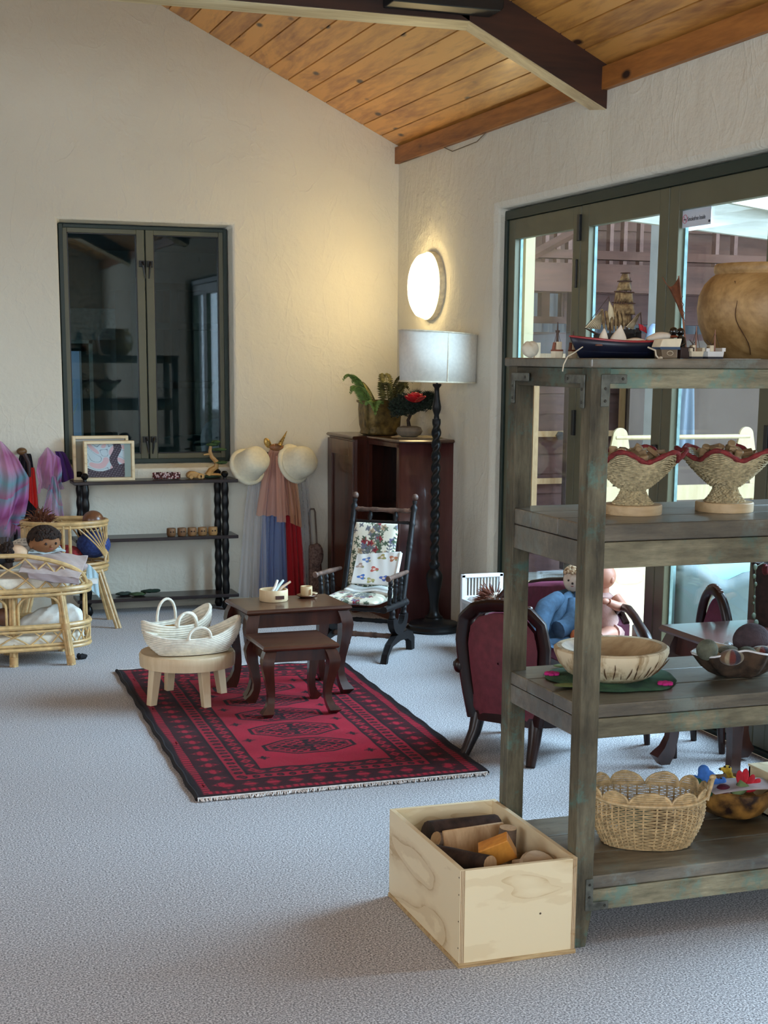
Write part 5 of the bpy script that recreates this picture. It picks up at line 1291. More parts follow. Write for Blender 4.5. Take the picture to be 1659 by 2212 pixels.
# mirror trays
def tray(name, label, px0, px1, py0, py1, Y, depth, rotz_, paint):
    a = fy(px0, py1, Y); b = fy(px1, py0, Y); w, h = b.x-a.x, .786
    z0, z1 = .7855, .7855+(b.z-a.z)
    t = thing(name, label, 'tray', ((a.x+b.x)/2, Y, z0)); fr = .016
    for (x0, x1, za, zb_) in ((a.x, a.x+fr, z0, z1), (b.x-fr, b.x, z0, z1), (a.x+fr, b.x-fr, z0, z0+fr), (a.x+fr, b.x-fr, z1-fr, z1)):
        part('frame_side', MB().ext((x0, Y, za), (x1, Y+depth, zb_)), mPly, t, bevel=.0015, smooth=0)
    part('back_panel', MB().ext((a.x+fr*.5, Y+depth-.008, z0+fr*.5), (b.x-fr*.5, Y+depth-.003, z1-fr*.5)), mPlyEdge, t, smooth=0)
    nu, nv = 120, 120; u, v = np.meshgrid(np.linspace(0, 1, nu), np.linspace(0, 1, nv))
    P = np.stack([a.x+fr+u*(w-2*fr), np.full_like(u, Y+depth-.010), z0+fr+v*(z1-z0-2*fr)], -1)
    if paint:
        n = np.sin(u*9+3*np.sin(v*7+u*4))+np.sin(v*12+4*np.sin(u*6)); C = np.ones(u.shape+(3,))*np.array(S(196, 212, 220))
        C[n > .7] = np.array(S(214, 182, 188)); C[(n > -.35) & (n < -.15)] = np.array(S(120, 140, 156))
        dark = (v < .30-.12*np.sin(u*5)) | ((np.abs(u-.66-.05*np.sin(v*9)) < .09) & (v > .1)); tx = np.sin(u*60+v*25)*np.sin(v*70-u*30)
        C[dark] = np.array(S(70, 62, 74)); C[dark & (tx > .4)] = np.array(S(110, 104, 116))
        C[u > .86] = np.array(S(172, 202, 206))
    else:
        C = np.ones(u.shape+(3,))*np.array(S(150, 140, 118)); C[v > .93] = np.array(S(220, 220, 214))
    cgrid('mirror_panel', P, C, dyed('glossy_print', .15, 0, 0, spec=.6), t)
    return t
tray('mirror_tray', 'larger plain wooden tray frame standing behind the marbled one', 160, 277, 942, 1038, 8.745, .05, 0, False)
tray('marbled_tray', 'smaller wooden tray with marbled mirror panel on the dark shelf', 184, 290, 955, 1042, 8.66, .055, 0, True)
# bangle of beads, toy car, toy bonsai
c = fz(354, 1032, .786)
t = thing('bead_bangle', 'sparkling pink and brown beaded ring lying on the dark shelf', 'bangle', (c.x, c.y, .786))
random.seed(5)
cols = [plain('bead_%d' % i, cc, .25, .1, 40, coat=.4) for i, cc in enumerate((S(112, 58, 62), S(226, 196, 196), S(74, 38, 44)))]
for row in range(4):
    mbs = [MB(), MB(), MB()]
    for k in range(34):
        a = 2*PI*(k+.5*(row % 2))/34
        mbs[random.randrange(3)].ell((c.x+.078*math.cos(a), 8.70+.045*math.sin(a), .793+row*.0085), (.0062, .0062, .0055), None, 6, 4)
    for i in range(3):
        o = part('bead_row', mbs[i], cols[i], t); o['kind'] = 'stuff'
c = fz(417, 1032, .786)
t = thing('wooden_car', 'small rounded wooden toy car on the dark shelf', 'toy car', (c.x, 8.68, .786))
mToyW = wood('honey_wood', S(206, 164, 100), S(168, 122, 66), 'X', 8, .45)
n = 12; pr = [(-.045, .004), (.05, .004), (.055, .018), (.045, .028), (.02, .032), (.0, .042), (-.03, .043), (-.048, .032), (-.052, .015)]
V = [(c.x+p[0], 8.66, .786+p[1]) for p in pr]+[(c.x+p[0], 8.715, .786+p[1]) for p in pr]; k = len(pr)
part('body', MB().add(V, [tuple(range(k)), tuple(range(2*k-1, k-1, -1))]+[(i, k+i, k+(i+1) % k, (i+1) % k) for i in range(k)]), mToyW, t, bevel=.006)
for dx in (-.028, .022, .038):
    part('wheel', MB().lathe([(0, -.004), (.012, -.004), (.0135, 0), (.012, .004), (0, .004)], 18, M=rot('X', PI/2), c=(c.x+dx, 8.656, .7995)), mToyW, t)
c = fz(462, 1034, .786)
t = thing('toy_bonsai', 'wooden toy tree with green felt leaf pads at shelf end', 'toy tree', (c.x, 8.70, .786))
mFg = plain('green_felt', S(66, 92, 50), .95, .3, 60, bump=.3); mFg2 = plain('dark_green_felt', S(44, 66, 46), .95, .25, 60)
part('base', MB().ell((c.x+.0, 8.70, .795), (.06, .035, .011), su=20, sv=8), mFg2, t)
part('trunk', MB().tube([(c.x-.02, 8.70, .80), (c.x-.005, 8.70, .832), (c.x+.025, 8.695, .85), (c.x+.028, 8.69, .88), (c.x+.0, 8.69, .91), (c.x-.012, 8.69, .945), (c.x-.005, 8.69, .99)], [.026, .019, .016, .0145, .013, .011, .008], 8), mToyW, t)
part('root', MB().ell((c.x+.012, 8.70, .804), (.045, .02, .012)), mToyW, t)
part('branch', MB().tube([(c.x-.005, 8.69, .93), (c.x-.05, 8.69, .925)], [.008, .004], 6), mToyW, t)
for (dx, z, rx) in ((.005, .985, .042), (.045, .955, .045), (.055, .878, .04), (.025, 1.0, .03)):
    part('leaf_pad', MB().ell((c.x+dx, 8.69, z), (rx, .028, .010), None, 18, 8, fn=lambda p: 1+.1*math.sin(8*math.atan2(p.y, p.x))), mFg, t)
# five little wooden cups with faces
mFace = plain('burnt_mark', S(40, 26, 20), .7)
for k, px_ in enumerate((370, 393, 415, 437, 460)):
    c = fy(px_, 1150, 8.64)
    cc = [S(122, 88, 56), S(128, 92, 60), S(142, 104, 66), S(156, 116, 72), S(176, 134, 82)][k]
    t = thing('wooden_cup', ('darkest wooden face cup at the left end of the row', 'second face cup from the left, dark brown', 'middle wooden face cup of the five', 'second face cup from the right, light brown', 'palest wooden face cup beside the bobbin post')[k], 'cup', (c.x, 8.64, .452), 'row of five face cups')
    part('cup', MB().lathe([(0, .001), (.023, .001), (.028, .012), (.027, .042), (.0255, .048), (.021, .048), (.021, .02), (0, .02)], 20, (c.x, 8.64, .452)), plain('cup_wood_%d' % k, cc, .5, .12, 30), t)
    for dx in (-.008, .008):
        part('face_mark', MB().ell((c.x+dx, 8.6135, .480), (.0048, .003, .004), None, 8, 6), mFace, t)
# felt leaves on the bottom tier
for k, (px_, py_, rx, lab) in enumerate(((288, 1278, .05, 'pale green felt leaf on the bottom tier'), (315, 1274, .06, 'dark green felt leaf lying on the bottom tier'), (256, 1274, .05, 'grey-green felt leaf end on the bottom tier'))):
    c = fz(px_, py_, .1)
    o = part('felt_leaf', MB().ell((c.x, 8.68+.02*k, .1095+.012*(k == 1)), (rx, .04, .010), rotz(.2*k), 18, 8, fn=lambda p: 1+.12*math.sin(5*math.atan2(p.y, p.x))), (plain('leaf_felt_a', S(70, 92, 60), .95, .2, 50), plain('leaf_felt_b', S(30, 54, 40), .95, .2, 50), plain('leaf_felt_c', S(58, 70, 62), .95, .2, 50))[k]); tag(o, lab, 'felt leaf')

# ------------------------------------------------------------------ hanging dress-ups right of the window
YH = 8.80
hook = thing('wall_hook', 'small dark hook rail holding the dress-ups', 'hook', (fy(600, 975, YH).x, YH, fy(600, 975, YH).z))
h0, h1 = fy(540, 985, 8.82), fy(650, 985, 8.82)
part('hook_rail', MB().ext((h0.x, 8.815, h0.z-.02), (h1.x, YG-.001, h0.z+.02)), mShelfDk, hook, bevel=.003)
for px_ in (548, 598, 646):
    q = fy(px_, 985, 8.8); part('peg', MB().tube([(q.x, 8.82, q.z), (q.x, 8.74, q.z+.012)], .008, 8), mShelfDk, hook)
def feltHat(label, px_, py_, axis, flip):
    c = fy(px_, py_, 8.69); ax = Vector(axis).normalized()
    t = thing('felt_hat', label, 'hat', (c.x, 8.69, c.z), 'cream felt hats on the hooks')
    R = Vector((0, 0, 1)).rotation_difference(ax).to_matrix()
    o_ = Vector(c)-ax*.045
    prof = [(0, .138), (.035, .137), (.062, .130), (.082, .115), (.091, .09), (.095, .055), (.098, .02), (.102, .0), (.109, -.018), (.110, -.03), (.098, -.034), (.092, -.015), (.086, .05), (.06, .10), (0, .118)]
    fn = lambda a, z: 1+.05*math.sin(2*a+flip)+.015*math.sin(5*a)
    part('crown', MB().lathe(prof, 40, c=o_, M=R, fn=fn), mFelt, t, sub=1)
    ring = [o_+R @ Vector((.108*(1+.05*math.sin(4*PI*k/32+flip))*math.cos(2*PI*k/32), .108*(1+.05*math.sin(4*PI*k/32+flip))*math.sin(2*PI*k/32), -.012)) for k in range(32)]
    part('brim_roll', MB().tube(ring, .015, 10, closed=True), mFelt, t)
    return t
feltHat('cream felt hat with rolled brim left of the dress-ups', 545, 1000, (.32, -.72, .42), 0)
feltHat('cream felt hat with creased crown right of the dress-ups', 648, 998, (.42, -.75, .22), 2)
def drape(name, label, cat, top, bot, Y, folds, amp, colf, mat, gather=.5, nu=90, nv=70, group=None, scal=0, parent=None):
    """hanging cloth between top segment (px) and bottom segment (px), with pleats"""
    t0, t1 = fy(*top[0], Y), fy(*top[1], Y); b0, b1 = fy(*bot[0], Y), fy(*bot[1], Y)
    u, v = np.meshgrid(np.linspace(0, 1, nu), np.linspace(0, 1, nv)); sd_ = (t0.x*37) % 6
    uw = u+.07*np.sin(u*7+sd_)+.04*np.sin(u*17+sd_*2)+.05*v*np.sin(u*4+sd_)
    T = np.array(t0)*(1-u)[..., None]+np.array(t1)*u[..., None]; B = np.array(b0)*(1-u)[..., None]+np.array(b1)*u[..., None]
    e = v**gather
    P = T*(1-v)[..., None]+B*v[..., None]
    P[..., 0] = T[..., 0]*(1-e)+B[..., 0]*e
    P[..., 1] += amp*np.sin(uw*folds*2*PI+.8*np.sin(v*4+sd_))*(.35+.65*v)+.25*amp*np.sin(uw*folds*3.7*PI+2)
    if scal: P[..., 2] -= scal*v*np.abs(np.sin(u*folds*PI*.8))
    C = colf(u, v)
    C = C*(.96+.04*np.sin(uw*folds*2*PI))[..., None]
    o = cgrid(name, P, np.clip(C, 0, 1), mat)
    return tag(o, label, cat, group)
flat = lambda c: (lambda u, v: np.ones(u.shape+(3,))*np.array(c))
grad = lambda *cs: (lambda u, v: np.stack([np.interp(v, np.linspace(0, 1, len(cs)), [c[i] for c in cs]) for i in range(3)], -1))
drape('blue_cape', 'royal blue satin cape hanging below the hats', 'cape', ((590, 1000), (612, 1000)), ((558, 1285), (640, 1285)), 8.795, 4, .010, flat(S(34, 48, 128)), mDye)
drape('red_cape', 'red satin cape hanging right of the blue one', 'cape', ((606, 1000), (622, 1000)), ((622, 1290), (662, 1290)), 8.775, 3, .010, flat(S(168, 24, 34)), mDye)
drape('white_veil', 'long white tulle veil hanging under the left hat', 'veil', ((548, 1020), (572, 1020)), ((515, 1290), (575, 1290)), 8.76, 4, .016, flat(S(226, 226, 234)), mVeil)
drape('blue_veil', 'pale blue tulle veil over the blue cape', 'veil', ((575, 1040), (610, 1040)), ((560, 1280), (622, 1280)), 8.755, 5, .012, flat(S(172, 192, 230)), mVeil)
drape('lace_veil', 'grey-white lace veil hanging below the right hat', 'veil', ((640, 1025), (660, 1025)), ((655, 1280), (682, 1285)), 8.765, 3, .012, lambda u, v: np.ones(u.shape+(3,))*np.array(S(176, 178, 184))*(1+.18*np.sign(np.sin(u*40)*np.sin(v*90)))[..., None], mVeil)
def peach(u, v): return np.stack([np.interp(v, [0, 1], [S(232, 172, 152)[i], S(226, 172, 148)[i]]) for i in range(3)], -1)*(1+.02*np.sin(u*23))[..., None]
drape('peach_tulle_skirt', 'peach tulle skirt spread below the hats', 'skirt', ((590, 962), (612, 962)), ((552, 1112), (648, 1112)), 8.735, 7, .012, peach, mTulle, .55, scal=.01)
drape('peach_tulle_scarf', 'long peach tulle scarf over the skirt', 'scarf', ((596, 985), (612, 985)), ((598, 1128), (618, 1128)), 8.70, 2, .008, peach, mTulle, .6)
drape('tan_tulle_scarf', 'tan tulle scarf falling over the red cape', 'scarf', ((612, 990), (632, 1000)), ((628, 1130), (652, 1140)), 8.725, 3, .010, flat(S(206, 150, 112)), mTulle, .6)
# unicorn headband
c = fy(602, 962, 8.715)
t = thing('unicorn_headband', 'gold unicorn-horn headband hanging on the peg', 'headband', (c.x, 8.715, c.z))
mGold = plain('gold_lame', S(196, 158, 84), .35, .3, 80, metal=.6)
tip = fy(620, 931, 8.70); bs = fy(604, 962, 8.70)
hp_ = [bs.lerp(tip, i/20) for i in range(21)]
part('horn', MB().tube(hp_, [.014*(1-i/21)*(1+.12*math.sin(i*1.9))+.001 for i in range(21)], 12), mGold, t)
part('ear', MB().ell(fy(578, 957, 8.72), (.020, .008, .033), rot('Y', -.5)), mGold, t); part('crown_pad', MB().ell(fy(597, 966, 8.715), (.045, .014, .022), None, 14, 8), plain('band_brown', S(150, 98, 56), .4, coat=.3), t)
part('band', MB().tube([fy(585, 965, 8.72)+Vector((.002*i, -.012*math.sin(PI*i/12), -.012*math.sin(PI*i/6))) for i in range(13)], .006, 8), plain('band_brown', S(150, 98, 56), .4, coat=.3), t)
# patterned trolley bag by the cabinet
c = fz(682, 1285, 0); YT = 8.70
t = thing('toy_trolley', 'brown patterned wheeled toy bag leaning on the wall', 'trolley bag', (c.x, YT, 0))
mTap = plain('brown_tapestry', S(134, 110, 100), .9, .35, 90, c2=S(74, 52, 50))
a = fy(670, 1145, YT); b = fy(698, 1285, YT)
rg = []
for (z, w, d) in ((.01, .075, .05), (.03, .085, .055), (.2, .078, .05), (.33, .07, .045), (.36, .062, .04)):
    rg.append([(a.x+.04+w/2*sx, YT+d/2*sy+.05*z/.36, z) for sx, sy in ((-1, -1), (1, -1), (1, 1), (-1, 1))])
part('bag_body', MB().loft(rg), mTap, t, bevel=.012)
part('bag_flap', MB().ell((a.x+.04, YT-.01, .30), (.042, .022, .075), su=16, sv=10), mTap, t)
z1 = fy(680, 1102, YT).z
part('pull_handle', MB().tube([(a.x+.018, YT+.05, .33), (a.x+.014, YT+.07, z1-.02), (a.x+.02, YT+.07, z1), (a.x+.045, YT+.07, z1), (a.x+.052, YT+.07, z1-.02), (a.x+.058, YT+.05, .33)], .005, 8), plain('bronze_handle', S(92, 76, 66), .45, metal=.3), t)
# ------------------------------------------------------------------ play silks left of the window
def silk(u, v, ph=0):
    cs = [S(132, 176, 204), S(206, 130, 196), S(176, 76, 152), S(214, 140, 190), S(116, 178, 196), S(196, 100, 160)]
    t = (v*2.1+ph+.18*np.sin(u*6)) % 1.0*5
    return np.stack([np.interp(t, range(6), [c[i] for c in cs]) for i in range(3)], -1)
def bunch(label, pts, Y, puff, folds, ph, tilt, seed=0, name='play_silk', rep=1.6):
    """loosely hanging gathered silk: pts = (left px, right px, y px) from the hook down"""
    nu, nv = 110, 80; u, v = np.meshgrid(np.linspace(0, 1, nu), np.linspace(0, 1, nv)); ts = np.linspace(0, 1, len(pts))
    L = [fy(p[0], p[2], Y) for p in pts]; R = [fy(p[1], p[2], Y) for p in pts]
    xl = np.interp(v, ts, [p.x for p in L]); xr = np.interp(v, ts, [p.x for p in R]); z = np.interp(v, ts, [p.z for p in L])
    bow = np.sin(PI*u)**.6
    x = xl+(xr-xl)*(u+.035*np.sin(u*folds*2*PI+1)*v)
    amp = .006+.020*v
    y = Y-puff*bow*np.sin(PI*np.clip(v*.9+.12, 0, 1))-amp*np.sin(u*folds*2*PI+1.5*np.sin(v*3+seed)+seed)-.4*amp*np.sin(u*folds*5.3*PI+v*4)
    z = z-.016*np.sin(u*folds*PI*1.3+seed)*v**3-.02*(1-bow)*(1-v)
    P = np.stack([x, y, z], -1)
    C = silk(u*.8+tilt*v, v*rep/2.1+tilt*u*.25, ph)
    o = cgrid(name, P, np.clip(C*(.95+.05*np.sin(u*folds*2*PI))[..., None], 0, 1), mTulle)
    return tag(o, label, 'play silk', 'play silks on hooks')
bunch('rainbow tulle silk bunched on the wall at the photo edge', ((-15, 8, 952), (-42, 38, 985), (-52, 62, 1030), (-55, 60, 1075), (-60, 52, 1112), (-55, 40, 1140)), 8.74, .05, 3.2, .05, .5)
bunch('lower mauve tulle layer under the bunched silk at the edge', ((-50, 40, 1095), (-52, 46, 1130), (-55, 44, 1158), (-50, 34, 1185)), 8.77, .02, 3.0, .42, .2, 1.0, rep=.5)
bunch('pink and blue tulle silk hanging beside the window frame', ((96, 108, 966), (82, 130, 985), (76, 133, 1015), (82, 130, 1040), (78, 136, 1062)), 8.74, .045, 2.2, .95, .6, 2.0, rep=.75)
bunch('blue-pink tulle tail gathered below the window-side silk', ((108, 122, 1028), (100, 130, 1060), (92, 134, 1095), (86, 138, 1132)), 8.71, .03, 3.0, .55, .1, .5, rep=.9)
drape('purple_silk', 'dark purple silk corner behind the tray', 'play silk', ((118, 975), (134, 975)), ((128, 1045), (162, 1032)), 8.76, 2, .01, flat(S(64, 26, 92)), mDye, .5, group='play silks on hooks')
drape('red_silk', 'bright red silk showing between the tulle silks', 'play silk', ((62, 1010), (74, 1010)), ((56, 1075), (84, 1105)), 8.75, 2, .01, flat(S(206, 34, 28)), mDye, .6, group='play silks on hooks')
drape('navy_cape', 'black cape hanging between the silks', 'cape', ((44, 980), (66, 980)), ((28, 1190), (90, 1190)), 8.77, 4, .012, flat(S(20, 18, 30)), mDye, .6)
drape('grey_dress', 'grey-brown dress bottom under the mauve tulle', 'dress', ((-20, 1160), (20, 1160)), ((-30, 1235), (30, 1235)), 8.74, 3, .02, flat(S(108, 100, 98)), mDye, .5)
t = thing('wooden_coat_peg', 'brown rounded coat peg behind the silks', 'peg', fy(45, 985, 8.8))
part('peg_head', MB().ell(fy(47, 975, 8.76), (.03, .03, .022), su=16, sv=10), plain('bronze_peg', S(104, 74, 42), .4, .2, 30), t)
part('peg_stem', MB().tube([fy(47, 977, 8.76), Vector((fy(47, 977, 8.76).x, YG-.001, fy(47, 977, 8.76).z))], .012, 8), plain('bronze_peg', S(104, 74, 42)), t)
part('peg_arm', MB().tube([fy(52, 980, 8.75), fy(62, 1000, 8.745), fy(64, 1030, 8.75)], [.014, .012, .01], 8), plain('dark_leather', S(52, 28, 24), .6), t)
# ------------------------------------------------------------------ rattan doll bed (two levels), left
bc = Vector((.602, 7.44, 0)); ba, bb = .39, .185
def stad(f, k=1.0, n=2.6):
    a = 2*PI*f; c_, s_ = math.cos(a), math.sin(a)
    return Vector((bc.x+ba*k*math.copysign(abs(c_)**(2/n), c_), bc.y+bb*k*math.copysign(abs(s_)**(2/n), s_), 0))
def ringpts(k, z, n=64): return [stad(i/n, k)+Vector((0, 0, z)) for i in range(n)]
rb = thing('rattan_doll_bed', 'two-level rattan doll bed with lattice sides at photo edge', 'doll bed', bc)
zz = lambda y: fy(100, y, 7.26).z
zB, zL, zU, zT = .085, .195, .375, .545
for (nm, k, z, r) in (('bottom_ring', 1.0, zB, .010), ('bottom_ring', 1.0, zB+.02, .007), ('lower_rim', 1.0, zL, .013), ('lower_rim', 1.0, zL-.022, .007), ('upper_rim', 1.02, zU, .014), ('upper_rim', 1.02, zU-.024, .008)):
    part(nm, MB().tube(ringpts(k, z), r, 8, closed=True), mRattan, rb)
part('lower_deck', MB().loft([ringpts(.97, zB+.008), ringpts(.97, zB+.014)]), mWicker, rb)
part('upper_deck', MB().loft([ringpts(.98, zU-.012), ringpts(.98, zU-.004)]), mWicker, rb)
n = 26
for i in range(n):      # crossing canes of the lower lattice
    for sg in (-1, 1):
        pts = [stad((i+.5*sg*j/4*1.6)/n, .995+.01*sg)+Vector((0, 0, zB+.02+(zL-.022-zB-.02)*j/4)) for j in range(5)]
        part('lattice_cane', MB().tube(pts, .0042, 6), mRattan, rb)
legs = [(.602, 7.285, .612, 7.30), (.876, 7.253, .835, 7.29), (.33, 7.26, .37, 7.29), (.602, 7.60, .602, 7.585), (.876, 7.62, .835, 7.59), (.33, 7.62, .37, 7.59)]
for (x0, y0, x1, y1) in legs:
    lg = part('leg', MB().tube([(x0-.011, y0, 0), (x1-.011, y1, zU)], .0105, 8).tube([(x0+.011, y0, 0), (x1+.011, y1, zU)], .0105, 8).tube([(x0+.0, y0-.012, .0), (x1, y1-.012, zU)], .0095, 8), mRattan, rb)
    part('leg_wrap', MB().tube([(x0, y0-.003, .012), (x0+(x1-x0)*.14, y0-.003, .05)], .021, 10), plain('rattan_wrap', S(190, 150, 98), .5, .1, 40), lg)
    part('leg_wrap', MB().tube([(x0+(x1-x0)*.5-.0, y0+(y1-y0)*.5-.003, zL-.02), (x0+(x1-x0)*.55, y0+(y1-y0)*.55-.003, zL+.01)], .020, 10), plain('rattan_wrap', S(190, 150, 98)), lg)
def arch(p, q, z0, z1, r=.0065):
    p, q = Vector((p[0], p[1], 0)), Vector((q[0], q[1], 0)); pts = [p+Vector((0, 0, z0))]
    for i in range(13):
        a = PI*i/12; pts.append(p.lerp(q, .5-.5*math.cos(a))+Vector((0, 0, z0+(z1-z0)*(.62+.38*math.sin(a)))))
    pts.append(q+Vector((0, 0, z0))); return MB().tube(pts, r, 7)
part('arch_cane', arch((.632, 7.285), (.832, 7.275), zL, zU-.026), mRattan, rb); part('arch_cane', arch((.39, 7.275), (.575, 7.285), zL, zU-.026), mRattan, rb)
part('arch_cane', arch(tuple(stad(.92).xy), tuple(stad(.03).xy), zL, zU-.026), mRattan, rb); part('arch_cane', arch(tuple(stad(.04).xy), tuple(stad(.13).xy), zL, zU-.026), mRattan, rb)
# guard rail lattice rising to the left, on the front side
def guard(f):           # f along the front from right (0) to left (1): height of the guard
    return .02+.155*min(1, (f/.42))**.62 if f < .42 else .175
fr = lambda f: stad((.93-.40*f) % 1.0, 1.02)
part('guard_rail', MB().tube([fr(i/30)+Vector((0, 0, zU+guard(i/30))) for i in range(31)], .0115, 8), mRattan, rb)
for i in range(13):
    for sg in (-1, 1):
        f0 = i/11; pts = []
        for j in range(9):
            f = f0+sg*.15*j/8
            if f < 0 or f > 1.02: break
            h = guard(min(1, f))*j/8*1.0
            pts.append(fr(min(1, f))+Vector((0, 0, zU+h)))
        if len(pts) > 3: part('guard_cane', MB().tube(pts, .0048, 6), mRattan, rb)
bk_ = lambda f: stad((.07+.40*f) % 1.0, 1.02)
part('guard_rail', MB().tube([bk_(i/30)+Vector((0, 0, zU+guard(i/30))) for i in range(31)], .0115, 8), mRattan, rb)
part('head_hoop', MB().tube([stad((.50+.0*i), 1.0)+Vector((.10*math.sin(PI*i/20)*0+.30, -.17+.34*i/20, zU+.10+.14*math.sin(PI*i/20))) for i in range(21)], .012, 8), mRattan, rb)
# bedding and dolls
o = part('doll_mattress', MB().loft([ringpts(.92, zU+.002), ringpts(.965, zU+.012), ringpts(.97, zU+.045), ringpts(.94, zU+.06), ringpts(.90, zU+.062)]), mCream); tag(o, 'cream oval mattress on the upper rattan bed level', 'mattress')
o = part('lower_mattress', MB().loft([ringpts(.90, zB+.016), ringpts(.93, zB+.03), ringpts(.92, zB+.062), ringpts(.86, zB+.068)]), mCream); tag(o, 'cream mattress on the lower rattan bed level', 'mattress')
mSkinB = plain('brown_doll_skin', S(142, 96, 62), .85, .06, 40); mSkinD = plain('dark_doll_skin', S(104, 66, 46), .6, .06, 40); mSkinP = plain('pale_doll_skin', S(226, 188, 152), .85, .05, 40); mSkinW = plain('ivory_doll_skin', S(214, 200, 182), .85, .04, 40)
mHairD = plain('dark_brown_hair', S(46, 30, 22), .9, .35, 80, bump=.6, bscale=120); mHairR = plain('auburn_hair', S(104, 56, 32), .9, .35, 80)
def curls(c, r, R, mat, parent, n, cut, size=.010, seed=1):
    random.seed(seed); mb = MB()
    for k in range(n):
        while True:
            p = Vector((random.gauss(0, 1), random.gauss(0, 1), random.gauss(0, 1))).normalized()
            if cut(p): break
        q = Vector((p.x*r[0], p.y*r[1], p.z*r[2])); q = R @ q if R is not None else q
        mb.ell(Vector(c)+q, (size, size, size), None, 7, 5)
    o = part('hair', mb, mat, parent); return o
def doll_face(parent, c, r, view, mat_eye=None):
    """eyes, nose and mouth on the side of the head that looks along view"""
    v = Vector(view).normalized(); sd = v.cross(Vector((0, 0, 1))).normalized(); up = sd.cross(v)
    for s_ in (-1, 1):
        q = (v+sd*.38*s_+up*.08).normalized(); part('eye', MB().ell(Vector(c)+Vector((q.x*r[0], q.y*r[1], q.z*r[2])), (r[0]*.09,)*3, None, 8, 6), plain('doll_eye', S(36, 24, 20), .3), parent)
    q = (v-up*.14).normalized(); part('nose', MB().ell(Vector(c)+Vector((q.x*r[0], q.y*r[1], q.z*r[2]))*1.02, (r[0]*.10,)*3, None, 8, 6), parent.children[0].data.materials[0] if len(parent.children) and parent.children[0].type == 'MESH' else mat_eye, parent)
    q = (v-up*.40).normalized(); part('mouth', MB().ell(Vector(c)+Vector((q.x*r[0], q.y*r[1], q.z*r[2])), (r[0]*.16, r[0]*.05, r[0]*.04), None, 8, 6), plain('doll_mouth', S(150, 78, 70), .6), parent)
# brown doll tucked in
hc = fy(97, 1171, 7.44); hr = (.074, .066, .058)
t = thing('cloth_doll', 'brown cloth doll with dark curls tucked up in the rattan bed', 'doll', (hc.x, 7.44, hc.z))
part('head', MB().ell(hc, hr, rot('Y', .1), 28, 18), mSkinB, t)
part('ear', MB().ell(hc+Vector((-.066, -.02, -.008)), (.014, .012, .02)), mSkinB, t)
curls(hc+Vector((0, .006, .012)), (.079, .072, .064), rot('Y', .1), mHairD, t, 420, lambda p: p.z > .18+.25*p.x-(.5 if p.y > .1 else 0), .0105, 3)
doll_face(t, hc, hr, (.32, -.93, -.12), mSkinB)
part('body', MB().ell((hc.x+.10, 7.45, zU+.085), (.11, .07, .035), su=24, sv=12), plain('doll_pyjamas', S(168, 150, 146), .9, .1, 40), t)
# muslin collar, spotted pillow, mauve blanket
def blanket(name, label, corners, amp, colr, n=(70, 50), drop=0.0, solid=.008, mat=mDye, dots=None):
    nu, nv = n; u, v = np.meshgrid(np.linspace(0, 1, nu), np.linspace(0, 1, nv)); c = [np.array(p) for p in corners]
    P = ((1-u)*(1-v))[..., None]*c[0]+(u*(1-v))[..., None]*c[1]+(u*v)[..., None]*c[2]+((1-u)*v)[..., None]*c[3]
    P[..., 2] += amp*(np.sin(u*9+v*4)*.5+np.sin(v*11-u*5)*.4+np.sin(u*23+v*17)*.2)+drop*np.sin(PI*u)*np.sin(PI*v)
    P[..., 1] += amp*.5*np.sin(u*13+v*3)
    C = np.ones((nv, nu, 3))*np.array(colr)*(1+.05*np.sin(u*60)*np.sin(v*60))[..., None]
    if dots is not None:
        d = np.hypot(((u*dots[0]) % 1)-.5, ((v*dots[1]) % 1)-.5); C[d < .3] = np.array(dots[2])
    return cgrid(name, P, C, mat, solid=solid)
A = lambda x, y, Y: tuple(fy(x, y, Y))
o = blanket('mauve_blanket', '', (A(40, 1236, 7.232), A(170, 1252, 7.232), A(190, 1202, 7.46), A(66, 1190, 7.46)), .008, S(176, 158, 152), drop=.030); tag(o, 'mauve-brown muslin blanket folded over the cloth doll', 'blanket')
o = blanket('mauve_blanket_fold', '', (A(62, 1250, 7.225), A(170, 1264, 7.225), A(171, 1250, 7.232), A(58, 1236, 7.232)), .004, S(150, 132, 130)); tag(o, 'lower fold of the mauve blanket at the bed edge', 'blanket')
o = blanket('muslin_bib', '', (A(60, 1196, 7.40), A(142, 1192, 7.40), A(122, 1172, 7.43), A(68, 1188, 7.44)), .006, S(176, 194, 198), dots=(5, 3, S(120, 132, 130))); tag(o, 'pale blue patterned muslin under the doll chin', 'cloth')
pc_ = fy(55, 1178, 7.50)
nu, nv = 40, 24; th_, ph_ = np.meshgrid(np.linspace(0, 2*PI, nu, endpoint=False), np.linspace(0, PI, nv))
P = np.stack([pc_.x+.075*np.sin(ph_)*np.cos(th_), 7.52+.05*np.sin(ph_)*np.sin(th_), pc_.z-.01+.045*np.cos(ph_)], -1)
C = np.ones((nv, nu, 3))*np.array(S(214, 212, 204)); dd_ = np.hypot(((th_*2.5) % 1)-.5, ((ph_*2.6) % 1)-.5); C[dd_ < .3] = np.array(S(132, 134, 130))
tag(cgrid('spotted_pillow', P, C, mDye, cyc=True), 'white pillow with grey spots behind the cloth doll', 'pillow')
hc2 = fy(36, 1195, 7.42)
t = thing('cloth_doll', 'pale cloth doll with brown hair lying at the photo edge', 'doll', (hc2.x, 7.42, hc2.z))
part('head', MB().ell(hc2, (.055, .045, .042), None, 24, 14), mSkinP, t)
curls(hc2+Vector((-.035, 0, .006)), (.05, .046, .044), None, mHairD, t, 160, lambda p: p.x < .25, .010, 4)
part('body', MB().ell((hc2.x-.13, 7.42, hc2.z-.015), (.10, .06, .045), su=20, sv=10), plain('dark_suit', S(34, 28, 30), .9), t)
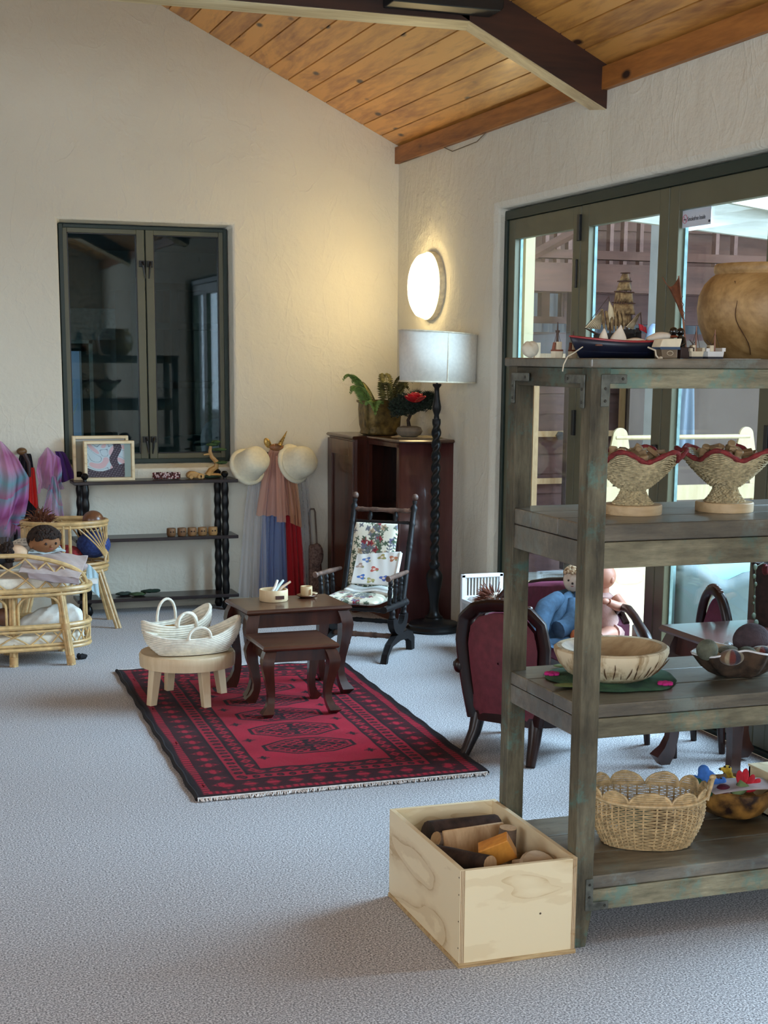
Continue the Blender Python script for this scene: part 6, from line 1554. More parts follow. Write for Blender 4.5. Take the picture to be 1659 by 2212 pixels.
# lower level: sleeping doll in white swaddle
hc3 = fy(8, 1333, 7.40)
t = thing('baby_doll', 'dark baby doll swaddled in white on the lower bed level', 'doll', (hc3.x, 7.40, zL))
part('head', MB().ell((hc3.x, 7.40, hc3.z), (.055, .045, .045), None, 24, 14), mSkinD, t)
e = fy(186, 1330, 7.42); rgs = []
for i in range(15):
    f = i/14; xx = hc3.x+.075+(e.x-hc3.x-.09)*f; r_ = .028+.034*math.sin(min(1, f*1.6)*PI/2)*(1-.55*max(0, f-.85)/.15); zc_ = zB+.068+r_
    rgs.append([(xx, 7.42+r_*1.25*math.cos(a)*(1+.10*math.sin(5*a+i*1.7)), zc_+r_*math.sin(a)*(1+.14*math.sin(4*a+i*1.9))) for a in [2*PI*k/22 for k in range(22)]])
part('swaddle', MB().loft(rgs), plain('white_swaddle', S(226, 224, 216), .9, .05, 40, bump=.5, bscale=30), t, sub=1)
# cloth and book hanging over the right end
o = blanket('blue_cloth', '', (A(186, 1262, 7.52), A(214, 1292, 7.52), A(212, 1240, 7.54), A(188, 1215, 7.54)), .004, S(160, 180, 186)); tag(o, 'pale blue cloth hanging over the bed end', 'cloth')
t = thing('white_book', 'white picture book lying on the rattan bed end', 'book', fy(200, 1258, 7.50))
q = fy(190, 1262, 7.50); part('pages', MB().ext((q.x-.03, 7.50, q.z), (q.x+.05, 7.60, q.z+.024)), mWhite, t, smooth=0); part('cover', MB().ext((q.x-.032, 7.498, q.z+.024), (q.x+.052, 7.602, q.z+.027)), plain('book_cover', S(206, 212, 208), .4), t, smooth=0)
t = thing('dark_sock', 'small crumpled black sock on the carpet by the doll bed', 'sock', fz(178, 1424))
q = fz(178, 1424); part('sock_body', MB().ell(q+Vector((0, 0, .014)), (.024, .016, .014), rotz(.4), 14, 8, fn=lambda p: 1+.25*math.sin(6*p.x+2)*math.cos(5*p.y)), plain('black_knit', S(18, 17, 20), .95), t); part('sock_cuff', MB().ell(q+Vector((-.016, .004, .016)), (.012, .014, .016), None, 10, 8), plain('black_knit', S(18, 17, 20)), t)
# ------------------------------------------------------------------ round rattan cradle behind
kc = fy(141, 1180, 8.33); KX, KY = kc.x, 8.33; ka, kb = .232, .165
zR, zBt = fy(141, 1133, 8.17).z, fy(141, 1232, 8.17).z
def kr(f, k=1.0): return Vector((KX+ka*k*math.cos(2*PI*f), KY+kb*k*math.sin(2*PI*f), 0))
cr = thing('rattan_cradle', 'oval rattan doll cradle with fan-shaped cane panels', 'cradle', (KX, KY, 0))
for (nm, k, z, r) in (('top_rim', 1.0, zR, .013), ('top_rim', 1.0, zR-.02, .008), ('bottom_rim', .98, zBt+.0, .013), ('bottom_rim', .98, zBt+.024, .009), ('bottom_rim', .97, zBt-.02, .009)):
    part(nm, MB().tube([kr(i/56, k)+Vector((0, 0, z)) for i in range(56)], r, 8, closed=True), mRattan, cr)
part('base_panel', MB().loft([[kr(i/40, .95)+Vector((0, 0, zBt+d)) for i in range(40)] for d in (-.004, .004)]), mWicker, cr)
for f in (.73, .755, .62, .5, .25, .0+.02, .12, .38):
    part('upright_cane', MB().tube([kr(f)+Vector((0, 0, zR)), kr(f, .99)+Vector((0, 0, zBt))], .009, 8), mRattan, cr)
for (fc0, wid) in ((.885, .11), (.67, .06), (.56, .06), (.12, .11), (.31, .06), (.44, .06)):
    base = kr(fc0+.07 if fc0 > .8 else fc0, .99)+Vector((0, 0, zBt+.02))
    fb = fc0+.07 if fc0 > .8 else fc0
    for k in range(9):
        f = fc0-wid+2*wid*k/8; pts = []
        for j in range(6):
            g = .18+.82*j/5; ff = fb+(f-fb)*g; pts.append(kr(ff, .995)+Vector((0, 0, zBt+.02+(zR-zBt-.03)*g)))
        part('fan_cane', MB().tube(pts, .0045, 6), mRattan, cr)
    pts = []
    for j in range(11):
        a = PI*j/10; pts.append(kr(fb+.030*math.cos(a), 1.0)+Vector((0, 0, zBt+.02+.055*math.sin(a))))
    part('fan_arch', MB().tube(pts, .0075, 7), mRattan, cr)
ft = fz(232, 1331)
for (sx, sy) in ((1, -1), (-1, -1), (1, 1), (-1, 1)):
    b_ = Vector((KX+sx*(ft.x-KX), 8.33+sy*.15, 0)); tp = Vector((KX+sx*.17, 8.33+sy*.09, zBt))
    part('leg', MB().tube([b_-Vector((.008, 0, 0)), tp-Vector((.008, 0, 0))], .010, 8).tube([b_+Vector((.009, 0, 0)), tp+Vector((.009, 0, 0))], .010, 8), mRattan, cr)
# toys in the cradle
hc4 = fy(92, 1130, 8.33)
t = thing('shaggy_doll', 'doll with shaggy auburn hair lying in the cradle', 'doll', (hc4.x, 8.33, zBt))
part('head', MB().ell(hc4+Vector((.01, 0, -.035)), (.06, .055, .05), None, 20, 12), mSkinP, t)
mb = MB(); random.seed(9)
for k in range(150):
    a = random.uniform(0, 2*PI); e_ = random.uniform(.1, 1.4); d_ = Vector((math.cos(a)*math.cos(e_), math.sin(a)*math.cos(e_), math.sin(e_)))
    p0 = hc4+Vector((-.01, 0, -.03))+d_*.05; ln = random.uniform(.04, .085)
    mb.tube([p0, p0+d_*ln*.6+Vector((0, 0, .008)), p0+d_*ln+Vector((random.uniform(-.02, .02), 0, -.008))], [.004, .003, .001], 4)
part('hair', mb, mHairR, t)
part('body', MB().ell((KX-.02, 8.34, zBt+.07), (.12, .07, .05), su=20, sv=10), plain('red_print', S(166, 52, 56), .9, .3, 60), t)
part('bow', MB().ell(hc4+Vector((.045, -.075, .0)), (.024, .01, .012)), plain('white_bow', S(232, 226, 218), .8), t)
q = fy(203, 1120, 8.33)
o = part('wooden_ball', MB().ell((q.x-.005, 8.33, q.z-.01), (.06, .055, .055), None, 24, 16), plain('polished_brown', S(112, 72, 48), .35, .08, 20, coat=.3)); tag(o, 'brown bald doll head resting in the cradle rim', 'doll')
o = part('starry_cushion', MB().ell((q.x-.005, 8.34, (zR+zBt)/2-.01), (.095, .10, .075), None, 24, 14), plain('blue_star_print', S(58, 84, 150), .85, .25, 70, c2=S(34, 48, 104))); tag(o, 'blue starry cushion inside the cradle', 'cushion')
# ------------------------------------------------------------------ burgundy parlour chair seen from behind
AC = Vector((2.36, 5.12, 0)); af = Vector((.80, .60, 0)).normalized(); as_ = Vector((af.y, -af.x, 0))
def AL(u, v, z): return AC+as_*u+af*v+Vector((0, 0, z))
mRose_ = wood('dark_rosewood', S(46, 21, 17), S(22, 9, 8), 'Z', 8, .35, coat=.15, bump=.04, spec=.35)
ac = thing('parlour_chair', 'small burgundy velvet parlour chair seen from behind', 'chair', AC)
bw_, bt_ = .175, .585
def backpt(t_, k=1.0, v=0.0, inner=0.0):
    """outline of the chair back; t_ 0..1 from left foot over the top to right foot"""
    P = [(-.135, .15), (-.155, .26), (-.168, .36), (-.175, .45), (-.160, .535), (-.115, .575), (-.05, .592), (0, .596), (.05, .592), (.115, .575), (.160, .535), (.175, .45), (.168, .36), (.155, .26), (.135, .15)]
    f = t_*(len(P)-1); i = min(int(f), len(P)-2); g = f-i
    x = P[i][0]*(1-g)+P[i+1][0]*g; z = P[i][1]*(1-g)+P[i+1][1]*g
    z = z-inner*(1 if z > .5 else .5); x = x*(1-inner/.2)
    return AL(x, v-.17-.10*(z-.15)*1.0, z)
N_ = 57
part('back_frame', MB().tube([backpt(i/(N_-1)) for i in range(N_)], .030, 10, squash=(.7, 1.1)), mRose_, ac)
# carved crest beading
for k in range(11):
    q = backpt(.36+.28*k/10); part('crest_carving', MB().ell(q+Vector((0, 0, .020)), (.013, .012, .009)), plain('carved_crest', S(70, 44, 36), .35, coat=.4), ac)
ringo = [backpt(i/(N_-1), inner=.03) for i in range(N_)]
cb_ = AL(0, -.20, .38)
rgs = [[cb_+(p-cb_)*k-af*d for p in ringo] for (k, d) in ((1.0, .012), (.8, .026), (.5, .036), (.02, .040))]
part('back_upholstery', MB().loft(rgs, cap=False), mBurg, ac)
rgs = [[cb_+(p-cb_)*k+af*d for p in ringo] for (k, d) in ((1.0, .012), (.8, .035), (.5, .05), (.02, .055))]
part('front_upholstery', MB().loft(rgs, cap=False), mBurg, ac)
part('seat', MB().loft([[AL(u*k, v*k, z) for (u, v) in [(.215*math.copysign(abs(math.cos(a))**.6, math.cos(a)), .20*math.copysign(abs(math.sin(a))**.6, math.sin(a))) for a in [2*PI*i/28 for i in range(28)]]] for (k, z) in ((.97, .165), (1.02, .19), (1.02, .235), (.9, .265), (.5, .275))]), mBurg, ac)
part('seat_rail', MB().loft([[AL(u, v, z) for (u, v) in [(.212*math.copysign(abs(math.cos(a))**.6, math.cos(a)), .198*math.copysign(abs(math.sin(a))**.6, math.sin(a))) for a in [2*PI*i/28 for i in range(28)]]] for z in (.14, .18)]), mRose_, ac)
for s_ in (-1, 1):
    part('arm_scroll', MB().tube([AL(s_*.175, -.20, .36), AL(s_*.205, -.19, .345), AL(s_*.21, -.15, .33), AL(s_*.205, -.02, .32), AL(s_*.215, .06, .30), AL(s_*.21, .08, .26), AL(s_*.205, .07, .2)], [.012, .02, .018, .014, .018, .016, .014], 8), mRose_, ac)
    part('arm_knob', MB().ell(AL(s_*.190, -.205, .345), (.022, .022, .03)), mRose_, ac)
    part('rear_leg', MB().tube([AL(s_*.125, -.16, .16), AL(s_*.13, -.18, .09), AL(s_*.145, -.235, .0)], [.030, .025, .018], 10), mRose_, ac)
    part('front_leg', MB().tube([AL(s_*.19, .16, .16), AL(s_*.195, .175, .12), AL(s_*.195, .17, .04), AL(s_*.20, .18, .0)], [.028, .03, .018, .015], 10), mRose_, ac)
# ------------------------------------------------------------------ plum settee along the doors
se = thing('plum_settee', 'plum velvet child settee with dark scrolled arm before the doors', 'settee', (2.9, 5.9, 0))
bkp = [fx(*q_, 3.0) for q_ in ((1108, 1300), (1120, 1275), (1135, 1261), (1170, 1256), (1200, 1255), (1225, 1255), (1250, 1260), (1275, 1271), (1300, 1290), (1320, 1315), (1338, 1350))]
nb = len(bkp)
part('backrest', MB().loft([[Vector((3.02+d, p.y, .24+(p.z-.24)*k_)) for p in bkp]+[Vector((3.02+d, bkp[-1].y, .24)), Vector((3.02+d, bkp[0].y, .24))] for (d, k_) in ((.03, .98), (.02, 1.0), (-.02, 1.0), (-.05, .97), (-.065, .9))]), mPlum, se)
part('back_rail', MB().tube([p+Vector((.035, 0, .004)) for p in bkp], .014, 8), mRose_, se)
def seatring(k_, z): return [(2.885+du*k_, 5.90+dv*k_, z) for (du, dv) in [(.155*math.copysign(abs(math.cos(a))**.5, math.cos(a)), .66*math.copysign(abs(math.sin(a))**.3, math.sin(a))) for a in [2*PI*i/44 for i in range(44)]]]
part('seat', MB().loft([seatring(k_, z) for (k_, z) in ((.98, .225), (1.0, .235), (1.0, .265), (.95, .29), (.6, .305))]), mPlum, se)
part('seat_rail', MB().loft([seatring(1.012, z) for z in (.185, .228)]), mRose_, se)
arm = [fx(q_[0], q_[1], q_[2]) for q_ in ((1322, 1345, 3.02), (1330, 1322, 3.01), (1342, 1312, 2.99), (1358, 1316, 2.98), (1372, 1334, 2.965), (1382, 1352, 2.955), (1394, 1372, 2.945), (1402, 1392, 2.935), (1404, 1412, 2.925))]
part('scroll_arm', MB().tube(arm, [.014, .016, .018, .018, .018, .020, .022, .022, .018], 10), mRose_, se)
arm2 = [Vector((p.x, p.y+.045*i/8, p.z-.03-.012*i/8)) for i, p in enumerate(arm)]
part('arm_panel', MB().loft([[p, Vector((p.x, p.y, .20)), Vector((p.x+.02, p.y+.02, .20)), Vector((p.x+.02, p.y+.02, p.z))] for p in arm2[4:]]), mRose_, se, smooth=0)
part('scroll_arm', MB().tube([(3.0, 6.55, .30), (2.97, 6.56, .38), (2.90, 6.56, .39), (2.85, 6.56, .34), (2.78, 6.56, .31), (2.74, 6.55, .23)], .018, 10), mRose_, se)
for (x_, y_) in ((2.76, 5.3), (2.76, 6.5), (3.02, 5.3), (3.02, 6.5)):
    part('leg', MB().tube([(x_, y_, .19), (x_-.008, y_, .10), (x_-.004, y_, 0)], [.022, .018, .013], 8), mRose_, se)
# doll in blue coat on the settee
hc = fy(1243, 1253, 5.92)
t = thing('coat_doll', 'ivory doll wearing a blue denim coat sitting on the settee', 'doll', (hc.x, 5.92, .30))
mDenim = plain('blue_linen', S(62, 90, 116), .9, .14, 40, bump=.35, bscale=60)
part('head', MB().ell(hc, (.055, .052, .058), None, 26, 16), mSkinW, t)
doll_face(t, hc, (.055, .052, .058), (-.62, -.78, 0), mSkinW)
curls(hc+Vector((0, .0, .008)), (.056, .055, .058), None, plain('oat_knit_hair', S(186, 160, 128), .95, .2, 60), t, 170, lambda p: p.z > .45, .008, 6)
rings = []
for (px_, py_, Y_, rx, ry) in ((1196, 1400, 5.66, .085, .06), (1198, 1385, 5.80, .105, .085), (1200, 1360, 5.83, .10, .09), (1204, 1330, 5.86, .085, .085), (1212, 1305, 5.89, .072, .075), (1222, 1285, 5.91, .058, .06), (1234, 1276, 5.92, .03, .035)):
    c0 = fy(px_, py_, Y_)
    rings.append([c0+Vector((rx*math.cos(a)*(1+.09*math.sin(6*a+py_*.07)), ry*math.sin(a)*(1+.07*math.sin(7*a+py_*.05)), .012*math.sin(5*a))) for a in [2*PI*k/36 for k in range(36)]])
part('coat', MB().loft(rings), mDenim, t, sub=1)
part('coat_sleeve', MB().tube([fy(1206, 1292, 5.86), fy(1180, 1312, 5.80), fy(1168, 1340, 5.76), fy(1160, 1372, 5.73)], [.034, .044, .044, .046], 12), mDenim, t)
part('coat_sleeve', MB().tube([fy(1236, 1300, 5.86), fy(1238, 1335, 5.80), fy(1225, 1355, 5.74), fy(1205, 1362, 5.72)], [.034, .044, .042, .042], 12), mDenim, t)
part('coat_hem', MB().tube([fy(1165, 1395, 5.73), fy(1190, 1392, 5.71), fy(1220, 1388, 5.71), fy(1240, 1380, 5.72)], [.022, .026, .026, .02], 10), mDenim, t)
part('foot', MB().ell(fy(1240, 1372, 5.70), (.018, .02, .024)), plain('orange_shoe', S(190, 108, 62), .7), t)
# plastic baby doll in pink romper
hb = fy(1304, 1244, 5.66)
t = thing('baby_doll', 'bald pink plastic baby doll in a pale romper on the settee', 'doll', (hb.x, 5.66, .31))
mPlas = plain('pink_vinyl', S(196, 138, 116), .5, .04, 20)
part('head', MB().ell(hb, (.052, .058, .055), None, 28, 18, fn=lambda p: 1+.06*max(0, -p.x*.6-p.z*.2)), mPlas, t)
part('ear', MB().ell(hb+Vector((.014, -.054, -.012)), (.010, .007, .015)), mPlas, t)
doll_face(t, hb, (.052, .058, .055), (-.95, -.3, -.1), mPlas)
part('neck', MB().tube([hb+Vector((0, 0, -.045)), hb+Vector((.0, 0, -.075))], .026, 12), mPlas, t)
part('torso', MB().loft([[(hb.x+dx+rx*math.cos(a), 5.66+ry*math.sin(a), z) for a in [2*PI*k/24 for k in range(24)]] for (z, dx, rx, ry) in ((.30, .02, .065, .07), (.33, .02, .075, .078), (.37, .015, .07, .072), (.42, .005, .056, .062), (hb.z-.085, 0, .045, .055), (hb.z-.07, 0, .02, .03))]), plain('pale_pink_romper', S(188, 150, 142), .9, .08, 40, bump=.3), t)
part('arm', MB().tube([(hb.x+.035, 5.615, hb.z-.085), (hb.x+.055, 5.58, hb.z-.125), (hb.x+.01, 5.545, hb.z-.115), (hb.x-.035, 5.54, hb.z-.095)], [.022, .023, .020, .016], 12), mPlas, t)
part('hand', MB().ell((hb.x-.05, 5.54, hb.z-.09), (.018, .014, .013)), mPlas, t)
part('leg', MB().tube([(hb.x+.03, 5.61, .335), (hb.x-.02, 5.57, .345), (hb.x-.07, 5.55, .335)], [.036, .034, .028], 12), mPlas, t)
part('romper_leg', MB().tube([(hb.x+.045, 5.625, .335), (hb.x+.01, 5.595, .342)], [.046, .042], 14), plain('pale_pink_romper', S(222, 182, 172)), t)
# ------------------------------------------------------------------ white doll cot with sleeping doll
CY = 6.98
wc0 = fy(1012, 1245, CY); xw1 = wc0.x+.44
wcot = thing('white_doll_cot', 'white slatted doll cot with handles behind the parlour chair', 'doll cot', (wc0.x+.2, 7.0, 0))
zTop = fy(1014, 1240, 7.10).z; zMid = fy(1012, 1296, 7.08).z
mCotW = plain('white_cot_paint', S(226, 228, 232), .5, .03, 10)
x0, x1, y0, y1 = 2.885, 3.098, 6.68, 7.10
for (xx, yy) in ((x0, y0), (x1, y0), (x0, y1), (x1, y1)): part('corner_post', MB().ext((xx-.011, yy-.011, 0), (xx+.011, yy+.011, zTop if yy > 7 else zMid)), mCotW, wcot, bevel=.003)
part('head_rail', MB().ext((x0-.012, y1-.011, zTop-.02), (x1+.012, y1+.011, zTop)), mCotW, wcot, bevel=.004)
part('head_rail', MB().ext((x0, y1-.009, zMid-.01), (x1, y1+.009, zMid+.02)), mCotW, wcot, bevel=.003)
for k in range(11):
    xx = x0+.018+k*(x1-x0-.036)/10; part('slat', MB().ext((xx-.003, y1-.004, zMid), (xx+.003, y1+.004, zTop-.01)), mCotW, wcot, smooth=0)
for (a_, b_) in (((x0, y0), (x0, y1)), ((x1, y0), (x1, y1)), ((x0, y0), (x1, y0))):
    part('side_panel', MB().ext((min(a_[0], b_[0])-.005, min(a_[1], b_[1])-.005, .14), (max(a_[0], b_[0])+.005, max(a_[1], b_[1])+.005, zMid-.012)), plain('grey_white_panel', S(196, 198, 200), .55), wcot, smooth=0)
    part('side_rail', MB().ext((min(a_[0], b_[0])-.009, min(a_[1], b_[1])-.009, zMid-.014), (max(a_[0], b_[0])+.009, max(a_[1], b_[1])+.009, zMid+.006)), mCotW, wcot, bevel=.003)
part('cot_base', MB().ext((x0, y0, .14), (x1, y1, .155)), mCotW, wcot, smooth=0)
part('handle', MB().tube([(x0-.014, 7.0, zMid-.06), (x0-.04, 7.0, zMid-.05), (x0-.04, 7.0, zMid-.10), (x0-.014, 7.0, zMid-.11)], .006, 8), plain('silver_handle', S(150, 146, 138), .4, metal=.6), wcot)
o = part('cot_mattress', MB().ext((x0+.012, y0+.012, .156), (x1-.012, y1-.014, zMid-.045)), mWhite, bevel=.015); tag(o, 'white bedding block inside the doll cot', 'mattress')
hd = Vector((x0+.125, 6.93, zMid+.01))
t = thing('sleeping_doll', 'pale doll with auburn hair asleep in the white cot', 'doll', (hd.x, hd.y, zMid-.04))
part('head', MB().ell(hd, (.055, .055, .05), None, 24, 16), mSkinW, t)
mb = MB(); random.seed(19)
for k in range(170):
    a = random.uniform(1.2, 5.1); e_ = random.uniform(-.6, 1.0); d_ = Vector((math.cos(a)*math.cos(e_), math.sin(a)*math.cos(e_)+.3, math.sin(e_))).normalized()
    p0 = hd+Vector((-.012, .02, .008))+d_*.045; ln = random.uniform(.03, .06)
    mb.tube([p0, p0+d_*ln+Vector((-.01, 0, random.uniform(-.015, .015)))], [.004, .0015], 4)
part('hair', mb, plain('auburn_wool', S(118, 62, 42), .95, .3, 80), t)
part('body', MB().ell((x0+.12, 6.82, zMid-.015), (.07, .09, .045)), plain('bright_blue_cloth', S(72, 128, 200), .9, .15, 40), t)
o = part('cot_pillow', MB().ell((x0+.055, 7.03, zMid-.005), (.05, .06, .03), rotz(.3), 16, 10, fn=lambda p: 1+.15*math.sin(4*p.x+5*p.y)), mWhite); tag(o, 'white pillow corner in the doll cot', 'pillow')
# ------------------------------------------------------------------ dark table and second parlour chair at the right
TZ = .540
tc = fz(1438, 1352, TZ)
tb = thing('side_table', 'dark wooden table behind the old shelf, right edge of photo', 'table', (2.95, 4.75, 0))
tx0, tx1, ty0, ty1 = 2.715, 3.10, 4.24, 4.745
tq = [fz(1437, 1350, TZ), fz(1560, 1400, TZ)]
def TL(u, v, z): return Vector((tx0+u*(tx1-tx0), ty0+v*(ty1-ty0), z))
rg = []
for (g, z) in ((-.014, TZ-.028), (0, TZ-.024), (.006, TZ-.014), (.0, TZ-.006), (-.004, TZ)):
    rg.append([(tx0-g, ty0-g, z), (tx1+g, ty0-g, z), (tx1+g, ty1+g, z), (tx0-g, ty1+g, z)])
part('table_top', MB().loft(rg), wood('table_top_dark', S(96, 60, 56), S(58, 32, 30), 'Y', 6, .3, coat=.5, bump=.03), tb, smooth=0)
for (a_, b_) in (((tx0+.04, ty0+.04), (tx1-.04, ty0+.04)), ((tx0+.04, ty1-.04), (tx1-.04, ty1-.04)), ((tx0+.04, ty0+.04), (tx0+.04, ty1-.04)), ((tx1-.04, ty0+.04), (tx1-.04, ty1-.04))):
    part('apron', MB().ext((a_[0]-.009, a_[1]-.009, TZ-.10), (b_[0]+.009, b_[1]+.009, TZ-.026)), mDark, tb, smooth=0)
for (x_, y_, ox, oy) in ((tx0+.05, ty0+.05, -1, -1), (tx1-.05, ty0+.05, 1, -1), (tx0+.05, ty1-.05, -1, 1), (tx1-.05, ty1-.05, 1, 1)):
    part('leg', cabriole(MB(), (x_, y_), (x_+.02*ox, y_+.02*oy), Vector((ox, oy, 0)).normalized(), TZ-.028, .065), mDark, tb, smooth=50)
# second chair: only its carved crest and plum back show above the table
c2_ = Vector((3.0, 4.94, 0))
pc2 = thing('parlour_chair', 'second parlour chair with carved crest behind the dark table', 'chair', c2_)
def ch(t_, inner=0):
    a = PI*t_; return Vector((3.065-.015*math.sin(a), 4.93+.115*math.cos(a)*(1-inner*4), .30+(.325-inner)*math.sin(a)**.75))
part('back_frame', MB().tube([ch(i/30) for i in range(31)], .02, 10), mRose_, pc2)
for k in range(9): part('crest_carving', MB().ell(ch(.38+.24*k/8)+Vector((0, 0, .018)), (.012, .013, .009)), plain('carved_crest', S(70, 44, 36)), pc2)
part('back_upholstery', MB().loft([[Vector((3.065+d, 4.93+(ch(i/30, .03).y-4.93)*k, .36+(ch(i/30, .03).z-.36)*k)) for i in range(31)] for (k, d) in ((1, .0), (.8, -.02), (.02, -.03))], cap=False), mPlum, pc2)
part('seat', MB().ext((2.82, 4.81, .2), (3.06, 5.05, .29)), mPlum, pc2, bevel=.03)
for (x_, y_) in ((2.84, 4.825), (2.84, 5.035), (3.05, 4.825), (3.05, 5.035)): part('leg', MB().tube([(x_, y_, .21), (x_-.006, y_, .1), (x_+.004, y_, 0)], [.02, .016, .012], 8), mRose_, pc2)
# ------------------------------------------------------------------ things on the old shelf unit
def onShelf(px_, py_, zt, dy=0):
    return fz(px_, py_, zt)
TZ1 = 1.5025
def st(px_, Y): return Vector((fy(px_, 770, Y).x, Y, TZ1))
# scale at depth Y: metres per photo pixel
mpp = lambda Y: (fy(1401, 700, Y).x-fy(1400, 700, Y).x)
# carved stone ball
q = st(1145, 3.52); k = mpp(3.52)
o = part('carved_stone', MB().ell(q+Vector((0, 0, 15.5*k)), (16*k, 16*k, 15.5*k), None, 28, 18, fn=lambda p: 1+.05*math.sin(6*p.x+5*p.z)*math.cos(4*p.y)-.16*math.exp(-((p.x+.1)**2+(p.z-.75)**2)/.06)), plain('pale_soapstone', S(206, 200, 180), .8, .06, 30, bump=.15)); tag(o, 'pale carved stone ball at the end of the top shelf', 'stone')
mRust = plain('rusty_red_paint', S(132, 70, 44), .6, .2, 60); mCrW = plain('cream_hull', S(222, 210, 182), .6, .06, 40)
mMast = plain('dark_mast', S(74, 52, 40), .6, .15, 60)
def buoy(px_, Y, label, h, w, kind):
    q = st(px_, Y); k = mpp(Y); t = thing('model_boat', label, 'model boat', q, 'small model boats on the top shelf')
    def hull(z0, z1, s0, s1): return MB().loft([[q+Vector((x*w*k*s/2, y*w*k*s*.35, z*k)) for (x, y) in ((-1, 0), (-.6, -1), (.6, -1), (1, 0), (.6, 1), (-.6, 1))] for (z, s) in ((z0, s0), (z1, s1))])
    part('hull', hull(0, 12, .9, 1.0), mCrW, t, smooth=0)
    part('deck_rail', hull(12, 15, 1.0, 1.0), mRust, t, smooth=0)
    part('cabin', MB().box(q+Vector((w*k*.08, 0, 22*k)), (w*k*.42, w*k*.4, 15*k)), mCrW, t, bevel=.001, smooth=0)
    part('funnel', MB().tube([q+Vector((-w*k*.3, 0, 15*k)), q+Vector((-w*k*.22, 0, 28*k))], .004, 8), mRust, t)
    part('mast', MB().tube([q+Vector((0, 0, 28*k)), q+Vector((0, 0, h*k))], [.0035, .0012], 6), mMast, t)
    for dx in (-.35, .38): part('stay', MB().tube([q+Vector((dx*w*k, 0, 15*k)), q+Vector((0, 0, h*k*.82))], .0007, 4), mMast, t)
    part('crow_nest', MB().lathe([(0, 0), (.005, 0), (.006, .006), (0, .006)], 10, q+Vector((0, 0, h*k*.70))), mMast, t)
    return t
buoy(1203, 3.50, 'toy tugboat with tall thin mast on the top shelf', 66, 26, 0)
buoy(1237, 3.50, 'toy tugboat with ladder mast partly behind the blue boat', 50, 20, 1)
q = st(1236, 3.50); k = mpp(3.5)
tag(part('frayed_string', MB().tube([st(1254, 3.30)+Vector((0, -.01, .026)), st(1240, 3.26)+Vector((0, 0, .012)), st(1226, 3.236)+Vector((0, 0, .003)), st(1218, 3.233)+Vector((0, 0, -.016)), st(1216, 3.233)+Vector((0, 0, -.032))], .0016, 6), plain('pale_string', S(206, 194, 170), .9)), 'pale string dangling over the shelf edge from the boat', 'string')
# blue clinker boat with stones
Yb = 3.40; k = mpp(Yb); qc = st(1342, Yb)
bt = thing('blue_rowing_boat', 'dark blue toy rowing boat with red rim carrying white stones', 'model boat', qc)
Lb = 196*k
def hullring(f, inner=0.0):
    """section of the hull at f (-1 bow .. 1 stern): 9 points from one gunwale to the other"""
    bow = max(0, -f); x = f*Lb/2
    bm = .062*(1-.95*bow**2.2)*(1-.25*max(0, f)**3)-inner; bm = max(.0015, bm)
    sheer = (30+9*bow**2+4*max(0, f)**2)*k; rake = .028*bow**2
    pts = []
    for j in range(9):
        a = PI*j/8; y = bm*math.copysign(abs(math.cos(a))**.7, math.cos(a)); z = sheer*(1-math.sin(a)**1.2)+inner
        pts.append(qc+Vector((x-rake*(z/sheer)+.014*bow, -y, max(0.0005, z))))
    return pts
secs = [-1+2*i/22 for i in range(23)]
part('hull', MB().loft([hullring(f) for f in secs], cap=True, closed=False), plain('navy_paint', S(17, 22, 42), .4, .15, 30), bt, solid=.003)
for lv in (2, 6):
    part('strake', MB().tube([hullring(f)[lv]+Vector((0, -.0015 if lv == 2 else .0015, 0)) for f in secs], .0014, 5), plain('navy_paint', S(26, 36, 66)), bt)
for e_ in (0, 8):
    part('gunwale', MB().tube([hullring(f)[e_]+Vector((0, 0, .001)) for f in secs], .003, 6), plain('red_paint', S(150, 36, 40), .45, .1, 40), bt)
part('thwart', MB().box(qc+Vector((.02, 0, 24*k)), (Lb*.86, .085, .004)), plain('boat_boards', S(120, 72, 54), .6), bt, smooth=0)
mStone = plain('white_stone', S(226, 218, 202), .85, .05, 40, bump=.2, bscale=60)
def stone(px_, py_, sx, sz, label, lean=0, pt=0):
    c = fy(px_, py_, Yb-.01); mb = MB().ell((0, 0, 0), (sx*k, .02, sz*k), None, 20, 14, fn=lambda p: 1+.05*math.sin(5*p.x+2*p.z))
    R = rot('Y', lean); vs = []
    for p in mb.v:          # taper towards a blunt point and flatten the base
        f = p[2]/(sz*k); q_ = 1-pt*(f*.5+.5); zz_ = max(p[2], -.62*sz*k) if pt else p[2]
        vs.append(tuple(Vector(c)+R @ Vector((p[0]*q_*(1+.35*pt), p[1]*q_, zz_*(1+.15*pt)))))
    mb.v = vs
    o = part('white_stone', mb, mStone); tag(o, label, 'stone', 'white stones in the blue boat')
stone(1276, 738, 18, 6, 'flat white stone in the bow of the blue boat', 0)
stone(1304, 729, 9, 15, 'small pointed pale stone standing in the blue boat', .05, .6)
stone(1338, 727, 20, 19, 'largest triangular white stone in the blue boat', .12, .85)
stone(1374, 738, 24, 7, 'long flat white stone towards the stern', .03)
stone(1424, 728, 26, 9, 'long white stone sloping at the stern of the boat', -.15)
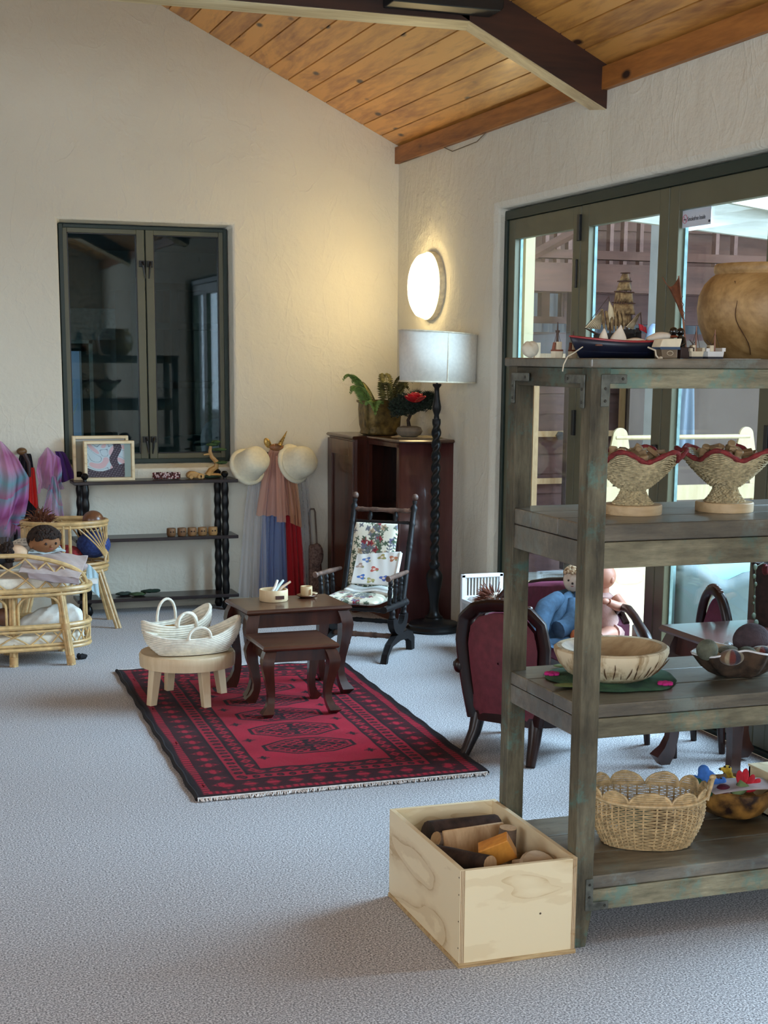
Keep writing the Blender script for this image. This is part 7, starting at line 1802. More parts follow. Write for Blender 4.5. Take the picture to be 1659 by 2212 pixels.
# tall ship
Ys = 3.58; k = mpp(Ys); qs = st(1340, Ys)
sh = thing('model_tall_ship', 'dark model tall ship with many sails behind the blue boat', 'model ship', qs)
S3 = lambda px_, py_, dy=0: Vector((fy(px_, py_, Ys+dy).x, Ys+dy, fy(px_, py_, Ys+dy).z))
hullpts = []
for f in [i/16 for i in range(17)]:
    px_ = 1288+96*f; top_ = 722-3*math.sin(PI*f)-7*max(0, f-.75)*4; w = .020*math.sin(PI*min(1, .12+f*1.0))**.5+.004
    c0, c1 = S3(px_, top_), S3(px_, 760); c1.z = TZ1+.012
    hullpts.append([c0+Vector((0, -w, 0)), c0.lerp(c1, .5)+Vector((0, -w, 0)), c1+Vector((0, -.004, 0)), c1+Vector((0, .004, 0)), c0.lerp(c1, .5)+Vector((0, w, 0)), c0+Vector((0, w, 0))])
part('hull', MB().loft(hullpts), plain('black_hull', S(24, 22, 24), .5, .2, 50), sh)
part('stand', MB().ext((S3(1310, 760).x, Ys-.02, TZ1), (S3(1370, 760).x, Ys+.02, TZ1+.014)), mMast, sh, smooth=0)
mb = MB()
for i in range(11):
    p = S3(1348+i*3.4, 716-(i > 7)*3, -.018); mb.box(p, (.004, .003, .011))
part('deck_rail', mb, plain('black_hull', S(24, 22, 24)), sh, smooth=0)
part('bowsprit', MB().tube([S3(1296, 725), S3(1263, 708)], [.004, .0015], 6), mMast, sh)
masts = [(1316, 640), (1338, 612), (1352, 588), (1362, 600)]
for (mx_, my_) in masts: part('mast', MB().tube([S3(mx_+3, 722), S3(mx_, my_)], [.0034, .0012], 6), mMast, sh)
mSail = plain('tea_stained_sail', S(170, 146, 104), .85, .3, 90, c2=S(104, 82, 56)); mSailP = plain('striped_sail_ground', S(214, 202, 168), .85, .08, 60); mStripe = plain('sail_stripe', S(112, 98, 76), .85)
def sail(quad, mat, belly=.008, dy=0, name='sail'):
    P = [S3(*q_, dy) for q_ in quad]
    def f(u, v):
        p = P[0].lerp(P[1], u).lerp(P[3].lerp(P[2], u), v); return p+Vector((0, -belly*math.sin(PI*u)*math.sin(PI*v), 0))
    return part(name, MB().surf(f, 10, 8), mat, sh, solid=.0008), f
rows = [((1338, 606), (1360, 606), (1357, 590), (1345, 590)), ((1331, 628), (1364, 628), (1361, 608), (1338, 608)), ((1326, 652), (1368, 654), (1366, 632), (1331, 630)), ((1320, 678), (1372, 680), (1368, 656), (1326, 654)), ((1326, 704), (1366, 704), (1362, 680), (1326, 680))]
for i, r_ in enumerate(rows):
    sail(r_, mSail, .010, -.004*(i % 2)); a_, b_ = r_[3], r_[2]
    part('yard', MB().tube([S3(a_[0]-4, a_[1], -.006), S3(b_[0]+4, b_[1], -.006)], .0018, 5), mMast, sh)
for j in range(9):   # ratlines and hanging folds
    part('shroud', MB().tube([S3(1318+j*5.5, 718, -.012), S3(1330+j*3.3, 628+(j % 3)*9, -.006)], .0009, 4), plain('brown_rigging', S(112, 84, 56), .8), sh)
for j in range(6):
    part('furled_sail', MB().tube([S3(1300+j*9, 668+4*(j % 2), -.008), S3(1303+j*9, 692, -.012), S3(1306+j*8, 714, -.01)], [.0035, .005, .002], 6), mSail, sh)
for (quad, nm) in ((((1263, 708), (1297, 712), (1302, 668), (1298, 672)), 'jib_sail'), (((1352, 706), (1368, 712), (1384, 674), (1378, 678)), 'spanker_sail')):
    o, f = sail(quad, mSailP, .006, -.014, nm)
    mb = MB()
    for j in range(1, 8): mb.tube([f(j/8, .02)+Vector((0, -.0012, 0)), f(j/8, .5)+Vector((0, -.0012, 0)), f(j/8, .98)+Vector((0, -.0012, 0))], .0008, 4)
    part('sail_stripe', mb, mStripe, o)
o, f = sail(((1310, 700), (1328, 690), (1324, 664), (1316, 650)), mSailP, .006, -.010, 'stay_sail')
part('forestay', MB().tube([S3(1263, 708), S3(1316, 640)], .0008, 4), mMast, sh)
part('gaff', MB().tube([S3(1384, 674, -.014), S3(1386, 712, -.014)], .0014, 5), mMast, sh)
fl = S3(1386, 709, -.022)
part('ensign', MB().surf(lambda u, v: fl+Vector(((u-.4)*18*k+v*3*k, -.004*math.sin(u*5), (.5-v)*12*k-(u-.4)*6*k)), 10, 6), plain('red_ensign', S(186, 34, 48), .7, .05, 30), sh, solid=.0008)
# little cream and grey boat at the front with rope
Yf = 3.30; k = mpp(Yf); q = st(1442, Yf)
t = thing('toy_sailboat', 'small wooden toy boat with cream deck and knotted rope', 'model boat', q, 'small model boats on the top shelf')
B3 = lambda px_, py_, dy=0: Vector((fy(px_, py_, Yf+dy).x, Yf+dy, fy(px_, py_, Yf+dy).z))
part('hull', MB().prism([(0, 0), (33*k, 0), (33*k, 19*k), (-3*k, 19*k)], -.02, .02, Matrix.Translation((B3(1422, 775).x, Yf, TZ1)) @ rot('X', PI/2).to_4x4()), wood('grey_toy_wood', S(128, 108, 84), S(92, 76, 58), 'X', 10, .6), t, bevel=.002)
part('blue_stripe', MB().ext((B3(1417, 755).x, Yf-.022, TZ1+17*k), (B3(1460, 755).x, Yf+.02, TZ1+22*k)), plain('blue_stripe_paint', S(54, 76, 104), .6), t, smooth=0)
part('cream_deck', MB().prism([(0, 0), (44*k, 0), (48*k, 17*k), (6*k, 16*k)], -.024, .02, Matrix.Translation((B3(1416, 752).x, Yf-.002, TZ1+21*k)) @ rot('X', PI/2).to_4x4()), mCrW, t, bevel=.002)
part('oval_mark', MB().tube([Vector((B3(1438, 765).x+6.5*k*math.cos(a), Yf-.0215, TZ1+10*k+4*k*math.sin(a))) for a in [2*PI*i/20 for i in range(20)]], .0006, 4, closed=True), mCrW, t)
part('rope', MB().tube([B3(1399, 750, -.01), B3(1416, 757, -.02), B3(1417, 768, -.025), B3(1424, 775, -.03)], .0022, 6), plain('pale_string', S(206, 194, 170)), t)
part('knot', MB().ell(B3(1427, 776, -.03)+Vector((0, 0, .003)), (.005, .005, .004)), plain('pale_string', S(206, 194, 170)), t)
# black seated figure with two round heads
Yp = 3.38; k = mpp(Yp); q = st(1466, Yp)
t = thing('black_figurine', 'glossy black figurine pair sitting on dark block', 'figurine', q)
mGB = plain('glossy_black', S(16, 15, 16), .18, .1, 30, coat=.6)
P3 = lambda px_, py_, dy=0: Vector((fy(px_, py_, Yp+dy).x, Yp+dy, fy(px_, py_, Yp+dy).z))
part('head', MB().ell(P3(1455, 716), (8.5*k, 8.5*k, 8.5*k), None, 20, 14), mGB, t); part('head', MB().ell(P3(1470, 717, .02), (8*k, 8*k, 8*k), None, 20, 14), mGB, t)
part('torso', MB().loft([[P3(1470+dx, y_)+Vector((r_*k*math.cos(a), r_*.8*k*math.sin(a), 0)) for a in [2*PI*i/16 for i in range(16)]] for (y_, dx, r_) in ((752, 0, 10), (740, 0, 9), (730, 0, 7.5), (724, 0, 4))]), mGB, t)
part('collar', MB().ell(P3(1455, 727), (9*k, 8*k, 3*k), None, 14, 8), plain('brown_collar', S(130, 66, 40), .6), t)
part('arm', MB().tube([P3(1477, 730, -.01), P3(1479, 742, -.02), P3(1470, 748, -.025)], [3*k, 3*k, 2.5*k], 8), mGB, t)
part('block', MB().ext((P3(1457, 770).x, Yp-.03, TZ1), (P3(1487, 770).x, Yp+.03, P3(1470, 750).z)), plain('dark_brown_block', S(52, 32, 26), .6, .2, 40), t, bevel=.002)
# lug sail of patterned bark cloth
Yl = 3.55; k = mpp(Yl); q = st(1481, Yl)
t = thing('outrigger_sail', 'brown bark-cloth crab-claw sail on a thin mast', 'model sail', q)
L3 = lambda px_, py_, dy=0: Vector((fy(px_, py_, Yl+dy).x, Yl+dy, fy(px_, py_, Yl+dy).z))
def claw(u, v):
    l_ = Vector((1430+46*v**.9+3*math.sin(v*3), 598+98*v)); r_ = Vector((1467+11*v, 597+101*v)); py_ = l_.y+(r_.y-l_.y)*u; px_ = l_.x+(r_.x-l_.x)*u
    py_ += 22*math.sin(PI*u)*(1-v)**2
    return L3(px_, py_, -.012*math.sin(PI*u)*(1-v))
part('sail', MB().surf(claw, 16, 24), plain('brown_barkcloth', S(112, 64, 38), .85, .2, 60, bump=.3, bscale=120), t, solid=.0015)
part('mast', MB().tube([L3(1466, 596), L3(1475, 680), L3(1480, 740), Vector((L3(1482, 772).x, Yl, TZ1))], [.0022, .0028, .0035, .004], 7), plain('pinkish_cane', S(150, 106, 86), .6), t)
part('lashing', MB().tube([L3(1471+j*.9, 640+j*9)+Vector((.004*(-1)**j, -.003, 0)) for j in range(7)], .0009, 4), mMast, t)
part('foot', MB().ext((L3(1474, 770).x, Yl-.02, TZ1), (L3(1496, 770).x, Yl+.02, TZ1+.012)), mMast, t, bevel=.001)
# two small trawlers
Yt = 3.36; k = mpp(Yt)
def trawler(px0, px1, label, h, cc):
    q = st((px0+px1)/2, Yt); w = (px1-px0)*k; t = thing('toy_trawler', label, 'model boat', q, 'small model boats on the top shelf')
    part('hull', MB().loft([[q+Vector((x*w*s/2, y*.018*s, z*k)) for (x, y) in ((-1, 0), (-.8, -1), (.85, -1), (1, 0), (.85, 1), (-.8, 1))] for (z, s) in ((0, .92), (6, .97), (14, 1.02))]), cc, t, smooth=0)
    part('waterline', MB().loft([[q+Vector((x*w*s/2, y*.0185*s, z*k)) for (x, y) in ((-1, 0), (-.8, -1), (.85, -1), (1, 0), (.85, 1), (-.8, 1))] for (z, s) in ((0, .935), (4, .965))]), plain('dark_waterline', S(46, 48, 58), .6), t, smooth=0)
    part('bulwark', MB().ext((q.x-w*.5, Yt-.019, TZ1+14*k), (q.x-w*.32, Yt+.019, TZ1+20*k)), cc, t, smooth=0); part('bulwark', MB().ext((q.x+w*.32, Yt-.019, TZ1+14*k), (q.x+w*.5, Yt+.019, TZ1+21*k)), cc, t, smooth=0)
    part('wheelhouse', MB().box((q.x-w*.1, Yt, TZ1+20*k), (w*.2, .018, 12*k)), mCrW, t, bevel=.001, smooth=0)
    part('mast', MB().tube([q+Vector((w*.12, 0, 14*k)), q+Vector((w*.12, 0, h*k))], [.003, .001], 6), plain('pinkish_cane', S(150, 106, 86)), t)
    for (dx, f_) in ((-.4, .55), (.42, .9), (-.2, .9)): part('stay', MB().tube([q+Vector((dx*w, 0, 18*k)), q+Vector((w*.12, 0, h*k*f_))], .0008, 4), mMast, t)
    part('derrick', MB().tube([q+Vector((w*.1, 0, 22*k)), q+Vector((-w*.3, 0, 36*k))], .0013, 5), mMast, t)
trawler(1482, 1514, 'toy trawler with cream hull and a tall thin mast', 62, mCrW)
trawler(1516, 1559, 'white toy trawler with rails and rigging beside the pot', 56, mWhite)
o = part('blue_pyramid', MB().lathe([(.016, 0), (.0, .034)], 4, st(1498, 3.50)), plain('slate_blue_wood', S(92, 104, 130), .6)); tag(o, 'small slate-blue pyramid behind the trawler', 'toy')
# big round wooden pot
Yo = 3.49; k = mpp(Yo); qo = Vector((fy(1640, 700, Yo).x, Yo, TZ1)); zk = lambda y_: fy(1640, y_, Yo).z-TZ1
mPot = wood('golden_wood_pot', S(178, 144, 94), S(132, 100, 58), 'X', 7, .5, bump=.08, contrast=(.36, .60))
R_ = 122*k
t = thing('wooden_pot', 'large round golden-brown wooden pot on the top shelf', 'pot', qo)
part('pot_body', MB().lathe([(0, .001), (R_*.60, .001), (R_*.72, zk(762)*1.0+.004), (R_*.86, zk(738)), (R_*.97, zk(700)), (R_, zk(668)), (R_*.98, zk(640)), (R_*.90, zk(615)), (R_*.80, zk(600)), (R_*.735, zk(594)), (R_*.74, zk(591)), (R_*.755, zk(588)), (R_*.755, zk(576)), (R_*.73, zk(571)), (R_*.66, zk(571)), (R_*.64, zk(590)), (R_*.85, zk(640)), (R_*.6, .02), (0, .02)], 72, qo, caps=False), mPot, t)
pts = []
for i in range(14):
    f = i/13; z = zk(612)*(1-f)+.012*f; rr = R_*(.885+.115*math.sin(PI*min(1, f*1.2))) if f < .7 else R_*(.985-.30*((f-.7)/.3)**1.3)
    a = -2.62+.30*f+.05*math.sin(f*9); pts.append(qo+Vector((rr*1.002*math.cos(a), rr*1.002*math.sin(a), z)))
part('crack', MB().tube(pts, .0011, 5), plain('dark_crack', S(74, 46, 26), .9), t)
# ---- second shelf: woven pedestal bowls
Z2 = 1.1005
mSea = plain('seagrass', S(196, 178, 138), .8, .22, 90, bump=.8, bscale=90)
mSeaD = plain('dark_seagrass', S(128, 104, 68), .85, .2, 70)
mRedR = plain('red_raffia', S(134, 44, 44), .8, .2, 90, bump=.5)
mDisc = wood('pale_disc', S(212, 184, 142), S(158, 124, 84), 'X', 6, .55)
def pedestal(px_, py_, label, seed):
    c = fz(px_, py_, Z2); c.y = 3.47; c.x = fy(px_, 1100, 3.47).x; k = mpp(c.y); c.z = Z2
    t = thing('woven_pedestal_bowl', label, 'bowl', c, 'woven pedestal bowls on the second shelf')
    rd = 57*k
    part('wood_foot', MB().lathe([(0, .0), (rd, .0), (rd*1.01, .006), (rd*1.01, 17*k), (rd*.98, 19*k), (0, 19*k)], 44, c), mDisc, t)
    def scal(a): return math.cos(6*(a+.2))
    z0 = 19*k; rows = 32; htot = 96*k
    def rprof(f):   # pedestal then bowl
        if f < .30: g = f/.30; return (40-17*math.sin(g*PI/2))*k
        g = (f-.30)/.70; return (23+70*g**.80)*k
    # woven strands: each row is a wavy coil of rope
    for r_ in range(rows):
        f = (r_+.5)/rows; n = 72; pts = []
        for i in range(n):
            a = 2*PI*i/n; rr = rprof(f)+.0026*math.cos(22*a+PI*(r_ % 2)+.6*math.sin(3*a+r_))
            lift = max(0, f-.55)/.45; z = z0+htot*f*(1-.0*lift)+lift**1.5*9*k*scal(a); rr *= 1+.10*lift**1.5*scal(a)
            pts.append(c+Vector((rr*math.cos(a), rr*math.sin(a), z)))
        part('woven_row', MB().tube(pts, htot/rows*.56, 5, closed=True), mSea, t)
    pts = []
    for i in range(120):
        a = 2*PI*i/120; rr = rprof(1.0)*(1+.11*scal(a)); pts.append(c+Vector((rr*math.cos(a), rr*math.sin(a), z0+htot+10*k*scal(a))))
    part('red_rim', MB().tube(pts, [.0062*(1+.16*math.sin(i*1.6)) for i in range(120)], 8, closed=True), mRedR, t)
    random.seed(seed)
    mWp = [wood('blank_wood_%d' % i, cc, tuple(x*.7 for x in cc), 'X', 12, .6) for i, cc in enumerate((S(178, 146, 106), S(152, 120, 84), S(196, 166, 128)))]
    n_ = 0
    for (a, rr) in [(2*PI*(j_*.382) % (2*PI), (8+48*math.sqrt(j_/18))*k) for j_ in range(18)]:
        p = c+Vector((rr*math.cos(a), rr*math.sin(a), z0+htot+(10-16*(rr/(60*k))**2)*k+random.uniform(-8, 5)*k))
        R = Euler((random.uniform(-.7, .7), random.uniform(-.7, .7), random.uniform(0, 6))).to_matrix()
        if n_ % 3 == 0: mb = MB().lathe([(0, -.014), (.011, -.014), (.013, -.010), (.009, 0), (.012, .010), (.010, .014), (0, .014)], 12, p, M=R)
        elif n_ % 3 == 1: mb = MB().box(p, (.034, .02, .012), R)
        else: mb = MB().prism([(-.016, -.006), (.016, -.010), (.012, .010), (-.010, .013)], -.006, .006, M4(p, R))
        o = part('wood_piece', mb, mWp[n_ % 3], bevel=.002); n_ += 1
        dx_, dy_ = rr*math.cos(a)/k, rr*math.sin(a)/k
        pos_ = ('left' if dx_ < -15 else 'right' if dx_ > 15 else 'middle')+' '+('front' if dy_ < -15 else 'back' if dy_ > 15 else 'centre')
        tag(o, '%s wooden %s at the %s of the %s woven bowl' % (('tan', 'brown', 'pale')[(n_-1) % 3], ('turned piece', 'flat offcut', 'wedge')[(n_-1) % 3], pos_, 'post-side' if seed == 1 else 'outer'), 'wood piece', 'wooden pieces in the woven bowls')
    return t
pedestal(1366, 1120, 'red-rimmed woven pedestal bowl nearest the shelf post', 1)
pedestal(1564, 1116, 'red-rimmed woven pedestal bowl at the photo edge', 2)
# ---- third shelf: carved bowl on felt mat, shell bowl with felt balls
Z3 = .6455
c = Vector((fy(1322, 1440, 3.52).x, 3.52, Z3)); k = mpp(3.5)
fm_ = thing('felt_mat', 'green felt pond mat with pink flowers under the carved bowl', 'mat', c)
part('mat', MB().lathe([(0, .0), (.170, .0), (.177, .003), (.170, .007), (0, .007)], 60, c, fn=lambda a, z: 1+.035*math.sin(5*a+1)+.02*math.sin(9*a)), plain('felt_greens', S(58, 98, 66), .95, .3, 16, bump=.4, bscale=160, c2=S(22, 52, 40)), fm_)
for (px_, py_) in ((1192, 1455), (1437, 1476)):
    q = fz(px_, py_, Z3+.01)
    for j in range(6):
        a = 2*PI*j/6; part('felt_petal', MB().ell(q+Vector((.011*math.cos(a), .011*math.sin(a), 0)), (.012, .009, .005), rotz(a)), plain('pink_felt', S(196, 40, 128), .95, .1, 60), fm_)
for (px_, py_, rx) in ((1235, 1480, .05), (1225, 1438, .04)):
    q = fz(px_, py_, Z3+.007); part('felt_leaf', MB().ell(q, (rx, .022, .004), rotz(-.3)), plain('light_green_felt', S(118, 134, 84), .95, .2, 40), fm_)
mCarve = wood('pale_carved_wood', S(224, 206, 172), S(166, 138, 100), 'Z', 14, .6, bump=.3, contrast=(.34, .56)); mCarveIn = wood('carved_wood_inside', S(206, 176, 134), S(146, 112, 76), 'X', 8, .55, bump=.15)
t = thing('carved_wood_bowl', 'large pale hand-carved wooden bowl on the third shelf', 'bowl', c)
wob = lambda a, z: 1+.035*math.sin(2*a+.6)+.02*math.sin(3*a)+.010*math.sin(11*a)*(z < .06)
zb0 = Z3+.0075
part('outer_shell', MB().lathe([(0, 0), (.095, 0), (.120, .014), (.145, .042), (.157, .070), (.157, .080), (.150, .085), (.136, .083)], 64, (c.x, c.y, zb0), fn=wob, caps=False), mCarve, t)
part('inner_hollow', MB().lathe([(.137, .0835), (.125, .068), (.10, .042), (.07, .026), (0, .020)], 64, (c.x, c.y, zb0), fn=wob, caps=False), mCarveIn, t)
for j in range(16):
    a = -2.6+j*.145; pts = []
    for f_ in (0, .35, .7, 1.0):
        rr = (.122+.033*f_**.8)*wob(a, .05)+.0006; pts.append(Vector((c.x+rr*math.cos(a+.02*math.sin(j*3+f_*3)), c.y+rr*math.sin(a+.02*math.sin(j*3+f_*3)), zb0+.016+(.036+.02*((j*7) % 3)/2)*f_)))
    part('wood_split', MB().tube(pts, [.0008, .0022, .0018, .0005], 4), plain('dark_split', S(92, 66, 42), .9), t)
# shell bowl
cs = Vector((fy(1600, 1440, 3.46).x, 3.46, Z3))
t = thing('shell_bowl', 'large brown shell bowl with pale rim holding felt balls', 'shell bowl', cs)
shp = lambda a: 1+.09*math.sin(7*a)+.10*math.sin(4*a+1)+.05*math.sin(11*a)+.20*math.cos(a)**2
def shell(prof, mat, nm, ir=0):
    R = []
    for (r, z) in prof: R.append([cs+1.12*Vector((r*shp(2*PI*i/64)*math.cos(2*PI*i/64), r*shp(2*PI*i/64)*.82*math.sin(2*PI*i/64), z+.010*math.sin(2*PI*i/64*3+1)*(z/.07))) for i in range(64)])
    part(nm, MB().loft(R, cap=False), mat, t, smooth=60)
shell([(.001, .001), (.045, .001), (.065, .014), (.082, .034), (.094, .056), (.098, .064)], plain('rough_brown_shell', S(74, 56, 42), .85, .4, 30, bump=.9, bscale=40), 'outer_shell')
part('shell_rim', MB().tube([cs+1.12*Vector((.097*shp(2*PI*i/64)*math.cos(2*PI*i/64), .097*shp(2*PI*i/64)*.82*math.sin(2*PI*i/64), .0655+.010*math.sin(2*PI*i/64*3+1)*(.0655/.07))) for i in range(64)], .0030, 6, closed=True), plain('white_shell', S(226, 226, 228), .4, .06, 30), t)
shell([(.098, .064), (.094, .0665), (.084, .055), (.06, .030), (.03, .018), (.001, .016)], plain('pearly_inside', S(214, 196, 170), .35, .12, 12, coat=.3), 'inner_shell')
def feltball(px_, py_, Y, rx, ry, rz, col, label, r_=0, col2=None, stripes=False):
    p = fy(px_, py_, Y)
    if stripes:
        nu, nv = 48, 24; th_, ph_ = np.meshgrid(np.linspace(0, 2*PI, nu, endpoint=False), np.linspace(0, PI, nv))
        P = np.stack([p.x+rx*np.sin(ph_)*np.cos(th_), p.y+ry*np.sin(ph_)*np.sin(th_), p.z+rz*np.cos(ph_)], -1)
        pal = np.array([S(110, 84, 64), S(150, 136, 112), S(106, 52, 46), S(52, 46, 58), S(134, 122, 100), S(88, 62, 48)]); C = pal[(np.floor(th_/(2*PI)*12).astype(int)) % 6]
        o = cgrid('felt_stone', P, C, dyed('striped_felt', .95, .3, .6, 200), cyc=True)
    else:
        o = part('felt_stone', MB().ell(p, (rx, ry, rz), rot('Y', r_), 24, 16, fn=lambda q: 1+.03*math.sin(4*q.x+3*q.y)), plain('felt_'+label[:12].replace(' ', '_'), col, .95, .2, 40, bump=.5, bscale=200, sheen=.4))
    tag(o, label, 'felt stone', 'felted stones in the shell bowl')
feltball(1527, 1404, 3.44, .030, .028, .029, S(104, 106, 90), 'grey-green felted stone in the shell bowl')
feltball(1580, 1420, 3.40, .036, .026, .022, None, 'striped felted stone at the front of the shell bowl', stripes=True)
feltball(1612, 1414, 3.44, .030, .026, .022, S(92, 94, 80), 'olive felted stone behind the striped one')
feltball(1572, 1404, 3.47, .030, .02, .012, S(112, 110, 96), 'flat grey felted stone at the back of the shell')
feltball(1622, 1382, 3.53, .054, .046, .046, S(70, 56, 60), 'largest dark brown felted ball behind the shell bowl')
feltball(1645, 1405, 3.46, .034, .022, .013, None, 'banded brown felted stone at the photo edge', stripes=True)
q = Vector((fy(1575, 1398, 3.63).x, 3.63, Z3))
t = thing('white_seashell', 'white open seashell behind the felted stones', 'seashell', q)
def sc(u, v): a = -.4+3.9*u; r_ = .045*v*(1+.08*math.sin(9*a)); return q+Vector((r_*math.cos(a), .020*v*v-.01, .012+r_*math.sin(a)*.9))
part('shell_valve', MB().surf(sc, 40, 8), plain('white_shell', S(226, 226, 228), .4, .06, 30), t, solid=.004)
part('shell_lip', MB().tube([sc(i/20, 1.0) for i in range(21)], .004, 6), plain('white_shell', S(226, 226, 228)), t)
part('shell_hinge', MB().ell(q+Vector((0, 0, .010)), (.02, .016, .010)), plain('white_shell', S(226, 226, 228)), t)
# trailing plant in a dark pot at the right edge, standing on the table behind
q = Vector((fy(1668, 1300, 4.62).x, 4.62, TZ)); k = mpp(4.62)
t = thing('dark_plant_pot', 'dark brown pot with trailing round-leaved plant at photo edge', 'plant pot', q)
part('pot', MB().lathe([(0, 0), (.05, 0), (.056, .02), (.066, .12), (.078, .22), (.082, .235), (.074, .235), (.06, .2), (0, .2)], 32, q, fn=lambda a, z: 1+.02*math.sin(15*a)), plain('dark_bark_pot', S(44, 26, 22), .85, .35, 40, bump=.6, bscale=40), t)
part('red_bloom', MB().ell(q+Vector((-.05, -.045, .215)), (.03, .02, .022), None, 14, 10, fn=lambda p: 1+.15*math.sin(8*p.x)), plain('dull_red_bloom', S(92, 22, 28), .8, .3, 60), t)
for (px_, py_, r_) in ((1628, 1330, .012), (1633, 1346, .014), (1631, 1225, .012), (1629, 1245, .010), (1632, 1262, .009), (1629, 1290, .008), (1627, 1303, .006)):
    p = fy(px_, py_, 4.56); part('round_leaf', MB().ell(p, (r_, .004, r_), rot('Z', .3), 12, 8), plain('olive_leaf', S(52, 62, 38), .6, .2, 40), t)
part('trailing_stem', MB().tube([fy(1650, 1215, 4.57), fy(1632, 1225, 4.56), fy(1630, 1280, 4.56), fy(1630, 1350, 4.56)], .002, 5), plain('olive_leaf', S(52, 62, 38)), t)
# ---- bottom shelf: wicker basket, root-wood bowl with felt animals, light box
Z4 = .1925
cw = Vector((fz(1411, 1822, Z4).x, fz(1411, 1822, Z4).y, Z4)); cw = Vector((1.962, 3.462, Z4))
wk = thing('wicker_basket', 'oval wicker basket with scalloped rim and two handles', 'basket', cw)
def wr(a, f):   # superellipse outline, bulging
    b = .80+.24*math.sin(min(1, f*1.1)*PI*.55)
    ca, sa = math.cos(a), math.sin(a); ang_ = -.42
    x = .150*b*math.copysign(abs(ca)**.8, ca); y = .108*b*math.copysign(abs(sa)**.85, sa)
    return Vector((x*math.cos(ang_)-y*math.sin(ang_), x*math.sin(ang_)+y*math.cos(ang_), 0))
Hk = .128; rows = 26; nst = 46
def scz(a): return abs(math.sin(5.5*(a+.15)))**.7*.032
mbr = []
for r_ in range(rows):
    f = r_/(rows-1); n = 176; pts = []
    for i in range(n):
        a = 2*PI*i/n; p = wr(a, f); nrm_ = p.normalized(); pts.append(cw+p+nrm_*.0024*math.cos(nst/2*a*1.0+PI*(r_ % 2))+Vector((0, 0, .004+Hk*f)))
    part('weaver', MB().tube(pts, .0017, 5, closed=True), mWicker, wk)
mb = MB()
for i in range(nst):
    a = 2*PI*i/nst; mb2 = [cw+wr(a, f)+Vector((0, 0, .004+Hk*f)) for f in [j/8 for j in range(9)]]
    part('stake', MB().tube(mb2, .0026, 5), mWicker, wk)
part('basket_base', MB().loft([[cw+wr(2*PI*i/60, 0)*k_+Vector((0, 0, z)) for i in range(60)] for (k_, z) in ((.98, .001), (1.0, .006))]), mWicker, wk)
# scalloped petals round the rim
for j in range(11):
    a0 = j*2*PI/11-.15; n = 9
    rg = []
    for rr_ in range(7):
        f = rr_/6; row = []
        half = (PI/11)*.97*math.sqrt(max(0.02, 1-f**2.2))
        row = [cw+wr(a0+PI/11+half*(2*i/(n-1)-1), 1.0)*(1.0+.02*f)+Vector((0, 0, Hk+.004+.036*f)) for i in range(n)]
        rg.append(row)
        part('petal_row', MB().tube(row, .0028, 5), mWicker, wk)
    edge_ = [rg[i][0] for i in range(7)]+[rg[6][i] for i in range(1, 8)]+[rg[i][-1] for i in range(6, -1, -1)]
    part('petal_edge', MB().tube(edge_, .0036, 6), mWicker, wk)
part('rim_rope', MB().tube([cw+wr(2*PI*i/90, 1.0)*1.03+Vector((0, 0, Hk+.006+.012*abs(math.cos(2*PI*i/90))**3)) for i in range(90)], [.0052*(1+.12*math.sin(i*2.2)) for i in range(90)], 7, closed=True), mWicker, wk)
for a in (PI-.05, -.05):
    p0 = cw+wr(a-.28, 1)*1.05+Vector((0, 0, Hk+.008)); p1 = cw+wr(a+.28, 1)*1.05+Vector((0, 0, Hk+.008)); pts = []
    for i in range(13):
        f = i/12; pts.append(p0.lerp(p1, f)+wr(a, 1).normalized()*.016*math.sin(PI*f)+Vector((0, 0, .052*math.sin(PI*f)**.8)))
    part('handle', MB().tube(pts, .0052, 8), mWicker, wk)
    part('handle_knot', MB().ell(pts[6]+Vector((0, 0, .003)), (.010, .008, .008)), mWicker, wk)
o = part('felt_bundle', MB().ell(cw+Vector((-.04, .015, .075)), (.06, .05, .035), None, 20, 12, fn=lambda p: 1+.15*math.sin(5*p.x+1)*math.cos(4*p.y)), plain('sage_felt', S(120, 142, 124), .95, .3, 30, c2=S(60, 92, 88))); tag(o, 'sage green felt bundle inside the wicker basket', 'felt')
o = part('brown_felt', MB().ell(cw+Vector((.04, .01, .06)), (.05, .05, .03), None, 18, 10), plain('brown_felt_dark', S(84, 60, 48), .95, .3, 30)); tag(o, 'brown felt piece inside the wicker basket', 'felt')
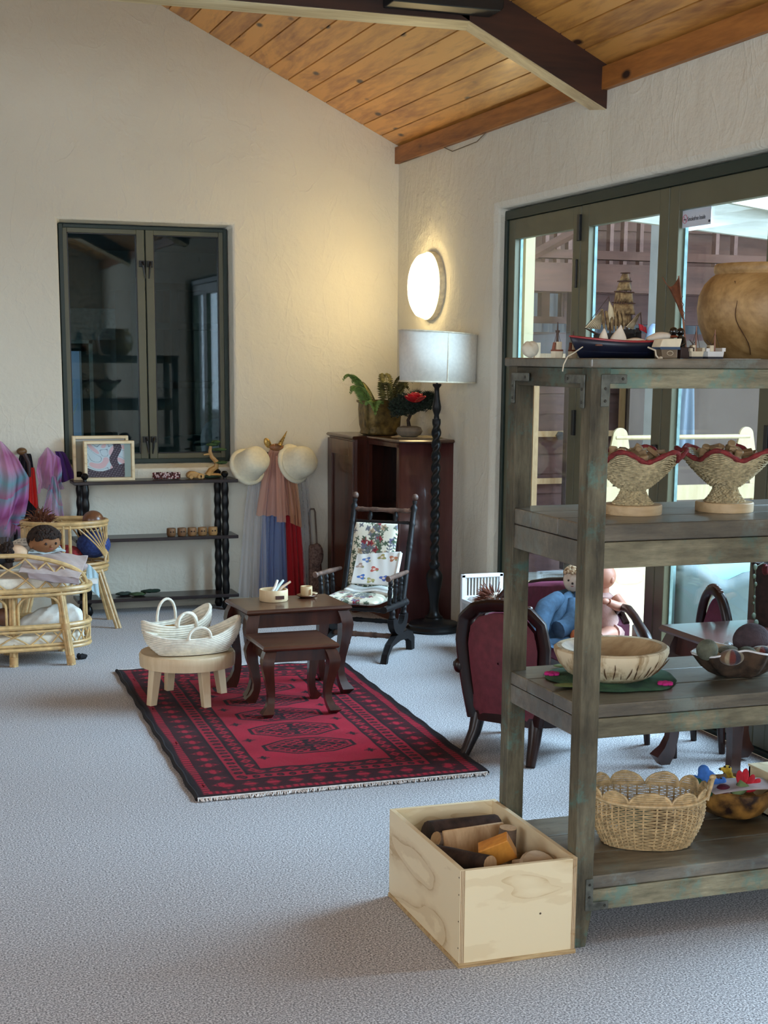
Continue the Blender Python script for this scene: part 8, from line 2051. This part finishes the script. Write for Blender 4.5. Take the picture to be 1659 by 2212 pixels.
# root-wood bowl
cr_ = Vector((fy(1582, 1770, 3.60).x, 3.60, Z4))
t = thing('root_wood_bowl', 'golden root-wood bowl with dark bark patches holding felt toys', 'bowl', cr_)
mRoot = plain('root_wood', S(190, 136, 66), .4, .2, 20, c2=S(46, 30, 26), coat=.3, bump=.2)
wobr = lambda a, z: 1+.06*math.sin(3*a)+.03*math.sin(7*a+1)
part('bowl_outer', MB().lathe([(0, .0), (.05, .0), (.085, .016), (.108, .045), (.116, .075), (.118, .090), (.112, .094)], 48, cr_, fn=wobr, caps=False), mRoot, t)
part('bowl_inner', MB().lathe([(.112, .094), (.106, .082), (.085, .05), (.05, .03), (0, .026)], 48, cr_, fn=wobr, caps=False), wood('root_inside', S(150, 110, 66), S(96, 64, 36), 'X', 9, .5), t)
def F(px_, py_, Y): return fy(px_, py_, Y)
def sculpt(name, label, cat, bits, mat, grp=None, extra=()):
    """one felted animal: overlapping blobs grown into one body by remeshing"""
    p0 = bits[0][0]; t = thing(name, label, cat, (p0.x, p0.y, Z4+.05), grp)
    mb = MB()
    for (p, r_, R) in bits: mb.ell(p, r_, R, 16, 12)
    o = part('body', mb, mat, t)
    m = o.modifiers.new('felt', 'REMESH'); m.mode = 'VOXEL'; m.voxel_size = .0022
    m2 = o.modifiers.new('soft', 'SMOOTH'); m2.iterations = 6; m2.factor = .5
    for (nm, p, r_, mt) in extra: part(nm, MB().ell(p, r_, None, 10, 8), mt, t)
    return t
mEye = plain('black_bead', S(14, 14, 14), .25); Yr = 3.58
kk = mpp(Yr)
sculpt('blue_felt_creature', 'bright blue felted creature lying across the root-wood bowl', 'felt toy',
       [(F(1527, 1680, Yr), (22*kk, .024, 17*kk), rot('Y', .5)), (F(1520, 1665, Yr), (12*kk, .018, 13*kk), None), (F(1548, 1692, Yr-.01), (14*kk, .014, 10*kk), rot('Y', .3)), (F(1560, 1690, Yr-.015), (9*kk, .011, 12*kk), rot('Y', .2)), (F(1500, 1685, Yr), (10*kk, .014, 11*kk), None)],
       plain('blue_felt', S(66, 118, 196), .95, .15, 50, bump=.4, bscale=200, sheen=.4), 'felted toys in the bowl', [('eye', F(1558, 1681, Yr-.027), (.003,)*3, mEye)])
sculpt('yellow_felt_duckling', 'yellow felted duckling standing at the back of the bowl', 'felt toy',
       [(F(1570, 1662, Yr+.03), (11*kk, .013, 9*kk), None), (F(1576, 1674, Yr+.03), (7*kk, .010, 12*kk), rot('Y', -.2)), (F(1582, 1690, Yr+.03), (13*kk, .018, 13*kk), None), (F(1558, 1661, Yr+.028), (6*kk, .006, 4*kk), None), (F(1584, 1700, Yr+.02), (9*kk, .014, 9*kk), None)],
       plain('yellow_felt', S(206, 166, 52), .95, .15, 50, bump=.4, bscale=200, sheen=.4), 'felted toys in the bowl', [('eye', F(1566, 1656, Yr+.017), (.0034,)*3, mEye), ('eye', F(1576, 1657, Yr+.017), (.0032,)*3, mEye), ('beak', F(1555, 1661, Yr+.024), (.004, .004, .003), plain('dark_beak', S(48, 40, 26), .7))])
t = thing('green_felt_leaf', 'dark green ruffled felt leaf at the left of the bowl', 'felt toy', F(1517, 1695, Yr-.03), 'felted toys in the bowl')
mGrF = plain('green_ruffle_felt', S(28, 78, 50), .95, .2, 50)
for j in range(4):
    c0 = F(1506+j*7, 1690+j*7, Yr-.03-.004*j); part('ruffle', MB().ell(c0, (12*kk, .014, 9*kk), rot('Y', .5), 16, 10, fn=lambda p: 1+.12*math.sin(9*p.x)), mGrF, t)
o = part('maroon_felt_ball', MB().ell(F(1563, 1704, Yr-.05), (15*kk, .02, 10*kk), None, 18, 12), plain('maroon_felt', S(96, 26, 48), .95, .2, 50, bump=.4, bscale=200)); tag(o, 'maroon felted ball at the front of the root-wood bowl', 'felt toy', 'felted toys in the bowl')
t = thing('red_felt_tulip', 'red felt flower with green stem lying on the bowl rim', 'felt toy', F(1605, 1695, Yr-.05), 'felted toys in the bowl')
mRedF = plain('red_felt', S(186, 30, 44), .95, .15, 50, bump=.3, bscale=180); mStF = plain('green_stem_felt', S(112, 128, 84), .95, .2, 50)
tb_ = F(1598, 1706, Yr-.06)
part('stem', MB().tube([F(1584, 1718, Yr-.06), tb_, F(1608, 1692, Yr-.06)], [.010, .016, .020], 12), mStF, t)
for (px_, py_, an_) in ((1598, 1678, -.15), (1610, 1674, .05), (1622, 1686, .5), (1632, 1692, 1.0), (1626, 1702, 1.35)):
    part('petal', MB().ell(F(px_, py_, Yr-.055), (.012, .006, .026), rot('Y', an_), 14, 10, fn=lambda p: 1-.25*max(0, p.z)), mRedF, t)
o = part('picture_card', MB().surf(lambda u, v: F(1545, 1716, 3.50).lerp(F(1690, 1705, 3.46), u)+Vector((0, .10*v, .006*math.sin(PI*u)+.006*v)), 12, 6), plain('mauve_card', S(190, 172, 172), .6, .15, 14), solid=.0015); tag(o, 'bent printed card lying across the bowl front', 'card')
lb = thing('pale_wooden_box', 'pale wooden box at the right edge of the bottom shelf', 'box', (2.46, 3.52, Z4))
xb0 = fy(1640, 1700, 3.60).x
for (lo, hi) in (((xb0, 3.42, Z4), (xb0+.010, 3.66, Z4+.125)), ((xb0+.21, 3.42, Z4), (xb0+.22, 3.66, Z4+.125)), ((xb0, 3.42, Z4), (xb0+.22, 3.43, Z4+.125)), ((xb0, 3.65, Z4), (xb0+.22, 3.66, Z4+.125)), ((xb0, 3.42, Z4), (xb0+.22, 3.66, Z4+.008)), ((xb0-.002, 3.418, Z4+.125), (xb0+.222, 3.662, Z4+.132))):
    part('box_panel', MB().ext(lo, hi), mPlyY, lb, bevel=.001, smooth=0)
